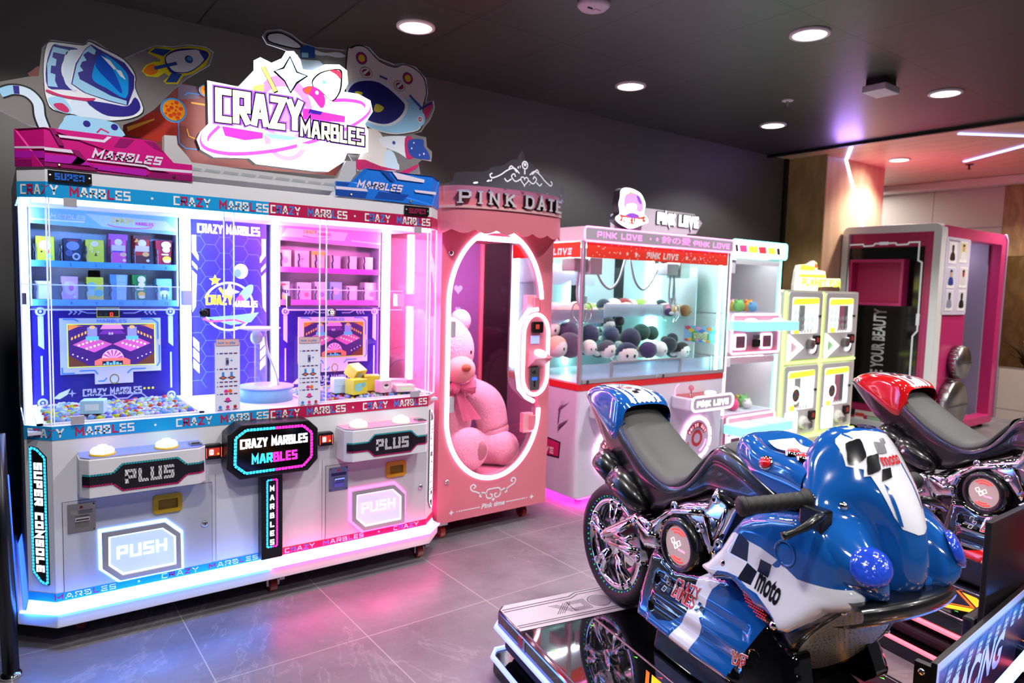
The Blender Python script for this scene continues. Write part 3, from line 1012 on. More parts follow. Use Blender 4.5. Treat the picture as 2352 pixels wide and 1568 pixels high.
# ---- glazed upper half: posts, glass, edge strips
top = MB().prism(FZ(0), plan(), 1.757, 1.87, M_white)
top.prism(FZ(0), plan(-.09), 1.87, 1.93, M_white)
T.part('header', top, bevel=.003)
body = MB()
body.box(CX0-CC, CX1+CC, 3.80, 4.2, .885, 1.757, M_white)
T.part('upper_body', body)
for a, b_ in ((UL+.004, CX0-.004), (CX1+.004, UR-.004)):
    T.part('corner_glass', MB().add([WR.p(x, z, -.004) for x, z in ((a, .888), (b_, .888), (b_, 1.757), (a, 1.757))], [(0, 1, 2, 3)], M_glass))
for x in (CX0-CC+.003, CX1+CC-.007):
    T.part('side_glass', MB().box(x, x+.004, CY+CC, 3.80, .888, 1.757, M_glass))
for x in (UL+.002, CX0, CX1, UR-.002):
    p = WR.p(x, 0, -.003)
    T.part('glass_edge', MB().box(p.x-.0028, p.x+.0028, p.y-.0028, p.y+.0028, .888, 1.757, M_edge), label='bright edge of a corner pane')
panes = []
for x0, x1, y in ((.17, .838, 3.162), (.800, 1.262, 3.174), (1.225, 1.800, 3.162)):
    G = T.part('sliding_pane', MB().box(x0, x1, y, y+.005, .89, 1.757, M_glass), label='clear sliding pane')
    for x in (x0, x1):
        T.part('pane_edge', MB().box(x-.002, x+.002, y-.001, y+.006, .89, 1.757, M_edge), G)
    panes.append(G)
for (px, pz), G in zip([(0.707,1.325),(1.272,1.326)], panes[:2]):
    m = MB().box(px-.01 if pz else px, px+.028, 3.150, 3.162, pz-.018, pz+.018, M_black if px < 1 else M_steel)
    m.lathe([(0, 0), (.017, 0), (.017, .016), (.012, .02), (0, .02)], (px, 3.15, pz), (0, -1, 0), M_black if px < 1 else M_chrome, 18).cyl((px, 3.131, pz), (0, -1, 0), .010, .002, M_chrome, 14)
    T.part('pane_lock', m, G, label='round pane lock')
for (px, pz) in [(0.237,1.744),(0.245,0.907),(1.729,1.744),(1.732,0.903)]:
    T.part('glass_clip', MB().box(px-.022, px+.022, 3.140, 3.160, pz-.016, pz+.016, M_grey))

# ---- interior
YB = 3.70
FB = FY(YB)
M_in = mat('interior lilac white', 'c9c9e6', .5)
M_navy = mat('board navy', '241a78', .25)
M_navyl = mat('board print lilac', 'a9b0ea', .35)
T.part('deck', MB().box(CX0-CC+.01, CX1+CC-.01, CY+.03, 3.80, .855, .868, mat('deck white', 'd5d8ee', .4)))
LEDB, LEDP = glow('column light blue', '9cc4ff', 55), glow('column light pink', 'ff90d8', 55)
for x0, x1, mm in ((.088, .112, LEDB), (.726, .764, LEDB), (1.165, 1.190, LEDP), (1.796, 1.832, LEDP)):
    m = MB().box(x0, x1, YB-.05, YB-.03, .90, 1.757, mm)
    m.box(x0-.006, x1+.006, YB-.03, YB, .87, 1.757, M_white)
    T.part('light_column', m, label='glowing blue white light column' if mm is LEDB else 'glowing pink white light column')
T.part('top_light', MB().box(.12, CMID, 3.20, 3.235, 1.742, 1.756, glow('top light blue', '5a9cff', 75)), label='blue white light bar under the header')
T.part('top_light', MB().box(CMID, 1.84, 3.20, 3.235, 1.742, 1.756, glow('top light pink', 'ff6ac8', 75)), label='pink white light bar under the header')
# strips slanted along left wall
m = MB()
m.box(.078, .080, 3.30, 3.62, .90, 1.74, mat('side print', '9fc4e8', .4))
T.part('side_print', m)

def game_board(x0, x1, lb, dim):
    """navy score board with the game screen let into it"""
    w = x1-x0
    X = lambda u: x0+w*u
    Z = lambda v: .868+(1.330-.868)*v
    P = lambda pts: [(X(u), Z(v)) for u, v in pts]
    m = MB().prism(FB, rect(x0, x1, .868, 1.330), 0, .012, M_navy)
    m.stroke(FB, P([(.06, .03), (.3, .03), (.36, .07), (.42, .07), (.45, .1), (.52, .1), (.55, .06), (.62, .06), (.66, .1), (.72, .1), (.76, .05), (.95, .05)]), .006, .0135, .0135, M_navyl)
    m.stroke(FB, P([(.06, .96), (.3, .96), (.36, .93), (.44, .93)]), .006, .0135, .0135, M_navyl)
    m.stroke(FB, P([(.60, .93), (.68, .93), (.73, .96), (.95, .96)]), .006, .0135, .0135, M_navyl)
    for u in (.065, .935):
        for v in (.065, .945):
            m.flat(FB, ell(X(u), Z(v), .020, .020, 18), .0136, M_navyl).flat(FB, ell(X(u), Z(v), .011, .011, 14), .0142, M_navy).flat(FB, ell(X(u), Z(v), .006, .006, 12), .0148, M_navyl)
        m.flat(FB, P([(u-.018, .62), (u+.018, .58), (u+.018, .90), (u-.018, .90)]), .0135, M_navyl)
        m.stroke(FB, P([(u, .52), (u, .14)]), .008, .0135, .0135, M_navyl)
    for k in range(3):
        for s_, u0 in ((1, .25), (-1, .76)):
            u = u0+k*.03
            m.stroke(FB, P([(u-.01*s_, .915), (u+.01*s_, .94), (u-.01*s_, .965)]), .006, .0138, .0138, M_navyl)
    m.text(FB, 'CRAZY MARBLES', X(.32), Z(.10), .036, mat('board lettering', 'b7c4f2', .4), w=w*.40, th=.24, d=.0145)
    m.flat(FB, star(X(.25), Z(.14), .018, 4, .3), .0140, M_navyl)
    for q, (u, v) in enumerate(((.77, .15), (.80, .15), (.74, .15))):
        m.flat(FB, ell(X(u), Z(v), .006, .006, 10), .014, mat('dot yellow', 'e0d23a', .4))
    rk = [(.13, .10), (.17, .15), (.24, .19), (.22, .13), (.17, .09)]
    m.flat(FB, P(rk), .014, mat('print pale blue', 'cfe2f5', .4))
    D = T.part('game_board', m, label=lb)
    f = MB()
    fr_ = P([(.18, .33), (.40, .33), (.40, .22), (.66, .22), (.66, .33), (.86, .33), (.86, .88), (.18, .88)])
    f.prism(FB, fr_, .012, .02, mat('screen surround', 'd5dcf5', .35))
    for q in ([(.19, .40), (.19, .34), (.27, .34)], [(.85, .6), (.85, .42), (.83, .38)], [(.2, .87), (.27, .87), (.30, .85)], [(.72, .87), (.80, .87), (.84, .83), (.84, .66)], [(.30, .36), (.40, .36), (.42, .32)], [(.62, .32), (.65, .36), (.75, .36)], [(.42, .25), (.46, .25), (.48, .28)]):
        f.stroke(FB, P(q), .006, .0206, .0206, mat('print azure', '3f8fe0', .4))
    f.text(FB, 'MARBLES', X(.42), Z(.835), .015, mat('print azure'), w=w*.2, th=.2, d=.0206)
    f.flat(FB, ell(X(.53), Z(.265), .02, .024, 18), .0206, mat('brass rim', 'c2a860', .3, .7)).flat(FB, ell(X(.53), Z(.265), .015, .018, 18), .0212, mat('print pale blue'))
    T.part('screen_surround', f, D)
    sc = MB()
    G = lambda nm, c, e: glow('game '+nm+dim, c, e*(1 if dim == '' else .45))
    sc.flat(FB, P(rect(.225, .82, .395, .825)), .0212, G('frame', 'c8d23c', .8))
    sc.flat(FB, P(rect(.232, .812, .405, .815)), .0216, G('field', '3a1a62', .8))
    for s_ in (0, 1):
        fx = (lambda u: u) if s_ == 0 else (lambda u: 1.044-u)
        Q = lambda pts: P([(fx(u), v) for u, v in pts])
        sc.flat(FB, Q([(.235, .76), (.30, .80), (.33, .80), (.26, .815), (.235, .815)]), .0220, G('orange', 'd8782a', .9))
        for k in range(6):
            sc.flat(FB, Q([(.25+k*.022, .665+k*.014), (.262+k*.022, .672+k*.014), (.262+k*.022, .70+k*.014), (.25+k*.022, .69+k*.014)]), .0222, G('gold', 'e0a43a', .9))
        sc.flat(FB, Q([(.26, .62), (.38, .70), (.52, .62), (.40, .54)]), .0220, G('pinkfield', 'c85aa8', .85))
        for k in range(5):
            for j in range(2):
                sc.flat(FB, ell(X(fx(.30+k*.026+j*.05)), Z(.615+k*.012-j*.035), .005, .005, 8), .0226, G('cream', 'f0dfc0', .9))
        sc.flat(FB, Q([(.345, .66), (.43, .66), (.43, .70), (.345, .70)]), .0228, G('cyan', '5ab4d8', .9))
        sc.flat(FB, Q([(.355, .69), (.42, .69), (.42, .79), (.355, .79)]), .0224, G('tube', '8a8ad0', .8))
        sc.flat(FB, ell(X(fx(.388)), Z(.79), .012, .008, 12), .0232, G('burger', 'd9a45a', .9))
        sc.flat(FB, Q([(.235, .41), (.235, .52), (.36, .41)]), .0220, G('brown', '5a3018', .8))
        for k in range(4):
            sc.flat(FB, ell(X(fx(.26+k*.03)), Z(.525-k*.018), .003, .003, 8), .0226, G('white', 'f2f0ff', 1.0))
    sc.flat(FB, P([(.44, .77), (.60, .77), (.58, .815), (.46, .815)]), .0222, G('title', 'd884c8', .85))
    sc.flat(FB, P([(.43, .72), (.61, .72), (.58, .76), (.46, .76)]), .0222, G('plum', '6a2a8a', .85))
    sc.ftext(FB, '0.0', X(.495), Z(.715), .011, G('white', 'f2f0ff', 1.), d=.0236)
    sc.flat(FB, ell(X(.522), Z(.47), w*.075, .045, 20, 0, 180), .0236, G('wheel', 'd8b8e8', .85))
    for k in range(7):
        a = radians(8+k*27)
        sc.flat(FB, [(X(.522), Z(.47)), (X(.522)+w*.07*cos(a), Z(.47)+.042*sin(a)), (X(.522)+w*.07*cos(a+.22), Z(.47)+.042*sin(a+.22))], .0240, G('spoke', 'b83a8a', .9))
    sc.flat(FB, P([(.40, .41), (.64, .41), (.64, .455), (.60, .48), (.44, .48), (.40, .455)]), .0244, G('salmon', 'd86a58', .9))
    sc.flat(FB, P(rect(.45, .59, .412, .45)), .0248, G('dark', '1a1030', .6))
    for k in range(6):
        sc.flat(FB, P(rect(.455+k*.022, .472+k*.022, .412, .425+.006*((k*3) % 5))), .0252, G('cyan', '5ab4d8', .9))
    T.part('game_screen', sc, D, label='lit game screen')
    return D
LB = game_board(.118, .718, 'left navy game board with a bright screen', '')
RB = game_board(1.200, 1.792, 'right navy game board with a dimmer screen', ' dim')
m = MB()
(dx0, dz0), (dx1, dz1) = [(0.371,1.321),(0.460,1.280)]
m.prism(FY(3.688), rect(dx0, dx1, dz1, dz0), 0, .006, mat('display black', '101416', .3))
m.stroke(FY(3.688), rect(dx0, dx1, dz1, dz0), .003, .006, .007, mat('dot yellow'), closed=True)
for i, on in ((0, 0), (1, 0), (2, 1)):
    m.text(FY(3.688), '8' if not on else '0', dx0+.008+i*.022, dz1+.004, .016, glow('digit red', 'ff3018', 2.2) if on else mat('digit off', '33443e', .4), w=.012, th=.2, d=.0075)
T.part('counter_display', m, LB, label='three digit counter showing a red 0')

# prize shelves
def shelf(x0, x1, strip, zs, lb, nums, numcol):
    m = MB()
    m.box(x0, x1, 3.95, 3.97, 1.33, 1.757, M_in).box(x0-.008, x0, YB-.02, 3.97, 1.33, 1.757, M_in).box(x1, x1+.008, YB-.02, 3.97, 1.33, 1.757, M_in)
    for z in zs:
        m.box(x0, x1, YB-.02, 3.95, z-.010, z, M_whited)
    m.box(x0, x1, YB-.02, 3.95, 1.757, 1.765, M_in)
    D = T.part('prize_shelf', m, label=lb)
    s_ = MB()
    for z, ns in zip(zs, nums):
        s_.box(x0, x1, YB-.026, YB-.02, z-.026, z+.002, strip)
        for i, t in enumerate(ns):
            s_.ftext(FY(YB-.026), t, x0+(x1-x0)*(i+.5)/6, z-.020, .013, numcol, d=.001, align='c')
    T.part('shelf_strip', s_, D, label='numbered shelf edge strip')
    dv = MB()
    for z in zs:
        for i in range(0, 6):
            x = x0+(x1-x0)*(i+.12)/6
            dv.tube([(x, YB-.005, z+.002), (x-.004, YB-.005, z+.03), (x+.003, YB-.005, z+.045), (x-.002, YB-.005, z+.075)], .004, mat('spiral dark', '20222c', .3), 6)
            dv.box(x+.006, x+.008, YB, 3.93, z, z+.07, mat('divider', 'b8bcd8', .4))
    T.part('divider', dv, D)
    return D
SL = shelf(.128, .708, mat('strip blue', '4f9fe0', .4), (1.528, 1.357), 'left prize shelf with pale blue edge strips', (tuple('123456'), ('7', '8', '9', '10', '11', '12')), mat('number navy', '1c2c5c', .4))
SR = shelf(1.208, 1.776, mat('strip pink', 'f05ad0', .4), (1.540, 1.366), 'right prize shelf with pink edge strips', (tuple('654321'), ('12', '11', '10', '9', '8', '7')), mat('number plum', '5c1c4c', .4))
# header prints inside
m = MB()
hp = [(.124, 1.735), (.712, 1.722), (.712, 1.672), (.124, 1.685)]
m.flat(FY(YB-.03), [(.124, 1.757), (.712, 1.757), (.712, 1.672), (.124, 1.688)], 0, mat('print sky', '8fc8ee', .4))
m.flat(FY(YB-.03), [(.33, 1.745), (.66, 1.735), (.708, 1.690), (.40, 1.690)], .001, mat('print pale blue'))
m.stroke(FY(YB-.03), [(.124, 1.706), (.33, 1.706)], .008, .001, .001, B_wht)
m.text(FY(YB-.03), 'CRAZY', .435, 1.712, .022, mat('print yellow', 'f0d23a', .4), w=.09, th=.25, d=.002)
m.text(FY(YB-.03), 'MARBLES', .532, 1.706, .016, mat('print magenta', 'e83aa0', .4), w=.075, th=.25, d=.002)
m.stroke(FY(YB-.03), ell(.51, 1.704, .09, .012, 20, 180, 360), .004, .002, .002, mat('print magenta'))
m.text(FY(YB-.03), 'MARBLES', .20, 1.714, .020, B_wht, w=.13, th=.2, d=.002, shear=.25)
T.part('shelf_header', m, SL, label='pale blue printed header')
m = MB()
m.flat(FY(YB-.03), [(1.204, 1.757), (1.780, 1.757), (1.780, 1.665), (1.204, 1.680)], 0, mat('print rose', 'f59ad6', .4))
m.flat(FY(YB-.03), [(1.24, 1.745), (1.58, 1.742), (1.56, 1.695), (1.21, 1.70)], .001, mat('print pale rose', 'fbe0f2', .4))
m.text(FY(YB-.03), 'CRAZY', 1.33, 1.722, .02, mat('print yellow'), w=.07, th=.25, d=.002)
m.text(FY(YB-.03), 'MARBLES', 1.41, 1.716, .015, mat('print magenta'), w=.07, th=.25, d=.002)
m.stroke(FY(YB-.03), ell(1.40, 1.712, .075, .01, 20, 180, 360), .004, .002, .002, mat('print magenta'))
m.stroke(FY(YB-.03), [(1.6, 1.70), (1.78, 1.69)], .008, .001, .001, B_wht)
T.part('shelf_header', m, SR, label='rose printed header')

# centre panel: blue honeycomb print with the logo
x0, x1 = .775, 1.140
m = MB().prism(FB, rect(x0, x1, .868, 1.757), 0, .01, glow('centre blue', '3a3ad8', .55, '3434c8'))
CP = T.part('centre_panel', m, label='blue honeycomb centre panel')
m = MB()
hx = glow('honeycomb line', '6a86ff', .6)
R_ = .046
for i in range(6):
    for j in range(-1, 12):
        cx, cz = x0+.02+i*R_*1.5, 1.0+j*R_*1.732+(i % 2)*R_*.866
        if x0+.01 < cx < x1-.01 and .9 < cz < 1.70:
            pts = [(min(max(cx+R_*cos(radians(a)), x0), x1), cz+R_*sin(radians(a))) for a in (0, 60, 120, 180)]
            m.stroke(FB, pts, .0022, .0106, .0106, hx)
wq = glow('panel white print', 'eef2ff', 1.1)
m.text(FB, 'CRAZY MARBLES', x0+.03, 1.690, .050, wq, w=.30, th=.26, d=.0115)
for s_, xx in ((1, x0+.012), (-1, x1-.012)):
    m.flat(FB, [(xx-.008*s_, 1.68), (xx+.012*s_, 1.68), (xx+.012*s_, 1.60), (xx+.022*s_, 1.58), (xx+.022*s_, 1.555), (xx-.008*s_, 1.595)], .0112, wq)
    m.flat(FB, [(xx-.008*s_, 1.555), (xx+.016*s_, 1.528), (xx+.016*s_, 1.508), (xx-.008*s_, 1.534)], .0112, wq)
    m.flat(FB, [(xx-.008*s_, 1.510), (xx+.014*s_, 1.485), (xx+.008*s_, 1.33), (xx-.008*s_, 1.30)], .0112, wq)
    for zz in (1.13, 1.075, 1.02):
        m.flat(FB, [(xx-.006*s_, zz+.05), (xx+.022*s_, zz+.02), (xx+.022*s_, zz-.025), (xx-.006*s_, zz+.005)], .0112, wq)
m.stroke(FB, ell(.952, 1.33, .12, .12, 36, -160, 160), .010, .0115, .0115, wq)
m.text(FB, 'CRAZY', .842, 1.335, .055, glow('panel yellow', 'f2e23a', 1.1), w=.125, th=.27, d=.0135)
m.text(FB, 'MARBLES', .972, 1.325, .036, glow('panel cream', 'f4ecb0', 1.1), w=.12, th=.27, d=.0135)
m.flat(FB, [(.84, 1.275), (.96, 1.235), (1.06, 1.25), (1.10, 1.30), (.98, 1.285)], .0125, glow('panel cyan', '7ad6f0', 1.0))
m.stroke(FB, [(.828, 1.27), (.86, 1.255), (.98, 1.262), (1.03, 1.245)], .010, .013, .013, glow('panel pink', 'f05aa8', 1.0))
m.flat(FB, star(.955, 1.405, .05, 4, .38), .0130, wq).flat(FB, star(.885, 1.46, .03, 5, .45), .0130, glow('panel yellow'))
m.flat(FB, [(.90, 1.42), (.935, 1.37), (.945, 1.378), (.912, 1.428)], .0134, glow('panel yellow'))
m.flat(FB, sp2([(1.0, 1.385), (1.04, 1.435), (1.07, 1.44), (1.065, 1.40), (1.03, 1.36)]), .0130, glow('panel cyan')).flat(FB, [(.985, 1.37), (1.01, 1.395), (1.03, 1.36), (1.01, 1.34)], .0132, glow('panel pink'))
m.flat(FB, ell(1.01, 1.51, .035, .038, 18), .0130, wq).flat(FB, ell(.995, 1.50, .018, .022, 14), .0134, glow('panel azure', '6aa8f0', .9))
T.part('panel_print', m, CP, label='white logo print')
# round pedestal, dish on a tube
(pxc, pyc) = (1.055, 3.42)
m = MB().lathe([(0, .0), (.125, 0), (.125, .075), (.120, .080), (0, .080)], (pxc, pyc, .868), (0, 0, 1), mat('pedestal blue', '86b8dc', .5), 36)
PD = T.part('pedestal', m, label='round glittering pale blue pedestal')
T.part('pedestal_lid', MB().lathe([(0, 0), (.130, 0), (.130, .006), (0, .006)], (pxc, pyc, .949), (0, 0, 1), glass('frosted lid', 'dfe8ff', 1.45, .2, .45), 36), PD)
m = MB().tube([(pxc-.02, pyc+.02, .955), (pxc-.02, pyc+.02, 1.20)], .030, glass('clear tube', 'f0f4ff', 1.4, .02, .12), 18, caps=False)
m.tube(spline([(pxc+.06, pyc, .955), (pxc+.045, pyc, 1.02), (pxc+.005, pyc, 1.13), (pxc, pyc+.02, 1.225)], 6), .006, M_white, 8)
T.part('tube', m, PD)
T.part('dish', MB().lathe([(0, 0), (.035, 0), (.105, .012), (.105, .017), (0, .017)], (pxc-.03, pyc+.03, 1.222), (0, 0, 1), glass('milk dish', 'f0f2ff', 1.45, .2, .5), 30).ball((pxc-.04, pyc+.02, 1.19), (.03, .03, .035), M_white), PD, label='milky dish on the tube')
# acrylic guards in front of the lower shelf row
for a, b_, z in ((.085, .74, 1.38), (1.20, 1.86, 1.38)):
    m = MB().box(a, b_, 3.55, 3.556, z-.06, z+.045, M_acry)
    m.box(a, b_, 3.549, 3.557, z+.043, z+.048, M_edge).box(a, b_, 3.549, 3.557, z-.062, z-.058, M_edge)
    m.box(a, a+.02, 3.548, 3.56, z-.04, z+.01, M_steel)
    m.box(b_-.03, b_+.01, 3.548, 3.60, z-.04, z+.03, M_white)
    T.part('acrylic_guard', m, label='clear acrylic guard')
# instruction cards stuck to the glass
for p in ([(0.753,1.207),(0.857,0.894)], [(1.118,1.208),(1.224,0.886)]):
    (a, zt), (b_, zb) = p
    F = FY(3.151)
    m = MB().prism(F, rect(a, b_, zb, zt-.012), 0, .002, glow('card paper', 'd8daf2', .12, 'dcdcf2'))  # paper carries a slight painted-in glow
    m.prism(F, rrect(a+.004, b_-.003, zt-.026, zt+.004, .006), .002, .003, mat('card title', 'e3b9c0', .5))
    m.stroke(F, rrect(a+.004, b_-.003, zt-.026, zt+.004, .006), .0012, .0034, .0034, mat('card ink', '3a3470', .5), closed=True)
    w_ = b_-a
    for t_, u, c in (('how', .12, 'print azure'), ('to', .42, 'card orange'), ('play', .58, 'print azure')):
        m.ftext(F, t_, a+w_*u, zt-.017, .011, mat(c, 'e8782a', .5), w=w_*(.25 if t_ != 'to' else .12), d=.0036, bold=.02)
    H = zt-zb
    for k, (v, c) in enumerate(((.20, 'card plum'), (.42, 'card plum'), (.60, 'card blue'), (.66, 'card plum'), (.77, 'card plum'))):
        m.flat(F, ell(a+w_*.10, zt-H*v+.003, .003, .003, 8), .0024, mat('print azure'))
        for j in range(4):
            m.flat(F, rect(a+w_*(.18+j*.19), a+w_*(.32+j*.19), zt-H*v, zt-H*v+.006), .0024, mat('card plum' if (j+k) % 2 else 'card blue', '7a2a5a' if (j+k) % 2 else '4a4a9a', .5))
    m.flat(F, rect(a+w_*.42, a+w_*.55, zt-H*.36, zt-H*.25), .0024, mat('card grey', '8a8cb4', .5)).flat(F, ell(a+w_*.50, zt-H*.31, .006, .01, 10), .0026, mat('card ink'))
    m.flat(F, star(a+w_*.66, zt-H*.29, .008, 4, .35), .0024, mat('print azure'))
    for s_ in (.32, .66):
        m.flat(F, [(a+w_*(s_-.18), zt-H*.53), (a+w_*s_, zt-H*.50), (a+w_*(s_+.18), zt-H*.53), (a+w_*s_, zt-H*.56)], .0024, mat('card ink'))
        m.flat(F, [(a+w_*(s_-.10), zt-H*.53), (a+w_*s_, zt-H*.515), (a+w_*(s_+.10), zt-H*.53), (a+w_*s_, zt-H*.545)], .0026, mat('card orange'))
        m.flat(F, rect(a+w_*(s_-.05), a+w_*(s_+.05), zt-H*.51, zt-H*.45), .0027, mat('print azure'))
    m.flat(F, ell(a+w_*.44, zt-H*.72, .009, .008, 12), .0024, mat('print magenta')).flat(F, ell(a+w_*.60, zt-H*.72, .009, .009, 12), .0026, mat('card orange'))
    m.flat(F, ell(a+w_*.50, zt-H*.84, .010, .010, 12), .0026, mat('print magenta')).flat(F, [(a+w_*.32, zt-H*.86), (a+w_*.5, zt-H*.885), (a+w_*.68, zt-H*.86), (a+w_*.5, zt-H*.84)], .0024, mat('card ink'))
    for s_, c in ((.20, 'print azure'), (.50, 'print magenta'), (.80, 'card red')):
        m.flat(F, [(a+w_*s_+.008*cos(radians(30+60*i)), zt-H*.945+.009*sin(radians(30+60*i))) for i in range(6)], .0024, mat(c, 'b8283a', .5))
        m.flat(F, rect(a+w_*(s_-.1), a+w_*(s_+.1), zb+.004, zb+.008), .0024, mat('card plum'))
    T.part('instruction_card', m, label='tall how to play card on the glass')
# trays of marbles
for a, b_ in ((.135, .700), (1.215, 1.83)):
    m = MB().box(a-.02, b_+.02, 3.20, 3.215, .868, .892, M_white).box(a-.02, a, 3.20, 3.69, .868, .892, M_white).box(b_, b_+.02, 3.20, 3.69, .868, .892, M_white)
    T.part('marble_tray', m)
MC = [glass('marble '+str(i), c, 1.5, .02, .55) for i, c in enumerate(('c8d23a', '7ab0e0', 'a8d8c0', 'd8e8f0', 'c84a3a', '6a7ae0', 'c0b0e0'))]
ball8 = MB().ball((0, 0, 0), .012, M_white, 7, 5)
for a, b_, lb in ((.135, .700, 'bed of coloured glass marbles in the blue lit tray'), (1.215, 1.83, 'bed of coloured glass marbles in the pink lit tray')):
    mb = MB()
    for i in range(900):
        p = Vector((random.uniform(a+.015, b_-.015), random.uniform(3.23, 3.66), .881+random.uniform(0, .012)))
        mb.add([q+p for q in ball8.v], ball8.f, random.choice(MC), True)
    solo('marbles', mb, lb, 'marbles', ((a+b_)/2, 3.45, .868), kind='stuff')

# ---- header boards on top
P_pk, P_pkd, P_pkm = mat('header pink', 'c5167c', .3), mat('header pink dark', '8a1260', .3), mat('header magenta', 'b01aa8', .3)
P_wh = mat('header print white', 'dcd0e6', .35)
m = MB()
pk = [(0.162,2.012),(0.527,2.014),(0.598,1.937),(0.668,1.937),(0.668,1.869),(0.159,1.868)]
pk = [(UL, pk[0][1]-.006)]+pk+[(UL, pk[-1][1])]
pc = cut(pk, [CX0])
m.prism(WR, pc, .001, .006, P_pk)
def A1p(s): return s
for pts, mm in (([(0.160,1.940),(0.244,1.941),(0.251,1.929),(0.160,1.929)], P_wh), ([(0.194,1.991),(0.351,1.993),(0.364,2.008),(0.379,2.008),(0.354,1.983),(0.201,1.982)], P_wh),
                ([(0.176,2.012),(0.193,2.013),(0.223,1.952),(0.206,1.952)], P_pkd), ([(0.408,2.008),(0.458,2.009),(0.426,1.972),(0.384,1.970)], P_pkd), ([(0.489,2.009),(0.527,2.010),(0.565,1.973),(0.533,1.982)], P_pkd),
                ([(0.244,1.943),(0.269,1.942),(0.294,1.908),(0.272,1.888),(0.243,1.889),(0.262,1.916)], P_pkd), ([(0.294,1.910),(0.496,1.907),(0.510,1.898),(0.667,1.903),(0.667,1.914),(0.512,1.909),(0.492,1.915),(0.298,1.915)], P_wh),
                ([(0.160,1.913),(0.265,1.919),(0.316,1.890),(0.159,1.887)], P_pkm), ([(0.308,1.893),(0.496,1.898),(0.503,1.871),(0.323,1.878)], P_pkm), ([(0.159,1.885),(0.330,1.883),(0.326,1.872),(0.159,1.870)], P_pkd), ([(0.515,1.890),(0.667,1.896),(0.667,1.871),(0.491,1.867)], P_pkd)):
    m.flat(FC, pts, .0068, mm)
for z0, z1, mm in ((1.935, 1.942, P_wh), (1.868, 1.895, P_pkd), (1.90, 1.925, P_pkm)):
    m.flat(WR, rect(UL+.002, CX0, z0, z1), .0072, mm)
(ta, za), (tb, zb_) = [(0.309,1.921),(0.556,1.923)]
m.text(FC, 'MARBLES', ta, za-.001, .034, P_wh, w=tb-ta-.008, th=.22, d=.0075, shear=.35)
for x, z in [(0.205,1.880),(0.598,1.882)]:
    m.cyl((x, CY-.006, z), (0, -1, 0), .005, .005, mat('brass screw', 'b08a50', .25, 1.), 10)
T.part('header_panel', m, label='pink header panel lettered MARBLES')
P_bl, P_bld = mat('header blue', '1870d8', .3), mat('header blue dark', '1846a0', .3)
bl = [(1.292,1.940),(1.367,1.943),(1.437,2.017),(1.800,2.016)]
blz = [(1.293,1.874)][0][1]
bl = [(bl[0][0], bl[0][1]), (bl[1][0], bl[1][1]), (bl[2][0], bl[2][1]), (CX1, bl[3][1]+.004), (UR, bl[3][1]-.002), (UR, blz-.004), (bl[0][0], blz)]
m = MB().prism(WR, cut(bl, [CX1]), .001, .006, P_bl)
for pts, mm in (([(1.581,2.018),(1.765,1.998),(1.759,1.983),(1.612,1.984)], P_wh), ([(1.292,1.917),(1.447,1.920),(1.455,1.908),(1.292,1.904)], P_wh), ([(1.706,1.942),(1.831,1.943),(1.832,1.929),(1.712,1.931)], P_wh),
                ([(1.290,1.902),(1.453,1.905),(1.441,1.875),(1.293,1.874)], P_bld), ([(1.511,1.914),(1.675,1.914),(1.644,1.883),(1.488,1.879)], P_bld), ([(1.521,2.016),(1.557,2.015),(1.600,1.971),(1.576,1.971)], P_bld), ([(1.295,1.938),(1.361,1.939),(1.350,1.923),(1.295,1.923)], P_bld)):
    m.flat(FC, pts, .0068, mm)
(ta, za), (tb, zb_) = [(1.395,1.924),(1.637,1.926)]
m.text(FC, 'MARBLES', ta, za-.002, .036, P_wh, w=tb-ta-.006, th=.22, d=.0075, shear=.35)
for x, z in [(1.367,1.886),(1.685,1.884)]:
    m.cyl((x, CY-.006, z), (0, -1, 0), .005, .005, mat('brass screw'), 10)
T.part('header_panel', m, label='blue header panel lettered MARBLES')
for (a, b_, z0, z1, mm) in ((.168, .309, 1.815, 1.858, mat('plate blue letters', '1f62c8', .4)), (1.654, 1.792, 1.815, 1.861, mat('plate crimson letters', '8e1a48', .4))):
    m = MB().prism(FC, [(a, z1), (a, z0), (b_-.01, z0), (b_, z0+.008), (b_, z1)], 0, .008, M_black)
    m.text(FC, 'SUPER', a+.022, z0+.009, .026, mm, w=.095, th=.26, d=.0086)
    for x in (a+.007, b_-.008):
        m.cyl((x, CY-.008, (z0+z1)/2+.004), (0, -1, 0), .004, .003, M_steel, 8)
    T.part('name_plate', m, label='small black plate lettered SUPER')
# grey stepped frame under the signboard
F32 = FY(3.2)
fp = [(0.575,2.053),(0.621,2.057),(0.625,2.020),(0.669,1.971)]+[(0.678,1.956),(0.757,1.955),(0.895,1.952),(1.239,1.950),(1.326,1.962),(1.365,2.050),(1.416,2.054),(1.417,1.994),(1.388,1.953),(1.310,1.945)]
fb_ = [(fp[-1][0], 1.90), (.60, 1.90)]+[(0.607,1.947),(0.574,1.981)]
m = MB().prism(F32, fp+fb_, -.05, 0, mat('stepped frame', 'bcbcc0', .45))
for k in range(9):
    x = .66+k*.075
    m.flat(F32, [(x, 1.936), (x+.06, 1.934), (x+.052, 1.922), (x-.008, 1.924)], .0012, mat('frame inset', '9aa0a4', .45))
T.part('sign_frame', m, label='grey stepped frame under the signboard')

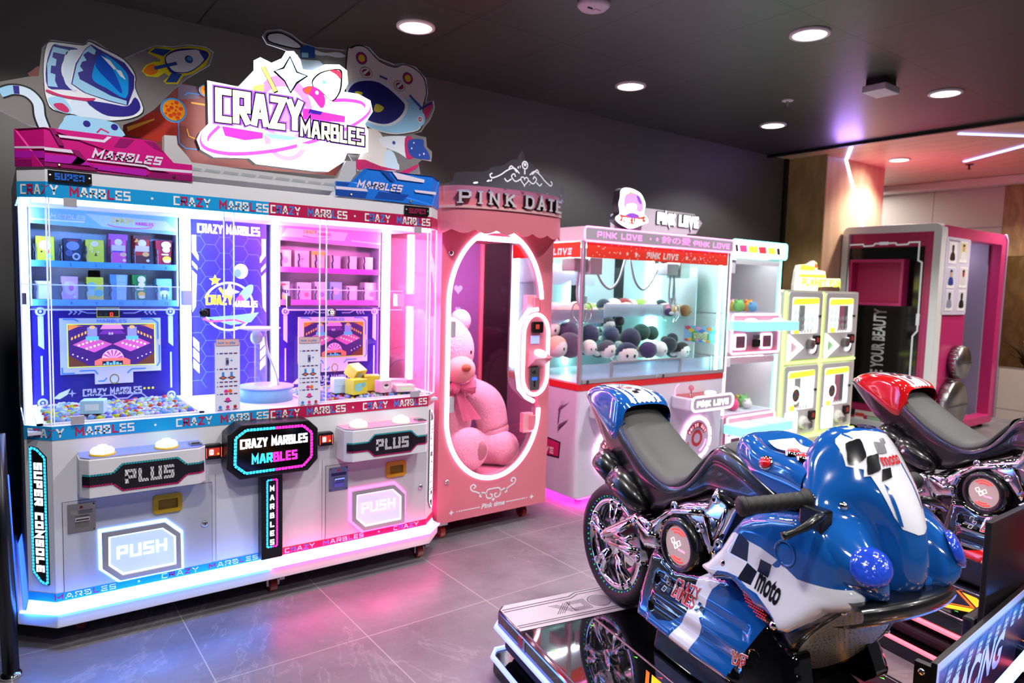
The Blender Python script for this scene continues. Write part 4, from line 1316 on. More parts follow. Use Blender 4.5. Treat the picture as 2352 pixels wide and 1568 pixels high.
# backdrop print with a sunset planet
F34 = FY(3.38)
bp = [(0.124,2.250),(0.157,2.284),(0.409,2.304),(0.681,2.318),(0.753,2.315)]+[(0.812,2.321),(1.058,2.398),(1.447,2.122),(1.419,2.002),(0.716,1.976)]+[(.55, 1.93), (.30, 1.93)]
m = MB().prism(F34, bp, -.006, 0, mat('backdrop rust', '7a3a34', .35))
m.flat(F34, [(0.463,2.091),(0.556,2.176),(0.661,2.184),(0.660,2.074),(0.581,2.053),(0.458,2.068)], .001, mat('backdrop red', 'a82a18', .35))
m.flat(F34, [(0.463,2.098),(0.569,2.150),(0.569,2.143),(0.467,2.080)], .002, mat('backdrop gold', 'd89a30', .35))
m.flat(F34, [(0.663,2.312),(0.735,2.316),(0.753,2.266),(0.662,2.246)], .001, mat('backdrop violet grey', '6a5a70', .35))
m.stroke(F34, [(0.662,2.217),(0.665,2.060),(0.691,2.040),(0.742,2.042)], .004, .002, .002, mat('print azure'))
m.stroke(F34, [(0.689,2.269),(0.703,2.281),(0.753,2.283)], .004, .002, .002, mat('print azure'))
m.stroke(F34, [(0.697,2.127),(0.706,2.095),(0.738,2.085)], .005, .002, .002, mat('backdrop gold'))
m.stroke(F34, [(0.716,2.241),(0.781,2.242)], .008, .002, .002, mat('backdrop gold'))
T.part('backdrop', m, label='rust red backdrop print with circuit lines')
# clear board: pale helmet figure, rocket
M_bd = glass('cloudy acrylic board', 'b4b0b0', 1.45, .05, .42)
F33 = FY(3.30)
OUTL = mat('outline ink', '10131c', .3)
def layer(mb, fr, pts, d, m, k=4, crv=True):
    mb.flat(fr, sp2(pts, k) if crv else pts, d, m)
m = MB()
bd = [(0.156,2.228),(0.121,2.219),(0.035,2.184),(0.032,2.078),(0.120,2.038),(0.242,2.028),(0.435,2.052),(0.440,2.091),(0.497,2.122),(0.560,2.176),(0.638,2.272),(0.691,2.328),(0.777,2.397),(0.793,2.455),(0.759,2.471),(0.692,2.465),(0.627,2.442),(0.563,2.434),(0.444,2.355),(0.401,2.372),(0.347,2.401),(0.324,2.403),(0.307,2.380),(0.199,2.374),(0.169,2.339)]
m.prism(F33, bd, -.008, 0, M_bd, M_edge)
BDL = T.part('helmet_board', m, label='cloudy acrylic board')
m = MB()
c1, c2, c3, c4 = mat('print pale blue'), mat('print light blue', '9cd2f4', .3), mat('print indigo', '28208a', .3), mat('print white', 'e8ecf6', .3)
hs = [(0.184,2.348),(0.206,2.366),(0.305,2.375),(0.324,2.394),(0.362,2.381),(0.444,2.351),(0.485,2.297),(0.485,2.243),(0.514,2.168),(0.489,2.132),(0.428,2.107),(0.357,2.095),(0.281,2.102),(0.200,2.110),(0.179,2.149),(0.173,2.202),(0.173,2.277)]
m.flat(F33, sp2([(.30+(x-.30)*1.02, 2.24+(z-2.24)*1.03) for x, z in hs], 3), .0006, OUTL)
m.flat(F33, sp2(hs, 3), .0012, c4)
# hinged shell behind, visor in front
m.flat(F33, sp2([(0.202,2.352),(0.227,2.358),(0.286,2.358),(0.256,2.332),(0.233,2.290),(0.232,2.247),(0.261,2.202),(0.283,2.197),(0.231,2.192),(0.184,2.192),(0.180,2.270)], 3), .0018, c3)
m.flat(F33, [(0.205,2.349),(0.256,2.347),(0.248,2.327),(0.205,2.328),(0.201,2.308),(0.215,2.303),(0.211,2.277),(0.197,2.276),(0.194,2.248),(0.210,2.245),(0.208,2.221),(0.217,2.198),(0.184,2.196),(0.184,2.280)], .0022, c2)
m.flat(F33, sp2([(0.249,2.339),(0.293,2.351),(0.270,2.289),(0.261,2.219),(0.279,2.188),(0.243,2.215),(0.235,2.273)], 3), .0022, c1)
m.flat(F33, [(0.332,2.385),(0.362,2.372),(0.448,2.338),(0.483,2.292),(0.481,2.243),(0.457,2.169),(0.390,2.175),(0.305,2.193),(0.261,2.219),(0.277,2.299),(0.309,2.361)], .0026, c3)
m.flat(F33, [(0.330,2.380),(0.348,2.365),(0.342,2.347),(0.320,2.355),(0.304,2.339),(0.315,2.319),(0.300,2.312),(0.292,2.293),(0.303,2.278),(0.284,2.266),(0.291,2.242),(0.398,2.197),(0.453,2.187),(0.453,2.171),(0.390,2.178),(0.309,2.194),(0.265,2.220),(0.281,2.295),(0.308,2.356)], .0030, c2)
m.flat(F33, sp2([(0.362,2.353),(0.408,2.341),(0.451,2.304),(0.461,2.270),(0.450,2.197),(0.383,2.224),(0.337,2.246),(0.336,2.285)], 3), .0034, mat('visor blue', '1f9bee', .12))
m.flat(F33, sp2([(0.362,2.353),(0.385,2.343),(0.419,2.275),(0.438,2.213),(0.399,2.245),(0.345,2.304)], 3), .0038, mat('visor deep blue', '1c50c4', .12))
m.flat(F33, [(0.415,2.305),(0.435,2.303),(0.451,2.270),(0.431,2.282)], .0042, c4)
m.flat(F33, [(0.365,2.349),(0.396,2.336),(0.419,2.306),(0.408,2.304)], .0042, c4)
m.flat(F33, sp2([(0.182,2.183),(0.231,2.171),(0.305,2.173),(0.343,2.178),(0.320,2.163),(0.245,2.161),(0.184,2.171)], 3), .0034, mat('print crimson', 'c42868', .3))
m.flat(F33, sp2([(0.312,2.162),(0.397,2.166),(0.457,2.167),(0.484,2.208),(0.504,2.171),(0.477,2.135),(0.420,2.119),(0.365,2.121)], 3), .0024, c3)
m.flat(F33, sp2([(0.260,2.159),(0.312,2.160),(0.350,2.131),(0.396,2.104),(0.342,2.099),(0.266,2.104)], 3), .0022, c1)
m.flat(F33, sp2([(0.183,2.149),(0.230,2.162),(0.259,2.125),(0.251,2.102),(0.207,2.112)], 3), .0030, c2).flat(F33, sp2([(0.201,2.131),(0.230,2.139),(0.252,2.119),(0.244,2.105),(0.215,2.113)], 3), .0034, mat('print crimson'))
m.flat(F33, sp2([(0.232,2.073),(0.259,2.099),(0.396,2.095),(0.428,2.073),(0.431,2.038),(0.227,2.021)], 3), .0016, c2)
for q in ([(0.311,2.073)], [(0.408,2.075)]):
    m.flat(F33, ell(*q[0], .013, .013, 14), .0020, c3)
m.stroke(F33, [(0.345,2.043),(0.360,2.061),(0.388,2.049)], .006, .0020, .0020, mat('print crimson'))
tl = spline([(x, z, 0) for x, z in [(0.034,2.143),(0.075,2.163),(0.120,2.159),(0.150,2.127),(0.156,2.078),(0.170,2.034)]], 5)
m.stroke(F33, [(p.x, p.y) for p in tl], .045, .0006, .0006, OUTL).stroke(F33, [(p.x, p.y) for p in tl], .032, .0012, .0012, c1).stroke(F33, [(p.x, p.y) for p in tl[:6]], .032, .0016, .0016, c2).stroke(F33, [(p.x, p.y) for p in tl[5:8]], .030, .0018, .0018, c3)
T.part('helmet_print', m, BDL, label='print of a white and blue space helmet with raised visor')
m = MB()
YL = mat('rocket outline yellow', 'e8d81c', .3)
ro = [(0.534,2.396),(0.547,2.419),(0.597,2.435),(0.631,2.436),(0.692,2.458),(0.759,2.466),(0.782,2.445),(0.759,2.389),(0.705,2.345),(0.669,2.329),(0.647,2.292),(0.604,2.284),(0.591,2.293),(0.613,2.318),(0.596,2.328),(0.570,2.305),(0.529,2.301),(0.510,2.318),(0.525,2.345),(0.554,2.365),(0.579,2.370),(0.580,2.381)]
m.flat(F33, ro, .0008, YL)
m.flat(F33, sp2([(0.597,2.387),(0.631,2.427),(0.692,2.449),(0.755,2.453),(0.773,2.438),(0.750,2.401),(0.700,2.353),(0.656,2.338),(0.617,2.335)], 3), .0014, c3)
m.flat(F33, sp2([(0.601,2.388),(0.635,2.421),(0.692,2.442),(0.732,2.448),(0.752,2.413),(0.700,2.358),(0.656,2.342),(0.624,2.347)], 3), .0020, c4)
for q in ([(0.542,2.401),(0.563,2.421),(0.623,2.427),(0.592,2.395)], [(0.622,2.331),(0.665,2.337),(0.643,2.298),(0.600,2.290)], [(0.732,2.444),(0.773,2.441),(0.754,2.414)]):
    m.flat(F33, q, .0022, mat('rocket blue', '2a4aa0', .3))
q = [(0.692,2.403)][0]
m.flat(F33, ell(*q, .016, .016, 16), .0026, mat('rocket blue')).flat(F33, ell(q[0]+.002, q[1]+.003, .010, .009, 14), .003, mat('rocket porthole', '5aa0e8', .2))
m.stroke(F33, [(0.558,2.339),(0.644,2.377)], .013, .0026, .0026, mat('rocket blue'))
m.flat(F33, sp2([(0.516,2.317),(0.537,2.348),(0.562,2.353),(0.571,2.328),(0.545,2.309)], 3), .0022, mat('flame orange', 'e87a1c', .3))
T.part('rocket_print', m, BDL, label='blue and white rocket print outlined in yellow')
for (q, rr, lb) in (([(0.623,2.172)][0], .050, 'round orange planet disc'), ([(0.772,2.300)][0], .025, 'small orange planet disc')):
    yy = 3.26 if rr > .03 else 3.36
    F = FY(yy)
    m = MB().prism(F, ell(*q, rr, rr, 30), -.006, 0, mat('planet rim blue', '2a8fd8', .3), M_edge)
    m.flat(F, ell(*q, rr*.86, rr*.86, 30), .001, mat('planet orange', 'e8901c', .3))
    for k in range(13 if rr > .03 else 3):
        a_, r_ = k*2.4, rr*.72*math.sqrt((k+.5)/13)
        m.flat(F, ell(q[0]+r_*cos(a_), q[1]+r_*sin(a_), rr*(.17 if k % 3 else .10), rr*(.15 if k % 3 else .09), 12), .002, mat('crater', 'd0441a', .3))
    T.part('planet_disc', m, label=lb)
# right hand board: goggled helmet
m = MB()
bd = [(1.003,2.571),(1.023,2.600),(1.084,2.620),(1.135,2.611),(1.188,2.583),(1.252,2.577),(1.397,2.596),(1.420,2.611),(1.466,2.637),(1.525,2.637),(1.580,2.595),(1.667,2.583),(1.711,2.598),(1.788,2.594),(1.849,2.549),(1.863,2.478),(1.851,2.430),(1.898,2.444),(1.905,2.405),(1.880,2.343),(1.847,2.303),(1.827,2.271),(1.775,2.252),(1.821,2.247),(1.855,2.247),(1.862,2.196),(1.893,2.177),(1.891,2.127),(1.837,2.129),(1.811,2.108),(1.825,2.052),(1.473,2.027),(1.401,2.127),(1.136,2.396),(1.167,2.523),(1.084,2.535),(1.023,2.541)]
m.prism(F33, bd, -.008, 0, M_bd, M_edge)
BDR = T.part('goggles_board', m, label='cloudy acrylic board')
m = MB()
m.flat(F33, sp2([(1.018,2.575),(1.033,2.593),(1.084,2.607),(1.135,2.596),(1.188,2.568),(1.167,2.548),(1.084,2.545),(1.028,2.552)], 3), .0006, OUTL).flat(F33, sp2([(1.028,2.577),(1.043,2.589),(1.084,2.600),(1.130,2.590),(1.177,2.566),(1.156,2.553),(1.084,2.552),(1.033,2.558)], 3), .0012, c4)
m.flat(F33, sp2([(1.247,2.563),(1.296,2.561),(1.363,2.578),(1.400,2.568),(1.369,2.553),(1.307,2.550),(1.253,2.541)], 3), .0012, c4)
m.flat(F33, [(1.177,2.561),(1.209,2.578),(1.247,2.576),(1.247,2.525),(1.178,2.510)], .0014, mat('rocket blue')).flat(F33, [(1.183,2.537),(1.215,2.543),(1.215,2.521),(1.183,2.516)], .0018, c2)
m.flat(F33, [(1.180,2.506),(1.269,2.519),(1.291,2.503),(1.248,2.458),(1.178,2.454)], .0014, c1)
hd = [(1.412,2.586),(1.431,2.609),(1.466,2.629),(1.513,2.626),(1.580,2.579),(1.667,2.566),(1.711,2.589),(1.775,2.583),(1.832,2.546),(1.850,2.475),(1.831,2.404),(1.832,2.358),(1.820,2.287),(1.755,2.255),(1.641,2.232),(1.506,2.255),(1.411,2.342)]
m.flat(F33, [(1.62+(x-1.62)*1.03, 2.40+(z-2.40)*1.03) for x, z in sp2(hd, 3)], .0004, OUTL)
m.flat(F33, sp2(hd, 3), .0010, mat('print cream', 'ece2dc', .3))
m.flat(F33, sp2([(1.421,2.450),(1.469,2.352),(1.714,2.423),(1.818,2.413),(1.820,2.299),(1.749,2.259),(1.641,2.238),(1.506,2.258),(1.417,2.343)], 3), .0014, c2)
m.flat(F33, sp2([(1.410,2.416),(1.456,2.468),(1.588,2.488),(1.714,2.428),(1.746,2.389),(1.715,2.322),(1.640,2.271),(1.542,2.267),(1.458,2.296),(1.411,2.353)], 3), .0020, c4)
m.flat(F33, sp2([(1.416,2.407),(1.468,2.459),(1.582,2.476),(1.701,2.415),(1.727,2.380),(1.696,2.324),(1.628,2.280),(1.542,2.277),(1.458,2.307),(1.417,2.348)], 3), .0024, mat('visor indigo', '2a2a78', .2))
for q in ([(1.451,2.408),(1.492,2.410),(1.469,2.384)], [(1.565,2.369),(1.608,2.357),(1.584,2.331),(1.553,2.334)]):
    m.flat(F33, sp2(q, 3), .0028, mat('dot yellow'))
for q, c in (([(1.484,2.575)][0], 1), ([(1.741,2.528)][0], 1)):
    for rr, mm in ((.030, c3), (.026, mat('print crimson')), (.017, mat('dot yellow'))):
        m.flat(F33, ell(*q, rr, rr, 20), .0014+.0004*(.03-rr)*100, mm)
for q in ([(1.509,2.510)][0], [(1.694,2.480)][0]):
    m.flat(F33, ell(*q, .033, .026, 22), .0034, OUTL).flat(F33, ell(*q, .031, .024, 22), .0038, mat('print cream')).flat(F33, ell(*q, .023, .017, 22), .0042, mat('goggle glass', '8a2a5a', .15))
    m.flat(F33, [(q[0]-.020, q[1]-.004), (q[0]+.006, q[1]+.016), (q[0]+.014, q[1]+.012), (q[0]-.010, q[1]-.013)], .0046, c4)
m.stroke(F33, [(1.581,2.508),(1.624,2.500)], .010, .004, .004, mat('rocket blue')).stroke(F33, [(1.752,2.446),(1.792,2.414),(1.825,2.391)], .012, .0036, .0036, mat('rocket blue'))
m.flat(F33, sp2([(1.767,2.347),(1.792,2.380),(1.839,2.365),(1.840,2.313),(1.787,2.288)], 3), .0030, c2)
q = [(1.816,2.333)][0]
m.flat(F33, ell(*q, .016, .018, 16), .0034, c4).flat(F33, ell(*q, .010, .012, 16), .0038, mat('print crimson')).flat(F33, ell(*q, .004, .005, 12), .0042, c4)
m.flat(F33, [(1.832,2.375),(1.878,2.429),(1.895,2.426),(1.859,2.340)], .0026, mat('print crimson')).stroke(F33, [(1.812,2.383),(1.885,2.430)], .009, .003, .003, c3)
# arm and glove, body
m.flat(F33, sp2([(1.585,2.202),(1.653,2.223),(1.756,2.232),(1.809,2.188),(1.758,2.124),(1.693,2.144),(1.604,2.166)], 3), .0010, c4)
m.flat(F33, sp2([(1.730,2.223),(1.769,2.234),(1.783,2.179),(1.777,2.127),(1.738,2.127)], 3), .0016, mat('print crimson'))
m.flat(F33, sp2([(1.750,2.214),(1.835,2.232),(1.842,2.199),(1.870,2.168),(1.877,2.134),(1.804,2.130),(1.757,2.147)], 3), .0018, mat('rocket blue'))
for q in [(1.770,2.177),(1.782,2.207),(1.817,2.149),(1.843,2.158)]:
    m.flat(F33, ell(*q, .004, .005, 8), .0022, c4)
m.flat(F33, ell(*[(1.667,2.191)][0], .009, .009, 14), .0016, mat('rocket blue'))
m.flat(F33, sp2([(1.506,2.234),(1.591,2.230),(1.630,2.147),(1.701,2.060),(1.472,2.033),(1.495,2.139)], 3), .0008, mat('print cream'))
m.flat(F33, sp2([(1.617,2.145),(1.667,2.141),(1.694,2.059),(1.625,2.051)], 3), .0012, c1)
m.flat(F33, [(1.460,2.080),(1.508,2.086),(1.593,2.064),(1.707,2.055),(1.461,2.031)], .0016, mat('print crimson'))
m.flat(F33, [(1.707,2.049),(1.811,2.102),(1.811,2.085),(1.733,2.035)], .0016, mat('print crimson'))
T.part('goggles_print', m, BDR, label='print of a round space helmet with goggles and propeller')

# ---- the lit signboard
F2 = FY(3.22)
def gz(nm, c=None, e=1.25): return glow('sign '+nm, c, e)
so = [(0.747,2.309),(0.874,2.307),(0.940,2.389),(0.940,2.432),(0.969,2.452),(1.018,2.438),(1.063,2.467),(1.083,2.503),(1.118,2.511),(1.149,2.480),(1.160,2.438),(1.207,2.442),(1.265,2.482),(1.336,2.496),(1.375,2.476),(1.381,2.415),(1.359,2.375),(1.433,2.378),(1.497,2.358),(1.510,2.307),(1.469,2.242),(1.487,2.213),(1.488,2.111),(1.453,2.096),(1.379,2.091),(1.362,2.047),(1.285,1.991),(1.214,1.985),(0.949,1.985),(0.920,2.006),(0.771,1.992),(0.718,2.017),(0.703,2.057),(0.718,2.091),(0.750,2.129)]
m = MB().prism(F2, so, -.05, 0, gz('edge white', 'fbfdff', 2.6), mat('sign return', '2a2a34', .4))
SG = T.part('signboard', m, label='thick glowing white signboard shaped around a rocket and planet')
m = MB()
m.flat(F2, ell(*[(1.078,2.250)][0], .128, .145, 36), .0010, gz('halo pink', 'ff9ae8', 1.5))
m.flat(F2, ell(*[(1.078,2.235)][0], .100, .110, 36), .0014, gz('halo pale', 'fff0fa', 2.0))
m.flat(F2, ell(*[(1.083,2.231)][0], .065, .075, 36), .0018, gz('halo pink'))
m.flat(F2, ell(*[(1.083,2.117)][0], .10, .10, 36, 180, 360), .0010, gz('halo pink'))
m.flat(F2, ell(*[(1.083,2.102)][0], .070, .065, 36, 180, 360), .0014, gz('cream', 'fff3c0', 1.8))
# orbit ring
rg = spline([(x, z, 0) for x, z in [(0.786,2.134),(0.736,2.071),(0.749,2.031),(0.863,2.027),(1.058,2.073),(1.267,2.159),(1.406,2.237),(1.480,2.307),(1.456,2.346),(1.376,2.347),(1.299,2.333)]], 6)
m.stroke(F2, [(p.x, p.y) for p in rg], .036, .0030, .0030, gz('ring pink', 'ff4fd8', 1.5))
m.stroke(F2, [(p.x, p.y+.010) for p in rg], .022, .0034, .0034, gz('ring white', 'ffffff', 2.4))
# gun shapes behind the words
m.flat(F2, [(0.804,2.128),(0.979,2.126),(0.979,2.101),(0.901,2.081),(0.817,2.088)], .0026, gz('magenta', 'f83ab8'))
m.flat(F2, [(1.160,2.264),(1.366,2.262),(1.366,2.231),(1.160,2.213)], .0026, gz('magenta'))
m.flat(F2, [(1.192,2.266),(1.256,2.264),(1.245,2.247),(1.186,2.245)], .0030, gz('indigo', '4a2ab8', .9))
m.flat(F2, [(0.983,2.127),(1.140,2.130),(1.129,2.108),(1.008,2.106)], .0028, gz('sky', '8fdcff', 1.6))
# star, wand, rocket
m.flat(F2, [(1.100,2.487),(1.134,2.423),(1.186,2.413),(1.134,2.368),(1.103,2.318),(1.073,2.367),(1.023,2.401),(1.068,2.429)], .0036, OUTL)
m.flat(F2, [(1.100,2.477),(1.129,2.417),(1.175,2.411),(1.129,2.375),(1.103,2.328),(1.078,2.372),(1.033,2.405),(1.073,2.423)], .0040, gz('star blue', 'bfe8ff', 1.9))
m.flat(F2, [(1.103,2.426),(1.113,2.409),(1.142,2.404),(1.113,2.389),(1.103,2.363),(1.093,2.388),(1.068,2.400),(1.093,2.407)], .0044, gz('cream'))
m.stroke(F2, [(0.979,2.413),(1.038,2.311)], .022, .0036, .0036, OUTL).stroke(F2, [(0.979,2.413),(1.035,2.316)], .017, .0040, .0040, gz('lemon', 'f8f07a', 1.7))
m.flat(F2, sp2([(1.202,2.396),(1.239,2.439),(1.303,2.467),(1.345,2.473),(1.350,2.435),(1.343,2.372),(1.304,2.319),(1.261,2.342),(1.212,2.363)], 3), .0036, OUTL)
m.flat(F2, sp2([(1.207,2.392),(1.244,2.435),(1.303,2.462),(1.339,2.466),(1.342,2.434),(1.334,2.370),(1.299,2.323),(1.261,2.347),(1.218,2.364)], 3), .0040, gz('rocket white', 'f4fcff', 2.2))
m.flat(F2, sp2([(1.287,2.458),(1.339,2.466),(1.342,2.428),(1.320,2.445)], 3), .0044, gz('red', 'ff4a6a', 1.3))
m.flat(F2, ell(*[(1.260,2.400)][0], .010, .010, 14), .0044, gz('sky'))
m.flat(F2, sp2([(1.160,2.353),(1.202,2.371),(1.255,2.351),(1.266,2.302),(1.245,2.278),(1.202,2.321),(1.165,2.334)], 3), .0042, gz('magenta')).flat(F2, [(1.160,2.343),(1.186,2.368),(1.204,2.367),(1.186,2.328)], .0046, gz('orange', 'ff6a3a', 1.3))
m.flat(F2, ell(*[(1.226,2.345)][0], .008, .009, 12), .0048, gz('ring white'))
m.flat(F2, [(0.935,2.321),(0.984,2.340),(0.979,2.286),(0.931,2.282)], .0040, gz('amber', 'f8d87a', 1.5))
T.part('sign_art', m, SG, label='glowing pink, cream and sky blue print')
m = MB()
def slanted(p0, p1):
    (xa, za), (xb, zb2) = p0, p1
    return Fr((xa, 3.22, za), (xb-xa, 0, zb2-za), (0, 0, 1)), hypot(xb-xa, zb2-za)
w1, w2 = gz('lemon white', 'fffbd0', 2.4), gz('letter edge', '7a4ad0', .9)
for d_, ink, mm in ((.0052, .44, gz('violet', 'a860f0')), (.0058, .33, OUTL), (.0064, .24, w1)):
    (fa, wa) = slanted(*[(0.782,2.139),(1.155,2.151)])
    m.text(fa, 'CRAZY', 0, 0, .150, mm, w=wa, th=.22, d=d_, ink=ink)
    (fa, wa) = slanted(*[(1.148,2.131),(1.462,2.132)])
    m.text(fa, 'MARBLES', 0, 0, .085, mm, w=wa, th=.22, d=d_+.0003, ink={.44: .50, .33: .42, .24: .20}[ink])
(fa, wa) = slanted(*[(1.140,2.085),(1.339,2.081)])
m.prism(fa, rect(-.006, wa+.006, -.006, .020), .0046, .0048, gz('ring white'))
m.text(fa, 'MARBLES', 0, 0, .014, gz('sky'), w=wa, th=.2, d=.0060)
T.part('sign_lettering', m, SG, label='lemon white lettering CRAZY MARBLES')

# ---- prizes on the shelves: each box its own thing
def pbox(pts, y, dep, col, lb, print_cols, zb, kind='box', cat='prize box', grp='prize boxes on the shelves', name='prize_box'):
    (xa, za), (xb, zb2) = pts
    z1 = za
    t = Thing(name, lb, cat, ((xa+xb)/2, y+dep/2, zb), group=grp)
    F = FY(y)
    m = MB()
    w = xb-xa
    if kind == 'pack':       # six sided snack carton
        pp = [(xa+w*.12, y), (xb-w*.12, y), (xb, y+dep*.35), (xb, y+dep), (xa, y+dep), (xa, y+dep*.35)]
        m.prism(FZ(0), pp, zb, z1, mat('box '+col, col, .4))
    elif kind == 'bag':
        m.add([(xa+w*.1, y+.005, zb), (xb-w*.1, y+.005, zb), (xb-w*.1, y+dep, zb), (xa+w*.1, y+dep, zb), (xa, y+.004, z1), (xb, y+.004, z1), (xb, y+dep, z1), (xa, y+dep, z1)],
              [(3, 2, 1, 0), (4, 5, 6, 7), (0, 1, 5, 4), (1, 2, 6, 5), (2, 3, 7, 6), (3, 0, 4, 7)], mat('box '+col, col, .4))
    else:
        m.box(xa, xb, y, y+dep, zb, z1, mat('box '+col, col, .4))
    t.part('carton', m, bevel=.002)
    g = MB()
    h = z1-zb
    for (kd, u, v, a, b_, c) in print_cols:
        mm = mat('print '+c, c, .45)
        if kd == 'e':
            g.flat(F, ell(xa+w*u, zb+h*v, w*a, h*b_, 18), .0012+.0002*len(g.f), mm)
        elif kd == 'r':
            g.flat(F, rect(xa+w*(u-a), xa+w*(u+a), zb+h*(v-b_), zb+h*(v+b_)), .0012+.0002*len(g.f), mm)
        elif kd == 't':
            g.flat(F, [(xa+w*(u-a), zb+h*(v-b_)), (xa+w*(u+a), zb+h*(v-b_)), (xa+w*u, zb+h*(v+b_))], .0012+.0002*len(g.f), mm)
    if g.f:
        t.part('print', g)
    return t
Ysh = YB+.005
zt1, zt2 = 1.5295, 1.3585
row = [
 ([(0.147,1.636),(0.216,1.541)], 'd8dc2c', 'bright yellow toy box above shelf number 1 on the blue edged shelf', [('e', .5, .62, .34, .2, 'f4f0d8'), ('e', .3, .36, .05, .04, '3a2a1c'), ('t', .72, .42, .08, .12, 'd84a2c'), ('e', .7, .18, .16, .1, '8ad0e8')], 'box'),
 ([(0.250,1.632),(0.320,1.536)], '232744', 'dark navy box with grey art in compartment 2', [('e', .5, .68, .36, .2, '7a90b8'), ('e', .3, .36, .2, .14, '4a5a88'), ('e', .68, .22, .22, .16, 'b8c4dc'), ('e', .68, .22, .12, .09, '343c5c'), ('r', .5, .92, .3, .03, '8a2a3c')], 'box'),
 ([(0.334,1.631),(0.407,1.537)], 'd6da30', 'bright yellow toy box above shelf number 3 on the blue edged shelf', [('t', .3, .72, .14, .2, 'e8ec60'), ('e', .5, .82, .2, .12, 'f4f0d8'), ('t', .55, .36, .08, .08, '6a3a24'), ('e', .34, .46, .05, .04, 'f4f4f4'), ('e', .68, .46, .05, .04, 'f4f4f4')], 'box'),
 ([(0.426,1.663),(0.504,1.539)], 'd85aa4', 'tall pink biscuit carton in compartment 4', [('r', .5, .90, .5, .1, 'b85ab0'), ('e', .5, .72, .2, .12, 'f2eef4'), ('r', .5, .52, .36, .10, 'dcd4f2'), ('r', .45, .40, .28, .025, '6a4ab8'), ('e', .75, .3, .18, .07, 'e8c890'), ('e', .8, .1, .1, .05, 'f2eef4')], 'pack'),
 ([(0.527,1.664),(0.601,1.540)], 'b02a1c', 'tall red and brown biscuit carton in compartment 5', [('r', .5, .93, .5, .07, '6a3a30'), ('e', .5, .72, .24, .13, 'f2eef4'), ('r', .5, .53, .4, .10, 'dcd4f2'), ('r', .5, .15, .46, .14, '4a2018'), ('e', .7, .34, .2, .08, 'e0b060'), ('e', .82, .12, .1, .05, 'f2eef4'), ('t', .2, .82, .16, .07, 'e8a83a')], 'pack'),
 ([(0.620,1.645),(0.696,1.540)], 'a81830', 'red snack cup tapering to its base in compartment 6', [('e', .62, .82, .28, .14, 'f4f0f4'), ('e', .62, .62, .22, .12, 'f4f0f4'), ('r', .55, .42, .2, .03, 'f0e8c8'), ('e', .65, .22, .26, .14, 'e8b02c'), ('e', .66, .14, .2, .06, 'f4f0f4')], 'bag')]
for i, (p, c, lb, pr, kd) in enumerate(row):
    pbox(p, Ysh, .08, c, lb, pr, zt1, kd)
row = [
 ([(0.139,1.439),(0.198,1.372)], 'dadae6', 'plain white box in compartment 7', [], 'box'),
 ([(0.239,1.462),(0.302,1.364)], 'e8b4d8', 'pale pink box in compartment 8', [('e', .5, .5, .36, .3, 'f4dcec'), ('e', .58, .5, .16, .14, 'd86ab0'), ('e', .3, .7, .12, .08, 'f8f0f6'), ('e', .8, .12, .1, .05, 'b8d8a0')], 'box'),
 ([(0.335,1.461),(0.402,1.366)], 'd0da38', 'yellow green box with pale blue blobs in compartment 9', [('e', .3, .6, .25, .18, '8ad0d8'), ('e', .7, .3, .28, .16, '70c8b0'), ('e', .25, .3, .2, .14, 'a8d8d0'), ('r', .5, .06, .5, .06, 'e0c848')], 'box'),
 ([(0.428,1.476),(0.502,1.367)], '86bce4', 'pale blue folded packet in compartment 10', [('r', .18, .5, .16, .5, '5a98cc'), ('r', .62, .5, .26, .5, 'a8d4f2'), ('r', .55, .7, .3, .01, '7ab0dc'), ('r', .55, .4, .3, .01, '7ab0dc')], 'bag'),
 ([(0.519,1.477),(0.580,1.370)], '28903a', 'green snack cup in compartment 11', [('e', .66, .82, .28, .14, 'f4f0f4'), ('e', .66, .60, .24, .12, 'f4f0f4'), ('r', .55, .42, .24, .03, 'f0e8c8'), ('e', .65, .22, .26, .12, 'e8b02c'), ('e', .66, .12, .22, .06, 'f4f0f4')], 'bag'),
 ([(0.622,1.462),(0.691,1.369)], '86c8ec', 'sky blue box with dark sketch in compartment 12', [('e', .4, .5, .16, .14, '2c4a78'), ('e', .68, .5, .14, .12, '3a5a8a'), ('e', .5, .3, .3, .16, 'd8e8f4'), ('r', .4, .16, .04, .12, '2c4a78'), ('r', .66, .16, .04, .12, '2c4a78')], 'box')]
for i, (p, c, lb, pr, kd) in enumerate(row):
    pbox(p, Ysh, .08, c, lb, pr, zt2, kd)
pbox([(0.339,1.494),(0.410,1.443)], 3.80, .06, 'c8a838', 'gold and blue carton standing behind the yellow green box', [('r', .5, .3, .3, .3, '5a9ad0')], zt2, 'pack')
rr1 = ([(1.211,1.632),(1.276,1.541)], [(1.300,1.633),(1.375,1.541)], [(1.389,1.635),(1.462,1.542)], [(1.496,1.613),(1.552,1.545)], [(1.594,1.615),(1.651,1.542)], [(1.688,1.614),(1.750,1.543)])
rc1 = (('f2d8e8', 'pale pink printed box above number 6 on the pink edged shelf', [('e', .5, .4, .22, .2, 'e89ac0')]), ('f4dce4', 'blush box above number 5 on the pink edged shelf', [('e', .5, .5, .06, .05, 'd86a7a'), ('r', .5, .2, .4, .1, 'f8ecf0')]),
       ('f0e8c0', 'cream and yellow box above number 4 on the pink edged shelf', [('r', .5, .86, .5, .1, 'e8d84a'), ('e', .5, .4, .3, .2, 'b8dcf0')]), ('f4f0f4', 'small white box above number 3 beside the cream and yellow one', []),
       ('f0eef4', 'small white box above number 2 on the pink edged shelf', []), ('f2eef6', 'small white box above number 1 on the pink edged shelf', []))
for p, (c, lb, pr) in zip(rr1, rc1):
    pbox(p, Ysh, .07, c, lb, pr, 1.5415)
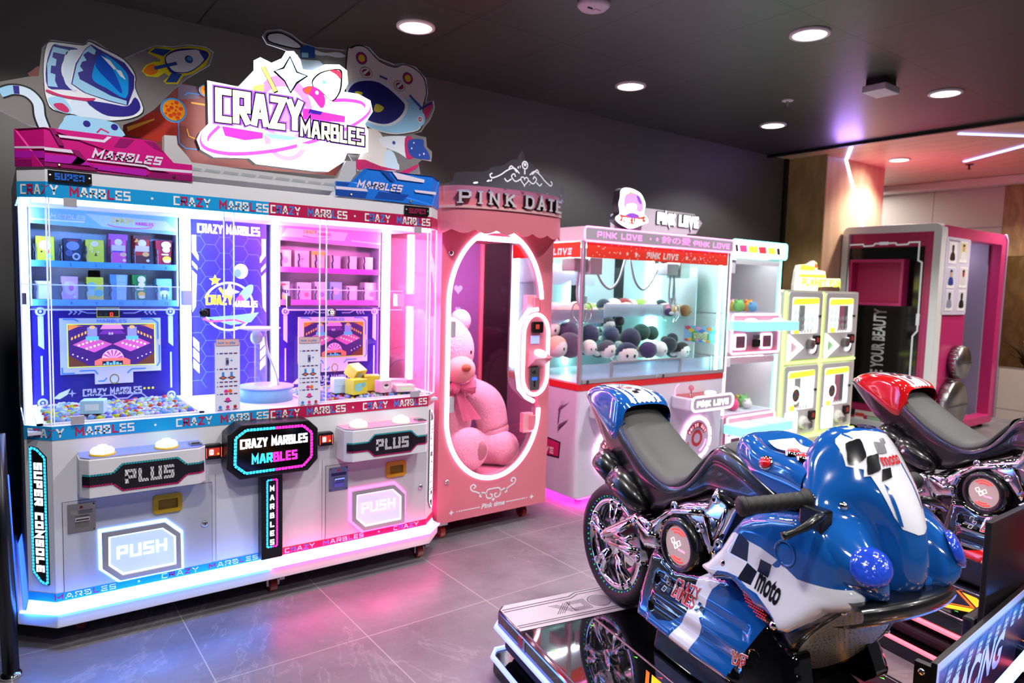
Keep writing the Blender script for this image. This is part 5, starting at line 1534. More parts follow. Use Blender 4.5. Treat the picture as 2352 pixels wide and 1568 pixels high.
rr2 = ([(1.198,1.464),(1.268,1.360)], [(1.319,1.461),(1.387,1.361)], [(1.408,1.466),(1.475,1.361)], [(1.494,1.468),(1.563,1.362)], [(1.592,1.447),(1.653,1.363)], [(1.701,1.469),(1.774,1.364)])
rc2 = (('8cc8e4', 'blue box with dark and green print above number 12 on the pink edged shelf', [('e', .5, .84, .24, .06, 'e05a4a'), ('e', .35, .5, .2, .1, '2c3c50'), ('e', .7, .45, .2, .1, '34485c'), ('t', .5, .2, .2, .16, 'c8d83a')]),
       ('f2dcea', 'pink box with a small red mark above number 11 on the pink edged shelf', [('e', .6, .3, .2, .14, 'e07a9a')]), ('f0e0ee', 'pink box with a lilac mark above number 10 on the pink edged shelf', [('e', .6, .3, .2, .14, 'b07ae0')]),
       ('94d0ee', 'sky blue box with a pale sketch above number 9 on the pink edged shelf', [('e', .5, .5, .3, .2, 'e0f0f8'), ('e', .4, .55, .06, .05, '3a5a8a'), ('e', .64, .55, .06, .05, '3a5a8a')]),
       ('f2eef6', 'plain white box above number 8 on the pink edged shelf', []), ('f2dcea', 'pink box above number 7 on the pink edged shelf by the pink column', [('e', .6, .34, .2, .14, 'e07a9a')]))
for p, (c, lb, pr) in zip(rr2, rc2):
    pbox(p, Ysh, .07, c, lb, pr, 1.3675)
# prizes lying on the marbles at the right and one at the left
def loose(lb, c, x, y, z, sx, sy, sz, rz, rx=0., pr=None):
    t = Thing('prize_box', lb, 'prize box', (x, y, z), group='prize boxes on the marbles')
    m = MB().box(-sx/2, sx/2, -sy/2, sy/2, 0, sz, mat('box '+c, c, .4))
    R = Matrix.Rotation(rz, 4, 'Z')@Matrix.Rotation(rx, 4, 'X')
    def rot(mb):
        mb.v = [R@v for v in mb.v]
        return mb
    g = MB()
    for kd, u, v, a, b_, c2 in (pr or []):
        g.flat(FY(-sy/2), ell(u*sx, v*sz, a*sx, b_*sz, 16) if kd == 'e' else rect((u-a)*sx, (u+a)*sx, (v-b_)*sz, (v+b_)*sz), .001+.0003*len(g.f), mat('print '+c2, c2, .45))
    zmin = min((R@v).z for v in m.v)
    for mb in (m, g):
        rot(mb)
        for v in mb.v:
            v.z -= zmin
    t.part('carton', m, local=True, bevel=.002)
    if g.f:
        t.part('print', g, local=True)
MZ = .905
loose('pale blue box with a white label lying on the blue lit marbles', 'a4d4ee', .315, 3.30, MZ, .085, .07, .055, -.3, 0, [('r', 0, .5, .3, .25, 'd8ecf8')])
loose('yellow box standing in front of the heap on the pink lit marbles', 'd8d034', 1.465, 3.28, MZ, .088, .07, .075, .25, 0, [('e', -.15, .5, .3, .3, '8ad0d0'), ('e', .2, .65, .16, .16, '78c0c8')])
loose('yellow box tipped on its corner on top of the prize heap', 'dcd83c', 1.50, 3.40, MZ+.055, .085, .07, .06, .5, .55, [('r', 0, .5, .2, .25, 'd8ecf8')])
loose('yellow box with a pale lid behind the pink faced box', 'd4cc30', 1.585, 3.36, MZ, .080, .075, .08, -.35, 0, [])
loose('pale blue box beside the tall instruction card in the prize heap', 'b8e0ee', 1.405, 3.36, MZ, .07, .07, .075, -.1, 0, [('r', 0, .5, .3, .02, '8ac0d8')])
loose('pink box with a small dark face print among the yellow boxes', 'eeb8d4', 1.61, 3.27, MZ, .065, .06, .062, .1, 0, [('e', 0, .5, .26, .22, 'f6f2f6'), ('e', 0, .62, .2, .1, '3a3440')])
loose('pink box with a pale label lying by the pink column', 'f0b4d4', 1.735, 3.36, MZ, .11, .07, .05, -.5, 0, [('r', 0, .5, .3, .25, 'f8e4f0')])
loose('pale pink and green box lying against the front glass clip', 'f0d4dc', 1.72, 3.25, MZ, .10, .065, .035, -.15, 0, [('r', 0, .5, .3, .25, 'dcecc8')])
# ================================================================== pink cabinet with the big bear
K_pk, K_pkd = mat('salmon pink paint', 'd9788a', .38), mat('salmon pink shade', 'c86a80', .4)
NEON = glow('white pink neon', 'ffd9ee', 5)
T = Thing('prize_cabinet', 'tall salmon pink cabinet lettered PINK DATE with an oval neon door', 'prize cabinet', (2.385, 3.75, 0))
PX0, PX1, PY, PYB = 1.985, 2.785, 3.33, 4.12
FP = FY(PY)
for x, y in ((2.05, 3.40), (2.68, 3.44), (2.05, 4.05), (2.70, 4.05)):
    m = MB().cyl((x-.015, y, .038), (1, 0, 0), .038, .03, M_wheelred, 18).cyl((x-.017, y, .038), (1, 0, 0), .02, .034, M_steel, 12)
    m.box(x-.03, x+.03, y-.035, y+.035, .078, .105, M_chrome)
    T.part('caster', m)
m = MB().box(PX0, PX1, PY+.03, PYB, .105, .30, K_pk)
m.box(PX0, PX1, PY+.03, PYB, 1.76, 1.88, K_pk).box(PX0, PX0+.03, PYB-.04, PYB, .30, 1.76, K_pk).box(PX1-.03, PX1, PYB-.04, PYB, .30, 1.76, K_pk)
m.box(PX0, PX0+.035, PY+.03, PY+.07, .30, 1.76, K_pk).box(PX1-.035, PX1, PY+.03, PY+.07, .30, 1.76, K_pk)
T.part('cabinet_frame', m, bevel=.004)
bk = MB().box(PX0+.03, 2.36, PYB-.02, PYB-.01, .30, 1.76, mat('back print pink', 'f0a0c8', .5))
bk.box(2.36, PX1-.03, PYB-.02, PYB-.01, .30, 1.76, mat('back print plum', '7a5a92', .2))
FK = FY(PYB-.02)
for x, c in ((2.15, 'f8e0f0'), (2.58, '8fb0cc')):
    for z, r in ((1.44, .035), (1.30, .022)):
        m2 = [(x+r*1.0*16*sin(t)**3/16, z+r*(13*cos(t)-5*cos(2*t)-2*cos(3*t)-cos(4*t))/16) for t in [i*2*pi/24 for i in range(24)]]
        bk.flat(FK, m2, .001, mat('heart '+c, c, .5))
    s_ = 1 if x < 2.4 else -1
    for q in ([(-.10, 1.22), (-.03, 1.19), (.03, 1.19), (.05, 1.16), (.02, 1.15)], [(-.12, 1.02), (-.02, 1.05), (.08, 1.04)]):
        bk.stroke(FK, [(p.x, p.y) for p in spline([(x+s_*a, z, 0) for a, z in q], 5)], .006, .001, .001, mat('print scroll red', 'c8485c', .5))
    bk.flat(FK, [(x+.16*cos(radians(a))+.015*cos(radians(a*14)), .80+.20*sin(radians(a))+.015*sin(radians(a*14))) for a in range(0, 360, 4)], .0012, mat('print lace', 'f4dcec', .5))
    bk.stroke(FK, ell(x, .80, .125, .165, 40), .008, .002, .002, mat('print azure'), closed=True)
T.part('back_panel', bk, label='back print half pink, half plum, with hearts')
for x in (PX0+.004, PX1-.008):
    T.part('side_pane', MB().box(x, x+.004, PY+.07, PYB-.04, .30, 1.76, glass('pink tinted glass', 'f8dcea') if x > 2.2 else glass('pink printed glass', 'fbd8ec', 1.45, .02, .22)))
T.part('inner_light', MB().box(PX0+.05, PX1-.05, PY+.06, PY+.08, 1.735, 1.755, glow('cabinet light', 'ffc4e6', 330)), label='light bar under the roof')
T.part('floor_panel', MB().box(PX0+.03, PX1-.03, PY+.04, PYB-.02, .300, .310, mat('cabinet floor', 'e8a0b8', .4)))
# door: sheet with an oval hole, outer loop resampled to match
HX, HZ, HW, HT, HB = 2.367, 1.06, .330, 1.788, .330
def hole(k=0.):
    o = []
    N = 72
    for i in range(N):
        a = 2*pi*i/N
        c, s_ = cos(a), sin(a)
        zc = 1.36 if s_ > 0 else .72
        o.append((HX+(HW+k)*c, zc+((HT-1.36) if s_ > 0 else (.72-HB))*s_*(1+k/.4)))
    return o
def outer(pts, x0, x1, z0, z1):
    o = []
    cx, cz = (x0+x1)/2, (z0+z1)/2
    for x, z in pts:
        dx, dz = x-cx, z-cz
        t = min((x1-cx)/abs(dx) if abs(dx) > 1e-6 else 9e9, (z1-cz)/abs(dz) if abs(dz) > 1e-6 else 9e9)
        o.append((cx+dx*t, cz+dz*t))
    return o
hl = hole()
m = MB().ring(FP, outer(hl, PX0, PX1, .105, 1.80), hl, -.03, 0, K_pk)
for (x0, z0) in ((PX0, .105), (PX1, .105), (PX0, 1.8), (PX1, 1.8)):      # close the corners of the sheet
    sx = 1 if x0 < 2.3 else -1
    oo = outer(hl, PX0, PX1, .105, 1.80)
    near = sorted(oo, key=lambda p: hypot(p[0]-x0, p[1]-z0))
    a = min((p for p in oo if abs(p[0]-x0) < 1e-6), key=lambda p: abs(p[1]-z0))
    b_ = min((p for p in oo if abs(p[1]-z0) < 1e-6), key=lambda p: abs(p[0]-x0))
    m.prism(FP, [(x0, z0), a, b_], -.03, 0, K_pk)
D = T.part('door', m, label='salmon pink door with an oval window')
T.part('door_pane', MB().flat(FP, hole(.01), -.02, glass('pink tinted glass')), D, label='oval window pane')
for px, pz in [(2.043,1.648)]+[(2.046,0.344)]:
    T.part('lock', MB().lathe([(.015, 0), (.015, .006), (.009, .008), (0, .008)], (px, PY, pz), (0, -1, 0), M_chrome, 16).cyl((px, PY-.0085, pz), (0, -1, 0), .005, .001, mat('lock core', '8a3040', .4), 8), D)
for pz in (1.22, .79):
    T.part('hinge', MB().prism(FP, rrect(2.043, 2.082, pz-.045, pz+.045, .008), -.012, .004, M_grey), D)
for pz in (1.36, .63):
    T.part('latch', MB().prism(FP, rect(2.60, 2.672, pz-.06, pz+.06), -.05, -.012, mat('latch pink', 'e8a0ac', .4)).prism(FP, rect(2.645, 2.682, pz-.045, pz+.045), -.012, .008, K_pk), D)
# neon round the oval, broken by the control panel, and round the panel
op = [p for p in hole(.004)]
i0 = [i for i, (x, z) in enumerate(op) if x > 2.6 and z > 1.34][0]
arc = [p for p in op if not (p[0] > 2.60 and .78 < p[1] < 1.34)]
k0 = max(range(len(arc)), key=lambda i: hypot(arc[i][0]-arc[i-1][0], arc[i][1]-arc[i-1][1]))
arc = arc[k0:]+arc[:k0]
path = arc+[(2.66, .765), (2.60, .795), (2.545, .85), (2.527, .95), (2.527, 1.15), (2.545, 1.26), (2.60, 1.325), (2.672, 1.335)]
def tubes(pts, r, closed, mm, y): return MB().tube([(x, y, z) for x, z in pts], r, mm, 8, closed)
if arc[0][1] > 1.0:
    pass
T.part('neon_tube', tubes(arc, .013, False, NEON, PY-.004), D, label='white pink neon outline of the oval')
T.part('neon_tube', tubes(path[len(arc):], .013, False, NEON, PY-.004), D, label='white pink neon bend round the control panel')
pan = [(x, z) for x, z in ell(2.63, 1.185, .095, .12, 16, 0, 180)]+[(x, z) for x, z in ell(2.63, .935, .095, .12, 16, 180, 360)]
T.part('neon_tube', tubes(pan, .011, True, NEON, PY-.05), D, label='white pink neon ring round the control panel')
PN = T.part('control_panel', MB().prism(FP, pan, -.01, .045, K_pk), D, label='salmon pink control panel')
FQ = FY(PY-.045)
T.part('card_reader', MB().prism(FQ, rrect(2.592, 2.672, 1.195, 1.262, .01), 0, .02, M_black).prism(FQ, rect(2.612, 2.640, 1.218, 1.246), .02, .021, glow('reader dim', 'b83a30', .5)), PN)
T.part('display', MB().prism(FQ, rect(2.592, 2.656, 1.128, 1.176), 0, .004, glow('panel display', '9aa8f0', .8)), PN)
m = MB().add([(2.575, PY-.045, 1.085), (2.70, PY-.045, 1.085), (2.70, PY-.125, 1.045), (2.575, PY-.125, 1.045), (2.575, PY-.045, .985), (2.70, PY-.045, .985)], [(0, 3, 2, 1), (3, 4, 5, 2), (0, 4, 3), (1, 2, 5)], K_pk)
SB = T.part('button_wedge', m, PN)
T.part('push_button', MB().lathe([(.04, 0), (.04, .01), (.03, .018), (0, .02)], (2.637, PY-.085, 1.066), (0, -.45, .9), glow('date button', 'd8ecff', 1.3), 22), PN, label='glowing round button')
m = MB().prism(FQ, rrect(2.585, 2.660, .845, .985, .006), 0, .012, M_steel)
m.cyl((2.612, PY-.057, .955), (0, -1, 0), .012, .01, M_black, 12).prism(FQ, rect(2.60, 2.64, .905, .925), .012, .016, glow('coin blue', '3a6ad8', .6)).prism(FQ, rect(2.618, 2.626, .865, .90), .012, .015, M_black)
T.part('coin_slot', m, PN)
# printed ornament and words
W_ = mat('print white', 'f2e6ea', .4)
m = MB()
cx, cz = 2.376, .222
for s_ in (1, -1):
    for q in ([(0, .035), (.045, .03), (.05, -.01), (.02, -.022), (.008, -.004), (.025, .004)], [(.05, .01), (.08, .022), (.10, .005), (.085, -.004)], [(.085, .012), (.12, .03), (.155, .045), (.165, .068), (.145, .080), (.130, .065), (.145, .056)]):
        m.stroke(FP, [(p.x, p.y) for p in spline([(cx+s_*a, cz+b_, 0) for a, b_ in q], 5)], .008, .001, .001, W_)
    m.stroke(FP, [(cx+s_*.095, .158), (cx+s_*.215, .158)], .005, .001, .001, W_)
    m.flat(FP, star(cx+s_*.295, .158, .018, 4, .4), .001, W_)
    for k in range(3):
        m.flat(FP, ell(cx+s_*(.225+k*.016), .158, .006-.0015*k, .005, 8), .001, W_)
m.flat(FP, star(cx, .190, .014, 4, .5), .001, W_)
m.ftext(FP, 'Pink time', cx-.088, .146, .028, W_, w=.172, d=.001, shear=.3, bold=.03)
T.part('door_print', m, D, label='white scroll ornament and the words Pink time')
# bowed header with scalloped valance and a clear crown
hc = [(1.978, 3.38), (1.985, 3.31), (2.04, 3.235), (2.16, 3.185), (2.385, 3.160), (2.61, 3.185), (2.73, 3.235), (2.785, 3.31), (2.795, 3.38)]
hp = sp2(hc, 8, False)
cum = [0]
for a, b_ in zip(hp, hp[1:]):
    cum.append(cum[-1]+hypot(b_[0]-a[0], b_[1]-a[1]))
HL = cum[-1]
class Bow:
    """unrolled face of the bowed header"""
    def p(s, a, b, d=0.):
        a = min(max(a, 0), HL)
        i = max(k for k in range(len(cum)) if cum[k] <= a+1e-9)
        i = min(i, len(hp)-2)
        t = (a-cum[i])/(cum[i+1]-cum[i])
        x, y = hp[i][0]+(hp[i+1][0]-hp[i][0])*t, hp[i][1]+(hp[i+1][1]-hp[i][1])*t
        u = Vector((hp[i+1][0]-hp[i][0], hp[i+1][1]-hp[i][1])).normalized()
        return Vector((x+u.y*d, y-u.x*d, b))
BW = Bow()
m = MB().prism(FZ(0), hp+[(2.795, 4.12), (1.978, 4.12)], 1.80, 2.01, K_pk, K_pk)
H = T.part('header', m, label='bowed salmon pink header')
v = []
for i in range(81):
    a = HL*i/80
    zz = 1.775-.022*abs(sin(pi*a/HL*8.5))
    v.append([BW.p(a, 1.897, .012), BW.p(a, zz, .016), BW.p(a, zz, .012), BW.p(a, 1.895, .004)])
T.part('valance', MB().grid(v, K_pk, smooth=False), H, label='scalloped valance')
T.part('trim_rail', MB().grid([[BW.p(HL*i/60, 1.888, .02), BW.p(HL*i/60, 1.904, .02), BW.p(HL*i/60, 1.904, 0)] for i in range(61)], mat('clear trim', 'e0a8b0', .15), smooth=False), H)
# slab serif letters
SER = {'P': [[(0, 0), (0, 1), (.75, 1), (.95, .85), (.95, .62), (.75, .48), (0, .48)]], 'I': [[(.3, 0), (.3, 1)]], 'N': [[(.05, 0), (.05, 1), (.95, 0), (.95, 1)]], 'K': [[(0, 0), (0, 1)], [(.95, 1), (.1, .45)], [(.3, .55), (1, 0)]],
       'D': [[(0, 0), (0, 1), (.65, 1), (.95, .75), (.95, .25), (.65, 0), (0, 0)]], 'A': [[(0, 0), (.5, 1), (1, 0)], [(.25, .35), (.75, .35)]], 'T': [[(0, 1), (1, 1)], [(.5, 1), (.5, 0)]], 'E': [[(1, .9), (1, 1), (0, 1), (0, 0), (1, 0), (1, .1)], [(0, .5), (.75, .5)]]}
SFT = {'P': [0], 'I': [.3], 'N': [.05], 'K': [0, 1], 'D': [0], 'A': [0, 1], 'T': [.5], 'E': [0]}
for ch, a in zip('PINKDATE', (.13, .215, .285, .385, .515, .605, .685, .765)):
    a += .035
    m = MB()
    for d0, d1, mm in ((.004, .028, M_black), (.028, .031, mat('letter grey', 'c4bcc6', .35))):
        for st in SER[ch]:
            m.stroke(BW, [(a+x*.05, 1.915+z*.062) for x, z in st], .013, d0, d1, mm)
        for x in SFT[ch]:
            m.stroke(BW, [(a+x*.05-.014, 1.915), (a+x*.05+.014, 1.915)], .008, d0, d1, mm)
        if ch in 'PIKN':
            x = SFT[ch][0]
            m.stroke(BW, [(a+x*.05-.014, 1.977), (a+x*.05+.012, 1.977)], .008, d0, d1, mm)
    T.part('letter', m, H, label='raised black letter '+ch+' with a grey face')
prof = [(0, 1.985), (.03, 2.01), (.11, 2.02), (.13, 2.07), (.25, 2.085), (.29, 2.115), (.34, 2.125), (.39, 2.165), (.42, 2.17), (.445, 2.22), (.47, 2.17), (.50, 2.165), (.55, 2.125), (.60, 2.115), (.64, 2.085), (.76, 2.07), (.78, 2.03), (.86, 2.01), (.93, 1.985)]
pp = sp2([(a/.93*HL, z) for a, z in prof], 5, False)
CR = T.part('crown', MB().grid([[BW.p(a, 1.975, .034), BW.p(a, max(z, 1.98), .034), BW.p(a, max(z, 1.98), .038), BW.p(a, 1.975, .038)] for a, z in pp], glass('crown acrylic', 'f4f6ff', 1.35, .01, .012)), H, label='clear scalloped crown')
m = MB()
c0 = HL/2
for s_ in (1, -1):
    for q in ([(.03, 2.065), (.07, 2.05), (.10, 2.075), (.08, 2.09), (.07, 2.075)], [(.04, 2.095), (.08, 2.12), (.13, 2.105), (.18, 2.075), (.235, 2.055), (.25, 2.07), (.235, 2.08)], [(.06, 2.10), (.10, 2.13), (.12, 2.115)], [(.10, 2.06), (.13, 2.045), (.15, 2.06)]):
        m.stroke(BW, [(p.x, p.y) for p in spline([(c0+s_*a*.85, z, 0) for a, z in q], 5)], .007, .0385, .0385, W_)
m.stroke(BW, [(c0+.026*16*sin(t)**3/16, 2.06+.026*(13*cos(t)-5*cos(2*t)-2*cos(3*t)-cos(4*t))/16) for t in [i*2*pi/22 for i in range(22)]], .006, .0385, .0385, W_, closed=True)
m.stroke(BW, ell(c0, 2.145, .018, .02, 14), .007, .0385, .0385, W_, closed=True).stroke(BW, [(c0, 2.12), (c0, 2.095)], .008, .0385, .0385, W_).flat(BW, star(c0, 2.148, .014, 5), .0386, W_)
T.part('crown_print', m, CR, label='white scroll and heart print')

# the bear
M_fur = bump(mat('pink plush fur', 'fbd0dc', .9, sheen=.5), 90, .7, .012, 5)
M_furd = bump(mat('pink plush bow', 'e88aa8', .8, sheen=.3), 60, .3, .006)
BR = Thing('teddy_bear', 'giant pink teddy bear with a bow sitting inside the pink cabinet', 'teddy bear', (2.27, 3.74, .311))
def blob(mb, c, r, m, aim=None, n=26, k=16):
    mb.ball(c, r, m, n, k)
    return mb
def limb(mb, pts, rad, m, n=18):
    P = spline(pts, 7)
    R = [q.x for q in spline([(r, 0, 0) for r in rad], 7)]
    mb.tube(P, R, m, n)
    mb.ball(P[-1], R[-1]*1.0, m, n, 10).ball(P[0], R[0]*1.0, m, n, 10)
m = MB()
limb(m, [(2.30, 3.78, .47), (2.29, 3.79, .62), (2.27, 3.78, .80)], [.155, .185, .15], M_fur, 24)
BR.part('torso', m)
m = MB().ball((2.232, 3.74, 1.055), (.222, .19, .225), M_fur, 28, 18)
HD = BR.part('head', m)
for x in (2.09, 2.40):
    BR.part('ear', MB().ball((x, 3.78, 1.24), (.075, .05, .075), M_fur, 18, 12), HD)
BR.part('muzzle', MB().ball((2.265, 3.565, .955), (.105, .085, .085), mat('muzzle cream', 'f4c4b0', .9, sheen=.3), 20, 14), HD, label='cream muzzle')
BR.part('nose', MB().ball((2.262, 3.482, .975), (.032, .022, .024), mat('nose tan', 'b8744a', .6), 14, 10), HD, label='tan nose')
for x, y in ((2.17, 3.560), (2.355, 3.600)):
    BR.part('eye', MB().ball((x, y, 1.055), .019, M_blackg, 12, 8), HD)
for s_, pts, rad in ((1, [(2.43, 3.74, .80), (2.56, 3.70, .70), (2.60, 3.66, .54)], [.09, .115, .10]), (-1, [(2.12, 3.74, .80), (2.09, 3.62, .70), (2.09, 3.55, .58)], [.09, .075, .07])):
    m = MB()
    limb(m, pts, rad, M_fur)
    BR.part('arm', m)
for pts, rad, foot in (([(2.33, 3.72, .44), (2.30, 3.60, .44), (2.29, 3.52, .45)], [.12, .12, .12], (2.285, 3.475, .475)), ([(2.42, 3.76, .43), (2.55, 3.66, .42), (2.60, 3.60, .425)], [.11, .11, .11], (2.615, 3.565, .425))):
    m = MB()
    limb(m, pts, rad, M_fur)
    big = .135 if foot[0] < 2.4 else .11
    m.ball(foot, (big, .085, big), M_fur, 22, 14)
    LG = BR.part('leg', m)
    if big > .12:
        BR.part('sole_patch', MB().ball((foot[0]+.04, foot[1]-.066, foot[2]+.0), (.05, .022, .06), mat('sole grey', 'c08e94', .9), 16, 10), LG, label='greyish sole patch')
m = MB()
for s_, ln in ((1, .15), (-1, .14)):
    m.grid([[Vector((2.235+s_*ln*t, 3.585-.05*sin(pi*t), .845+.05*t*cos(a)+.012*sin(a*6)*t)) + Vector((0, .03*sin(a)*t, 0)) for a in [2*pi*j/24 for j in range(24)]] for t in (0.05, .3, .6, .85, 1, .98)], M_furd, True)
    m.grid([[Vector((2.24+s_*.02+s_*.10*t+w*.05*(.4+t), 3.575-.02*t+.006*sin(w*9), .835-.20*t)) for w in [-1, -.6, -.2, .2, .6, 1]] for t in (0, .25, .5, .75, 1)], M_furd)
m.ball((2.235, 3.565, .845), (.035, .03, .04), M_furd)
BR.part('bow', m, label='pink ribbed bow')
BR.part('collar', MB().tube([(2.27+.13*cos(a), 3.75+.14*sin(a), .835+.0*a) for a in [2*pi*i/30 for i in range(30)]], .02, mat('collar glitter', 'd87ac8', .3), 8, True))
# ================================================================== double claw machine PINK LOVE
T = Thing('claw_machine', 'wide white double claw machine with a red stripe, lettered PINK LOVE', 'claw machine', (3.88, 3.8, 0))
LX0, LX1, LY, LYB = 3.10, 4.665, 3.40, 4.22
FL = FY(LY)
M_lw = mat('claw machine white', 'd9d3e6', .4)
NPK = glow('pink neon', 'ff7ad0', 4)
NPW = glow('pink white neon', 'ffc4ea', 5)
pl4 = rrect(LX0, LX1, LY, LYB, .03, 4)
T.part('base', MB().prism(FZ(0), pl4, .045, .79, M_lw), bevel=.01)
T.part('floor_glow', MB().box(LX0+.05, LX1-.05, LY+.02, LYB-.1, .030, .040, glow('under glow', 'ff2fc0', 14)), label='magenta light strip under the base')
for x in (LX0+.12, LX1-.12):
    for y in (LY+.1, LYB-.1):
        T.part('foot', MB().cyl((x, y, 0), (0, 0, 1), .025, .05, M_black, 12))
T.part('stripe', MB().prism(FZ(0), rrect(LX0-.003, LX1+.003, LY-.003, LYB, .03, 4), .786, .828, mat('stripe red', 'd8242c', .35)), label='red stripe round the top of the base')
M_al = mat('aluminium post', 'c4c4cc', .3, .6)
for x in (LX0+.012, LX1-.012):
    for y in (LY+.012, LYB-.02):
        T.part('post', MB().box(x-.012, x+.012, y-.012, y+.012, .828, 1.78, M_al), bevel=.003)
for x0, x1 in ((LX0+.03, 3.86), (3.885, LX1-.03)):
    G = T.part('front_pane', MB().box(x0, x1, LY+.004, LY+.010, .86, 1.78, M_glass))
    T.part('pane_rail', MB().box(x0, x1, LY-.004, LY+.014, .832, .858, M_al).cyl((x0+.04, LY-.004, .845), (0, -1, 0), .012, .008, M_chrome, 12), G)
for x in (LX0+.003, LX1-.008):
    T.part('side_pane', MB().box(x, x+.005, LY+.03, LYB-.03, .83, 1.78, M_glass))
T.part('back_wall', MB().box(LX0+.02, LX1-.02, LYB-.03, LYB-.01, .83, 1.78, mat('teal white back', 'b8d2d8', .3)))
T.part('mirror_strip', MB().box(4.18, 4.29, LYB-.035, LYB-.030, .85, 1.76, mat('dark mirror', '101a1c', .08)).box(3.70, 3.76, LYB-.035, LYB-.030, 1.1, 1.70, mat('dark mirror')), label='dark glass strips in the back wall')
T.part('bed', MB().box(LX0+.02, LX1-.02, LY+.02, LYB-.03, .80, .835, mat('bed white', 'd4dcf0', .4)))
M_ctl = glow('teal white light', 'a4ffec', 30)
for x, y in ((LX0+.04, LYB-.06), (LX1-.05, LY+.05), (LX1-.05, LYB-.06), (3.66, LYB-.05)):
    T.part('light_tube', MB().cyl((x, y, .86), (0, 0, 1), .011, .88, M_ctl, 10), label='upright teal white light tube')
T.part('roof_light', MB().box(LX0+.08, LX1-.08, 3.75, 3.78, 1.765, 1.775, glow('roof light', 'eefbff', 60)), label='light bar under the roof')
# low bin walls inside
m = MB()
for a in ((3.20, 3.50), (3.50, 4.24), (4.24, 4.62)):
    m.box(a[0], a[1], 3.50, 3.506, .835, .945, glass('milk pane', 'd8e0f4', 1.45, .1, .4))
for x in (3.20, 3.50, 4.24, 4.61):
    m.box(x-.01, x+.01, 3.492, 3.512, .835, .955, M_al)
m.box(3.5, 4.24, 3.49, 3.514, .945, .957, M_al)
T.part('bin_wall', m, label='low clear bin wall')
# red printed valance band
m = MB()
F8 = FY(LY+.002)
M_vr = glow('valance red', 'e23a2a', .22)  # faint glow put into the red print itself
vw = mat('valance white', 'f2e4e0', .5)
m.flat(F8, rect(LX0+.03, LX1-.03, 1.675, 1.775), 0, M_vr)
for i in range(90):
    x, z = random.uniform(LX0+.06, LX1-.06), random.uniform(1.68, 1.77)
    if abs(x-3.86) < .22 and z < 1.75:
        continue
    m.flat(F8, ell(x, z, .004, .004, 6) if i % 3 else [(x-.008, z), (x+.008, z+.003), (x, z+.01)], .0006, vw)
for s_ in (1, -1):
    for d_, r in ((.27, .022), (.36, .017), (.43, .012)):
        m.flat(F8, star(3.87+s_*d_, 1.715, r), .001, vw)
m.text(F8, 'PINK LOVE', 3.70, 1.692, .046, vw, w=.34, th=.27, d=.001, shear=.15)
T.part('valance', m, label='red valance with white stars, lettered PINK LOVE')
fs = FX(LX0+.002)
m = MB().flat(fs, rect(-LYB+.04, -LY-.03, 1.675, 1.775), 0, M_vr).text(fs, 'PINK LOVE', -3.92, 1.692, .046, vw, w=.40, th=.27, d=.001, shear=.15)
T.part('valance', m, label='red side valance lettered PINK LOVE')
# roof with neon edging
HDp = MB().prism(FZ(0), rrect(LX0-.01, LX1+.015, LY-.01, LYB, .02, 3), 1.782, 1.875, mat('header lilac white', 'd6c4d6', .35))
H = T.part('header', HDp)
fr = FY(LY-.011)
m = MB().prism(fr, rrect(LX0, LX1, 1.79, 1.868, .018), 0, .006, mat('header grey face', 'c0bac8', .4))
n_p = glow('neon letters pink', 'ff8ad8', 1.6)
m.text(fr, 'PINK LOVE', [(3.201,1.845)][0][0], 1.808, .040, n_p, w=.43, th=.2, d=.008)
m.text(fr, 'PINK LOVE', [(4.191,1.823)][0][0], 1.805, .040, n_p, w=.43, th=.2, d=.008)
for x, r in ((3.715, .011), (3.785, .017), (4.19, .015), (4.245, .010)):
    m.flat(fr, star(x, 1.829, r), .008, n_p)
m.ftext(fr, '鈴の愛', 3.83, 1.810, .04, n_p, w=.32, d=.008)
T.part('header_face', m, H, label='grey face with pink lit lettering and stars')
T.part('neon_line', MB().tube([(x, LY-.014, z) for x, z in rrect(LX0-.005, LX1+.008, 1.782, 1.873, .02)], .006, NPK, 6, True), H, label='pink neon outline')
# rooftop sign
fa = FY(3.46)
so = [(3.432,1.935),(3.745,2.052),(4.275,2.054),(4.373,1.992),(4.304,1.906),(4.205,1.893),(3.425,1.894)]
so = [(so[0][0], so[0][1]+.05)]+so[1:]+[(so[0][0], 1.876), (so[0][0], so[0][1])]
SG = T.part('roof_sign', MB().prism(fa, [so[0], so[1], so[2], so[3], so[4], (so[5][0], 1.90), (so[5][0]-.02, 1.876), so[7]], -.04, 0, mat('sign grey', 'efeaf6', .4)), label='grey arrow shaped sign')
m = MB()
xa = [(3.851,1.960),(4.308,1.964)]
for d_, ink, mm in ((.008, .5, M_black), (.014, .32, glow('sign letters white', 'ffffff', 2.5))):
    m.text(fa, 'PINK LOVE', xa[0][0], 1.945, .090, mm, w=xa[1][0]-xa[0][0], th=.3, d=d_, ink=ink)
T.part('sign_lettering', m, SG, label='glowing white lettering PINK LOVE')
fb = FY(3.40)
cl = sp2([(3.418,2.135),(3.455,2.159),(3.532,2.160),(3.613,2.138),(3.651,2.100),(3.669,2.061),(3.657,2.004),(3.695,1.973),(3.702,1.945),(3.657,1.928),(3.539,1.889),(3.460,1.900),(3.391,1.929),(3.380,1.955),(3.417,1.984),(3.404,2.044),(3.415,2.092)], 4)
BG = T.part('sign_badge', MB().prism(fb, cl, -.06, 0, glow('badge white', 'fdfdff', 2.0), mat('badge return', '3c3a48', .4)), SG, label='glowing white cloud shaped badge')
m = MB()
hr = sp2([(3.456,2.062),(3.467,2.110),(3.524,2.133),(3.594,2.122),(3.637,2.079),(3.645,2.031),(3.611,2.007),(3.571,2.018),(3.472,2.023)], 4)
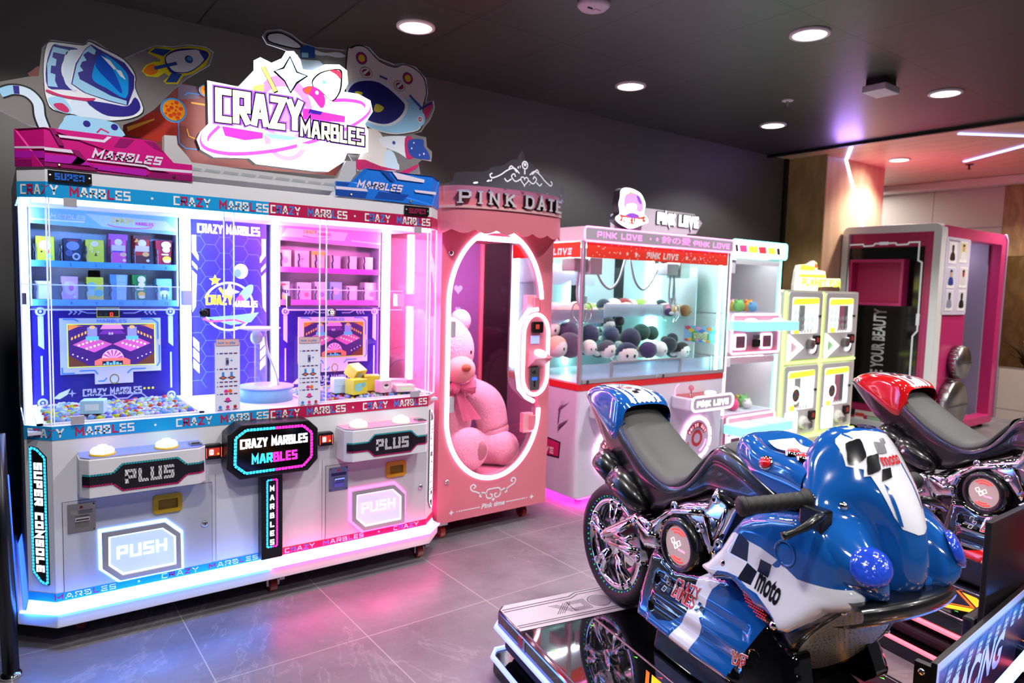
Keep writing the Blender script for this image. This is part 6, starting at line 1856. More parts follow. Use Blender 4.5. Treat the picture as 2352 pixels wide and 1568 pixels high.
m.flat(fb, hr, .001, glow('badge lilac', 'c89ae0', .9)).flat(fb, sp2([(3.476,2.043),(3.529,2.062),(3.579,2.053),(3.571,2.011),(3.533,1.994),(3.493,2.004)], 4), .002, glow('badge cream', 'fce8e8', 1.4))
m.flat(fb, sp2([(3.575,2.117),(3.605,2.110),(3.628,2.064),(3.597,2.075)], 3), .0022, glow('badge violet', '8a4ac0', .9)).flat(fb, [(3.501,2.120),(3.509,2.140),(3.529,2.133),(3.520,2.117)], .0022, glow('badge amber', 'f0a83a', 1.))
m.flat(fb, sp2([(3.475,1.976),(3.532,1.997),(3.603,1.986),(3.594,1.965),(3.486,1.956)], 3), .002, glow('badge violet'))
m.flat(fb, [(3.407,1.980),(3.475,1.972),(3.535,1.960),(3.623,1.974),(3.673,1.988),(3.660,1.963),(3.681,1.947),(3.636,1.940),(3.547,1.920),(3.468,1.928),(3.415,1.934),(3.433,1.955)], .003, glow('badge red', 'e8402a', 1.0))
(xa_, za_), (xb_, zb_2) = [(3.444,1.933),(3.641,1.941)]
m.text(fb, 'PINK LOVE', xa_, za_-.004, .032, glow('sign letters white'), w=xb_-xa_, th=.24, d=.0045)
T.part('badge_print', m, BG, label='lilac and red print with a ribbon lettered PINK LOVE')
# consoles, prize outlets
def lconsole(xc, lb):
    m = MB()
    yy = 3.20
    m.prism(FZ(0), rrect(xc-.235, xc+.235, yy, LY+.02, .07, 6), .60, .69, M_lw)
    K = T.part('console', m, label=lb, bevel=.01)
    T.part('console_top', MB().prism(FZ(0), rrect(xc-.20, xc+.20, yy+.03, LY, .05, 5), .69, .694, mat('console red top', 'b8303a', .25)), K, label='red top plate')
    f = FY(yy-.001)
    m = MB().prism(f, rrect(xc-.235, xc+.235, .604, .700, .04), 0, .012, mat('console grey face', 'b0aab8', .4))
    m.text(f, 'PINK LOVE', xc-.185, .628, .044, glow('sign letters white'), w=.37, th=.27, d=.0135)
    T.part('console_face', m, K, label='grey face with lit lettering PINK LOVE')
    T.part('neon_line', MB().tube([(x, yy-.014, z) for x, z in rrect(xc-.24, xc+.24, .600, .704, .042)], .007, NPW, 6, True), K, label='pink white neon outline')
    T.part('joystick', MB().cyl((xc-.13, yy+.09, .69), (0, 0, 1), .007, .05, M_chrome, 8).ball((xc-.13, yy+.09, .755), .022, glass('pink knob', 'f4b8c4', 1.5, .05, .3), 12, 8), K)
    T.part('push_button', MB().lathe([(.045, 0), (.045, .012), (.034, .022), (0, .024)], (xc+.10, yy+.09, .694), (0, 0, 1), glow('green button', 'a8ffc8', 1.4), 20), K, label='glowing green button')
    g = FY(LY-.002)
    c = (4.345 if xc > 4 else 3.43, .335)
    O = T.part('prize_outlet', MB().prism(g, ell(*c, .145, .145, 36), 0, .01, mat('outlet lilac', 'cdbcd8', .4)), label='round prize outlet')
    m = MB()
    for a in range(0, 360, 30):
        m.stroke(g, ell(*c, .158, .158, 6, a+3, a+27), .024, 0, .016, NPW)
    T.part('outlet_ring', m, O, label='broken pink white light ring')
    m = MB()
    m.stroke(g, ell(*c, .052, .052, 24), .026, .011, .012, mat('outlet red', 'd03440', .4), closed=True)
    m.stroke(g, ell(*c, .104, .104, 22, 22, 158), .042, .011, .012, mat('outlet red'))
    m.stroke(g, ell(*c, .108, .108, 14, 290, 350), .010, .011, .012, NPK).stroke(g, ell(*c, .108, .108, 14, 190, 260), .010, .011, .012, mat('outlet red'))
    t = 'PRIZE OUT'
    for i, ch in enumerate(t):
        if ch == ' ':
            continue
        a = radians(150-i*15)
        o = Vector((c[0]+.104*cos(a), LY-.002, c[1]+.104*sin(a)))
        m.text(Fr(o, (sin(a), 0, -cos(a)), (cos(a), 0, sin(a))), ch, -.008, -.012, .024, glow('outlet letters', 'ffd8e4', .9), w=.017 if ch != 'I' else None, th=.22, d=.0135)
    T.part('outlet_print', m, O, label='red target print lettered PRIZE OUT')
lconsole(4.255, 'rounded white console with a joystick, nearer the pale claw tower')
lconsole(3.42, 'rounded white console with a joystick, nearer the pink cabinet')
m = MB()
m.stroke(FL, ell(4.13, .715, .055, .055, 14, 100, 260), .006, .001, .001, NPK).prism(FL, rect(3.80, 3.86, .52, .60), 0, .006, M_steel)
T.part('coin_plate', m)
# side print near the pink cabinet
m = MB()
(y0, z0), (y1, z1) = [(3.721,0.282),(3.561,0.420)]
fs = FX(LX0-.001)
m.flat(fs, [(-y0-.1, z0), (-y1-.01, z0+.012), (-y1, z1-.01), (-y0-.1, z1+.01)], .001, M_black).flat(fs, [(-y0-.1, z0+.012), (-y1-.02, z0+.022), (-y1-.012, z1-.018), (-y0-.1, z1)], .002, mat('print crimson'))
m.text(fs, 'LOVE', -y0-.11, z0+.03, .045, vw, w=.20, th=.24, d=.003)
for q in range(9):
    a = random.uniform(.3, 1.6)
    m.flat(fs, [(-3.60, .46+.02*q), (-3.60+.13*cos(a), .50+.02*q+.12*sin(a)), (-3.585, .49+.02*q)], .001+.0003*q, mat('side plum' if q % 2 else 'side mauve', '4a3450' if q % 2 else '7a5a80', .5))
T.part('side_print', m, label='plum print and red ribbon on the side')
# worker poster inside
PB = [(3.807,1.191),(3.475,1.050)]
PB = (-PB[0][0], min(PB[0][1], PB[1][1]), PB[0][0]-PB[1][0], abs(PB[0][1]-PB[1][1])*.95)
T.part('side_wall', MB().box(LX1-.021, LX1-.012, LY+.30, LYB-.03, .835, 1.66, mat('inner white', 'd4e2e8', .4)))
for F9, x0, z0, w, h in ((FY(4.17), 3.95, 1.10, .20, .15), (FX(LX1-.022), *PB)):
    m = MB().flat(F9, rect(x0, x0+w, z0, z0+h), 0, mat('poster sky', '8ac4e8', .5))
    for k, c in enumerate(('e84a5a', 'f0c83a', '4ab05a', 'e8a0c8', '5a8ad8', 'f0e8c0', 'e88a3a', '6ac0b0')):
        m.flat(F9, ell(x0+w*(.12+.11*k), z0+h*(.86-.15*(k % 3)), w*.09, h*.12, 12), .001+.0002*k, mat('poster '+c, c, .5))
        m.flat(F9, ell(x0+w*(.10+.11*k), z0+h*(.10+.06*(k % 2)), w*.08, h*.09, 12), .001+.0002*k, mat('poster '+c))
    if z0 < 1.09:
        m.flat(F9, rect(x0+w*.26, x0+w*.78, z0+h*.20, z0+h*.58), .003, mat('poster green', '5a9a4a', .5))
        m.ftext(F9, 'WORKER', x0+w*.30, z0+h*.42, .022, mat('poster cream', 'f0f0d0', .5), w=w*.44, d=.004, bold=.03).ftext(F9, 'BOOGII', x0+w*.32, z0+h*.24, .022, mat('poster cream'), w=w*.40, d=.004, bold=.03)
    T.part('inside_poster', m, label='colourful poster on the inner wall')
# claw carriages with curling cables
for xc, wd, lb in ((3.36, 1, 'claw carriage hanging in the half by the pink cabinet'), (4.33, 1, 'claw carriage hanging in the half by the pale claw tower')):
    yy = 3.72
    m = MB().box(xc-.11, xc+.02, yy-.07, yy+.07, 1.59, 1.68, M_grey).box(xc+.03, xc+.15, yy-.08, yy+.06, 1.57, 1.69, mat('carriage white', 'd8e4ea', .4))
    K = T.part('claw_carriage', m, label=lb, bevel=.006)
    T.part('cable', MB().tube(spline([(xc-.05, yy-.05, 1.60), (xc-.07, yy-.06, 1.42), (xc-.03, yy-.06, 1.34), (xc+.005, yy-.05, 1.45), (xc, yy-.04, 1.60)], 6), .008, mat('cable grey', 'b8bcc4', .4), 8), K)
    s_ = 1 if xc < 3.8 else -1
    T.part('cable', MB().tube(spline([(xc+.15*s_, yy, 1.63), (xc+.22*s_, yy, 1.52), (xc+.31*s_, yy, 1.47), (xc+.40*s_, yy, 1.54), (xc+.46*s_, yy, 1.70)], 6), .009, mat('cable grey'), 8), K)
    c = MB().cyl((xc+.05, yy, 1.38), (0, 0, 1), .006, .2, M_steel, 8).cyl((xc+.05, yy, 1.36), (0, 0, 1), .026, .05, M_chrome, 14)
    for a in (0, 2.1, 4.2):
        c.tube(spline([(xc+.05, yy, 1.37), (xc+.05+.07*cos(a), yy+.07*sin(a), 1.35), (xc+.05+.085*cos(a), yy+.085*sin(a), 1.28), (xc+.05+.04*cos(a), yy+.04*sin(a), 1.22)], 4), .005, M_chrome, 6)
    T.part('claw', c, K, label='three pronged chrome claw')
# acrylic shelves and the plush dolls
SKIN = mat('plush skin', 'ecd4c8', .9, sheen=.3)
def fuzzy(c): return mat('plush '+c, c, .9, sheen=.3)
def plush(p, r, hair, lb, grp, face=True, skin=None, cap=.55, z0=None):
    x, y, z = p
    t = Thing('plush_doll', lb, 'plush doll', (x, y, z-r), rot=random.uniform(-.5, .5), group=grp)
    m = MB().ball((0, 0, r), (r, r*.92, r*.94), fuzzy(skin) if skin else SKIN, 16, 12)
    t.part('head', m, local=True)
    rows = [[Vector((1.06*r*sin(e)*cos(a), .06*r+1.0*r*sin(e)*sin(a), r*1.02+r*1.02*cos(e))) for a in [2*pi*j/16 for j in range(16)]] for e in [pi*cap*i/6 for i in range(7)]]
    for row in rows[4:]:
        for v in row:
            if v.y < 0:
                v.y *= .82
                v.z += r*.30*(-v.y/r)
    t.part('hair', MB().grid(rows, fuzzy(hair), True), local=True)
    b = fuzzy(random.choice(('2c3a5a', '3a2a52', 'e4e6e8', '20242c', '3c6a5a', 'd8c8a0')))
    t.part('body', MB().ball((0, r*1.25, r*.72), (r*.72, r*.95, r*.70), b, 12, 9), local=True)
    for s_ in (1, -1):
        t.part('arm', MB().ball((s_*r*.85, r*.75, r*.55), (r*.30, r*.42, r*.28), b if s_ == 1 else fuzzy('e4e6e8'), 10, 7), local=True)
    if face:
        for s_ in (1, -1):
            t.part('eye', MB().ball((s_*r*.34, -r*.86, r*.92), (r*.11, r*.05, r*.15), mat('plush eye', '2a2430', .3), 8, 6), local=True)
    return t
ROWS = []
def shelf_row(pts, y, z, r, hairs, where, grp):
    for i, (x, h) in enumerate(zip(pts, hairs)):
        plush((x, y+.01*(i % 2), z+r*.96), r*(1+.06*((i*7) % 3-1)), h[0], '%s plush doll %s' % (h[1], where), grp, skin=h[2] if len(h) > 2 else None)
m = MB()
for a, b_, y, z in ((3.80, 4.55, 3.98, 1.262), (3.12, 3.72, 3.90, 1.22), (3.12, 3.66, 3.95, 1.50)):
    m = MB().box(a, b_, y-.07, LYB-.03, z-.006, z, M_acry).box(a, b_, y-.075, y-.069, z-.01, z+.09, glass('frosted lip', 'dfe6f4', 1.4, .2, .35))
    T.part('acrylic_shelf', m, label='frosted acrylic shelf')
BK, WH, RD, PE, GR, DK, YE, PK_, TN, BN = ('1e2a38', 'Black haired'), ('e8ecf0', 'White'), ('8e2a30', 'Dark red haired'), ('f0c8b8', 'Peach coloured', 'f0c8b8'), ('9cc85a', 'Green haired'), ('22343c', 'Slate haired'), ('e8d04a', 'Yellow', 'e8d04a'), ('e890b0', 'Pink', 'e890b0'), ('d8b078', 'Tan', 'd8b078'), ('8a5a34', 'Brown', '8a5a34')
shelf_row(xs_at([(3.869,1.426),(3.991,1.436),(4.094,1.421),(4.185,1.447),(4.292,1.440),(4.412,1.450),(4.537,1.444)]), 3.98, 1.264, .066, (BK, WH, RD, PE, GR, ('dfe6ec', 'Pale grey'), DK), 'with its head over the lip of the long acrylic shelf', 'plush dolls on the long acrylic shelf')
shelf_row(xs_at([(3.289,1.354),(3.383,1.399),(3.503,1.378),(3.652,1.372)]), 3.90, 1.222, .072, (WH, ('f0e4e2', 'Cream'), PE, GR), 'on the short lower shelf beside the pink cabinet', 'plush dolls on the short shelves')
shelf_row(xs_at([(3.313,1.647),(3.425,1.652)]), 3.95, 1.502, .075, (WH, ('d8ecd0', 'Pale green haired')), 'on the short upper shelf beside the pink cabinet', 'plush dolls on the short shelves')
T.part('acrylic_shelf', MB().box(4.50, 4.64, LY+.30, LYB-.03, 1.245, 1.252, M_acry), label='frosted acrylic shelf')
for i, (h, y) in enumerate(zip((PK_, YE, ('e88aa0', 'Rose haired'), TN, BN), (4.12, 4.02, 3.92, 3.82, 3.74))):
    plush((4.565, y, 1.254+.05), .052, h[0], h[1]+' plush doll on the side shelf above the worker poster', 'plush dolls on the shelf by the claw tower', skin=h[2] if len(h) > 2 else None)
pile = [(250, 375, .095, '4a4058', 'Large mauve', 0), (285, 290, .085, '3a3050', 'Plum', 0), (440, 300, .075, '202a4a', 'Navy', 0), (520, 400, .07, '3c4450', 'Charcoal', 1), (650, 430, .088, '1c2648', 'Big navy', 1), (735, 330, .085, '161e3c', 'Midnight blue', 0),
        (825, 405, .07, '3a2458', 'Violet', 0), (840, 285, .07, '10463a', 'Dark green', 0), (915, 290, .062, '184a40', 'Bottle green', 0), (915, 400, .065, 'e0e8e8', 'White and green', 1), (1000, 370, .066, '182030', 'Ink blue', 0), (1080, 405, .068, '14161c', 'Black and gold', 1),
        (610, 235, .062, '22222e', 'Black capped', 1), (715, 205, .045, '20222c', 'Small black pompom', 0), (150, 385, .08, 'f0b8a0', 'Peach', 1), (150, 260, .08, 'e4ece0', 'White and green spotted', 1), (390, 390, .06, 'd8e0d4', 'Cream and black', 1), (600, 300, .065, '303a58', 'Blue grey', 0), (1050, 330, .05, '10202c', 'Dark teal', 0)]
from_pile = [(3.310,1.050),(3.351,1.131),(3.557,1.117),(3.672,1.014),(3.858,0.977),(3.977,1.077),(4.118,0.994),(4.133,1.121),(4.250,1.113),(4.258,0.995),(4.392,1.023),(4.527,0.980),(3.789,1.178),(3.939,1.207),(3.185,1.045),(3.180,1.163),(3.494,1.030),(3.779,1.112),(4.471,1.065)]
for (px, pz, r, c, nm, fc), (x, z) in zip(pile, from_pile):
    back = (430-pz)/200*.22
    plush((x+back*.30, 3.66+back+.04, max(.836+r*.95, z+back*.02)), r, c, nm+' plush doll heaped behind the low bin wall', 'plush dolls heaped on the bed', fc, skin=c if not fc else 'e4e2e0')
# claw machine supports for the heap
# ================================================================== pale two storey claw tower
T = Thing('claw_tower', 'narrow pale pink and aqua two storey claw tower beside the wide claw machine', 'claw machine', (5.13, 3.8, 0))
MX0, MX1, MY, MYB = 4.76, 5.50, 3.46, 4.15
FM = FY(MY)
M_mw = mat('tower white', 'e2e0e8', .4)
AQ, PKN = glow('aqua neon', '7afff0', 4), glow('tower pink neon', 'ff9abc', 4)
M_mpk = mat('tower pink', 'e08aa4', .4)
T.part('base', MB().box(MX0, MX1, MY, MYB, .03, .44, M_mw), bevel=.01)
T.part('middle_body', MB().box(MX0, MX1, MY, MYB, .94, 1.29, M_mw), bevel=.01)
T.part('back_panel', MB().box(MX0, MX1, MYB-.03, MYB, .44, 1.78, mat('tower back', 'd8dce4', .5)))
T.part('head', MB().box(MX0-.01, MX1+.02, MY, MYB, 1.76, 1.89, M_mw), bevel=.008)
f = FY(MY-.001)
m = MB().prism(f, rrect(MX0+.0, MX1+.01, 1.772, 1.884, .02), 0, .008, glow('tower marquee', 'ffe6ec', 1.3))
for i, (c, x, w) in enumerate((('e84a8a', 4.86, .09), ('f0d84a', 4.98, .12), ('e83a4a', 5.12, .10), ('f0d84a', 5.25, .10), ('2a2a34', 4.80, .03), ('2a2a34', 5.38, .04))):
    m.flat(f, [(x, 1.80), (x+w, 1.80), (x+w-.015, 1.855), (x-.015, 1.85)], .009+.0004*i, glow('marquee '+c, c, .8))
T.part('marquee', m, label='lit marquee with coloured print')
T.part('neon_line', MB().tube([(x, MY-.012, z) for x, z in rrect(MX0-.005, MX1+.015, 1.765, 1.89, .02)], .009, AQ, 6, True), label='aqua neon round the marquee')
for lv, (z0, z1) in enumerate(((.455, .935), (1.30, 1.755))):
    w = ('lower', 'upper')[lv]
    T.part('window', MB().box(MX0+.03, MX1-.03, MY+.004, MY+.01, z0, z1, M_glass), label=w+' glass front')
    for x in (MX0+.015, MX1-.015):
        T.part('light_tube', MB().cyl((x, MY+.02, z0), (0, 0, 1), .011, z1-z0, AQ if x > 5 else PKN, 8), label='upright light tube of the '+w+' cabinet')
    T.part('roof_light', MB().box(MX0+.08, MX1-.08, MY+.10, MY+.13, z1-.012, z1-.004, glow('tower light', 'fff6fa', 20)), label='light bar in the '+w+' cabinet')
    T.part('price_strip', MB().flat(FY(MY-.001), rect(MX0+.06, MX1-.06, z1-.055, z1-.005), .0, mat('strip pale', 'ecd8e4', .4)), label='pale header strip')
    for x in (MX0, MX1-.02):
        T.part('side_wall', MB().box(x, x+.02, MY+.04, MYB, z0, z1, mat('tower side', 'e4e6ea', .5)))
    m = MB().box(5.06, 5.18, 3.72, 3.82, z1-.12, z1-.03, M_grey).tube(spline([(4.90, 3.77, z1-.02), (4.97, 3.77, z1-.10), (5.07, 3.77, z1-.05)], 5), .007, M_white, 6).cyl((5.12, 3.77, z1-.22), (0, 0, 1), .012, .12, M_chrome, 10)
    for a in (0, 2.1, 4.2):
        m.tube([(5.12, 3.77, z1-.22), (5.12+.06*cos(a), 3.77+.06*sin(a), z1-.27), (5.12+.03*cos(a), 3.77+.03*sin(a), z1-.32)], .004, M_chrome, 5)
    T.part('claw', m, label='claw of the '+w+' cabinet')
    # neon framed control front with glowing trays
    zc = z0-.17
    T.part('control_front', MB().prism(FM, rrect(MX0+.01, MX1-.06, zc-.165, zc+.165, .02), 0, .03, M_mpk), label='pink control front of the '+w+' cabinet')
    T.part('neon_line', MB().tube([(x, MY-.035, z) for x, z in rrect(MX0+.012, MX1-.062, zc-.16, zc+.16, .02)], .009, PKN, 6, True), label='pink neon frame of the '+w+' controls')
    for k, x in enumerate((4.90, 5.27)):
        T.part('button_tray', MB().prism(FZ(0), rrect(x-.17, x+.18, MY-.22, MY-.02, .03), zc+.035, zc+.11, glow('aqua tray', '8ef0ea', .95)).lathe([(.05, 0), (.05, .01), (.03, .022), (0, .024)], (x, MY-.12, zc+.11), (0, 0, 1), glow('pale button', 'fff0f4', 2.2), 16), bevel=.004, label='glowing aqua button tray')
        T.part('outlet', MB().prism(FM, rrect(x-.12+.02, x+.06, zc-.13, zc+.0, .02), .03, .04, NPW).prism(FM, rrect(x-.08, x+.04, zc-.115, zc-.015, .01), .04, .045, mat('outlet dark pink', 'b0566e', .4)), label='prize outlet with a glowing frame')
    T.part('coin_box', MB().prism(FM, rect(5.06, 5.15, zc-.11, zc-.05), .03, .05, M_black).prism(FM, rect(5.07, 5.14, zc-.04, zc-.01), .03, .05, M_steel))
    zf = z0+.004
    T.part('bed', MB().box(MX0+.03, MX1-.03, MY+.02, MYB-.04, z0-.012, z0, mat('bed white')))
    cl = ['f0a03a', '2c3038', 'e8d84a', 'b088d8', 'e84a5a', 'f0b8c0', 'e87a3a', 'e8f0f0', '6ab0e0', 'e84a8a', '7ac86a']
    for i in range(9):
        x, y, r = MX0+.10+.066*i, MY+.12+.09*(i % 3), .042+.008*(i % 2)
        nm = {'f0a03a': 'Orange', '2c3038': 'Black', 'e8d84a': 'Yellow', 'b088d8': 'Lilac', 'e84a5a': 'Red', 'f0b8c0': 'Blush', 'e87a3a': 'Deep orange', 'e8f0f0': 'White', '6ab0e0': 'Blue', 'e84a8a': 'Magenta', '7ac86a': 'Green'}[cl[(i*3+lv) % 11]]
        t = Thing('plush_toy', '%s plush toy with two upright ears in the %s cabinet of the claw tower' % (nm, w), 'plush toy', (x, y, zf), group='plush toys in the claw tower')
        c = fuzzy(cl[(i*3+lv) % 11])
        t.part('body', MB().ball((0, 0, r), (r, r, r), c, 12, 9), local=True)
        t.part('ears', MB().tube([(-r*.6, 0, r*1.5), (-r*.75, 0, r*2.1)], r*.25, c, 8).tube([(r*.6, 0, r*1.5), (r*.75, 0, r*2.1)], r*.25, c, 8), local=True)

# ================================================================== four bay capsule machine
T = Thing('capsule_machine', 'bright white four bay vending machine with lime neon and a yellow outlined sign', 'vending machine', (6.42, 3.9, 0))
QX0, QX1, QY, QYB = 5.74, 7.10, 3.60, 4.02
FQ_ = FY(QY)
LIME = glow('lime neon', 'd8ff7a', 2.2)
M_qw = mat('capsule white', 'e6e6e0', .4)
M_qg = mat('bay grey', 'd6d2d8', .4)
T.part('body', MB().prism(FQ_, rrect(QX0, QX1, .11, 1.505, .03), -.42, 0, M_qw))
T.part('base', MB().box(QX0-.04, QX1+.02, QY-.06, QYB, .03, .105, mat('base cream', 'e8e6c8', .4)).box(QX0-.02, QX1, QY-.04, QYB, 0, .03, M_black), bevel=.008)
T.part('neon_line', MB().box(QX0-.02, QX1, QY-.045, QY-.02, .106, .120, LIME), label='lime neon along the base')
T.part('neon_line', MB().box(6.411, 6.434, QY-.012, QY, .13, 1.49, LIME), label='upright lime neon between the bays')
T.part('neon_line', MB().box(QX0+.05, QX1-.01, QY-.012, QY, .818, .836, LIME), label='level lime neon between the bays')
T.part('neon_line', MB().box(QX0+.035, QX0+.055, QY-.012, QY, .13, 1.49, LIME), label='lime neon at the left edge')
T.part('side_glow', MB().box(QX0-.004, QX0, QY+.02, QYB-.04, .15, 1.45, glow('side white glow', 'f8fff4', 1.3)), label='glowing white left side')  # glow added to the plain white side panel
names = {(0, 0): 'lower left', (1, 0): 'lower right', (0, 1): 'upper left', (1, 1): 'upper right'}
for (i, j), nm in names.items():
    x0 = 5.815+i*.640
    x1 = x0+.575
    z0, z1 = (.135, .795) if j == 0 else (.860, 1.485)
    B = T.part('bay', MB().ring(FQ_, rrect(x0, x1, z0, z1, .03), rrect(x0+.055, x1-.055, z0+.235, z1-.045, .02), -.012, .02, M_qg), label=nm+' grey vending bay')
    T.part('bay_front', MB().prism(FQ_, rrect(x0+.03, x1-.03, z0+.02, z0+.24, .015), 0, .019, M_qg), B)
    T.part('window', MB().flat(FQ_, rect(x0+.055, x1-.055, z0+.235, z1-.045), .012, M_glass), B)
    m = MB().flat(FQ_, rect(x0+.055, x1-.055, z0+.235, z1-.045), .0015, glow('bay back light', 'f4fbff', 1.05))
    m.flat(FQ_, rect(x0+.20+.08*i, x0+.30+.08*i, z0+.26, z1-.12), .003, mat('bay pink strip' if i else 'bay grey strip', 'c87a9a' if i else 'a8b0b4', .4))
    if i == 1:
        m.flat(FQ_, rect(x0+.38, x0+.45, z0+.26, z1-.12), .003, mat('bay dark strip', '6a747c', .4))
    m.flat(FQ_, rect(x0+.49, x0+.515, z0+.26, z1-.10), .003, glow('bay edge light', 'ffffff', 2.5))
    T.part('bay_back', m, B, label='lit interior')
    m = MB().flat(FQ_, [(x0+.07, z1-.115), (x1-.06, z1-.105), (x1-.06, z1-.05), (x0+.10, z1-.06)], .013, glow('lime strip', 'e4f03a', 1.2))
    m.flat(FQ_, rect(x0+.12, x0+.20, z0+.24, z0+.285), .013, glow('lime tag', 'e8e03a', .9))
    for k in range(4):
        m.flat(FQ_, rect(x0+.24+k*.05, x0+.265+k*.05, z0+.245, z0+.28), .013, mat('tag white', 'f0f0e8', .4))
    T.part('price_strip', m, B)
    T.part('latch', MB().prism(FQ_, rect(x1-.065, x1-.035, (z0+z1)/2+.08, (z0+z1)/2+.10), .02, .035, M_black), B)
    if j == 1:
        tri = [(x0+.03, z0+.01), (x0+.03, z0+.21), (x0+.23, z0+.11)]
        m = MB().stroke(FQ_, tri, .03, .02, .035, glow('tri light', 'ffffff', 2.2), closed=True)
        m.flat(FQ_, tri, .021, mat('tri pink', 'e8c4d4', .4) if i == 0 else mat('tri green', 'a8e0a4', .4))
        T.part('prize_outlet', m, B, label='glowing triangular outlet')
        T.part('crank', MB().cyl((x0+.36, QY-.02, z0+.14), (0, -1, 0), .045, .05, M_steel, 20).stroke(FQ_, ell(x0+.40, z0+.12, .06, .06, 10, -90, 90), .016, .03, .045, glow('tri light')), B)
    else:
        T.part('prize_outlet', MB().prism(FQ_, rrect(x0+.04, x0+.24, z0+.02, z0+.23, .02), .02, .03, glow('outlet white', 'ffffff', 1.5)), B, label='glowing white square outlet')
        T.part('crank', MB().lathe([(.06, 0), (.06, .03), (.045, .045), (0, .045)], (x0+.33, QY-.02, z0+.12), (0, -1, 0), M_qw, 22).box(x0+.275, x0+.385, QY-.075, QY-.06, z0+.112, z0+.128, M_qg), B)
        W_c = (x0+.19, z0+.385)
        m = MB().lathe([(.085, 0), (.085, .012), (.06, .014)], (W_c[0], QY-.014, W_c[1]), (0, -1, 0), glow('outlet white'), 24)
        for k in range(12):
            a0 = 2*pi*k/12
            m.flat(FQ_, [W_c, (W_c[0]+.062*cos(a0), W_c[1]+.062*sin(a0)), (W_c[0]+.062*cos(a0+.5236), W_c[1]+.062*sin(a0+.5236))], .03, mat(('wheel red', 'wheel blue', 'wheel green', 'wheel amber')[k % 4], ('8a2a34', '2a4a8a', '2a6a4a', '8a6a2a')[k % 4], .4))
        T.part('prize_wheel', m, B, label='round coloured prize wheel')
    T.part('coin_unit', MB().prism(FQ_, rrect(x1-.145, x1-.05, z0+.13, z0+.22, .015), .02, .05, M_black).prism(FQ_, rect(x1-.12, x1-.075, z0+.155, z0+.20), .05, .052, glow('coin red', '8a2a2a', .6)).prism(FQ_, rect(x1-.12, x1-.07, z0+.05, z0+.11), .02, .035, M_steel), B)
    if j == 1:
        cm = MB()
        for k in range(12):
            cm.ball((x0+.13+.075*(k % 5), QY+.0-.0, z0+.30+.07*(k//5)), (.03, .008, .03), glass('capsule shell', 'eef4f6', 1.5, .05, .5), 10, 6)
        for v in cm.v:
            v.y -= .004
        T.part('capsules', cm, B, kind='stuff')
# outlined sign
m = MB()
f = FY(3.70)
S_y, S_w = glow('sign lime', 'e4f03a', 1.9), glow('sign cream', 'fdffd8', 2.4)
so = [(6.075,1.553),(6.097,1.683),(6.127,1.745),(6.289,1.756),(6.386,1.796),(6.445,1.779),(6.464,1.710),(6.608,1.698),(6.630,1.630),(6.905,1.634),(6.895,1.561),(6.494,1.544)]
T.part('sign', MB().prism(f, so+[(so[-1][0], 1.50), (so[0][0], 1.50)], -.03, 0, S_w, mat('sign side', 'd8d8d0', .4)), label='lit sign outlined in yellow')
m.prism(f, [(6.149,1.657),(6.607,1.665),(6.611,1.636),(6.152,1.630)], .001, .004, S_y)
(xa, za), (xb, zb_) = [(6.199,1.549),(6.906,1.564)]
m.text(f, 'PLANET FUN', xa, za, .072, S_y, w=xb-xa, th=.28, d=.004)
(xa, za), (xb, zb_) = [(6.145,1.698),(6.397,1.707)]
m.prism(f, [(xa, za), (xb, za), (xb+.02, za+.04), (xa+.03, za+.05)], .001, .004, S_y)
m.flat(f, [(p[0], p[1]) for p in [(6.395,1.721),(6.413,1.785),(6.467,1.731)]], .004, glow('sign orange', 'f0a02a', 1.3))
T.part('sign_lettering', m, label='yellow lettering PLANET FUN')

# ================================================================== photo booth
T = Thing('photo_booth', 'big magenta photo booth with rounded white edges and a black panel', 'photo booth', (8.4, 3.6, 0))
OX, OX1, OY, OYB = 7.57, 9.28, 3.04, 4.05
nY = lambda pts: [(-y, z) for y, z in pts]
FO = FX(OX)
M_mg, M_mgd = mat('booth magenta', 'b82a6c', .3), mat('booth crimson', 'b42660', .35)
M_ow = mat('booth white edge', 'e4e8ee', .3)
ro_, ri_ = rrect(-OYB, -OY, .05, 2.215, .07, 6), rrect(-OYB+.07, -OY-.075, .125, 2.135, .012, 6)
T.part('front_frame', MB().ring(FO, ro_, ri_, -.12, .02, M_ow), label='rounded white frame', bevel=.006)
T.part('front_panel', MB().prism(FO, ri_, -.12, -.03, M_mgd), label='crimson recessed panel')
bp = nY([(4.053,2.063),(3.187,2.070),(3.178,0.491),(3.887,0.358)])
zt, zb = 1.985, .30
T.part('black_panel', MB().prism(FO, rect(-4.00, -3.21, zb, zt), -.03, -.02, mat('booth black', '0a0c0c', .12)), label='glossy black panel')
m = MB()
lw = glow('circuit line', 'c8ccd2', .35)
P_ = nY([(3.914,0.339),(4.000,2.021),(3.837,2.024),(3.823,2.003),(3.727,2.007),(3.706,2.028),(3.497,2.029),(3.481,2.009),(3.373,2.012),(3.361,2.032),(3.260,2.032),(3.260,1.845),(3.223,1.823),(3.219,1.123),(3.261,1.067),(3.259,0.632)])
m.stroke(FO, P_, .016, -.019, -.014, lw)
for q in nY([(3.615,2.028),(3.222,1.241)]):
    m.prism(FO, rect(q[0]-.045, q[0]+.045, q[1]-.016, q[1]+.016) if q[1] > 1.8 else rect(q[0]-.016, q[0]+.016, q[1]-.06, q[1]+.06), -.019, -.012, lw)
T.part('circuit_trim', m, label='pale stepped outline')
bx = nY([(3.903,1.847),(3.357,1.855),(3.341,1.388),(3.863,1.371)])
a, b_, c, d = min(p[0] for p in bx), max(p[0] for p in bx), min(p[1] for p in bx), max(p[1] for p in bx)
m = MB().ring(FO, rect(a, b_, c, d), rect(a+.03, b_-.03, c+.03, d-.03), -.02, .11, M_mg)
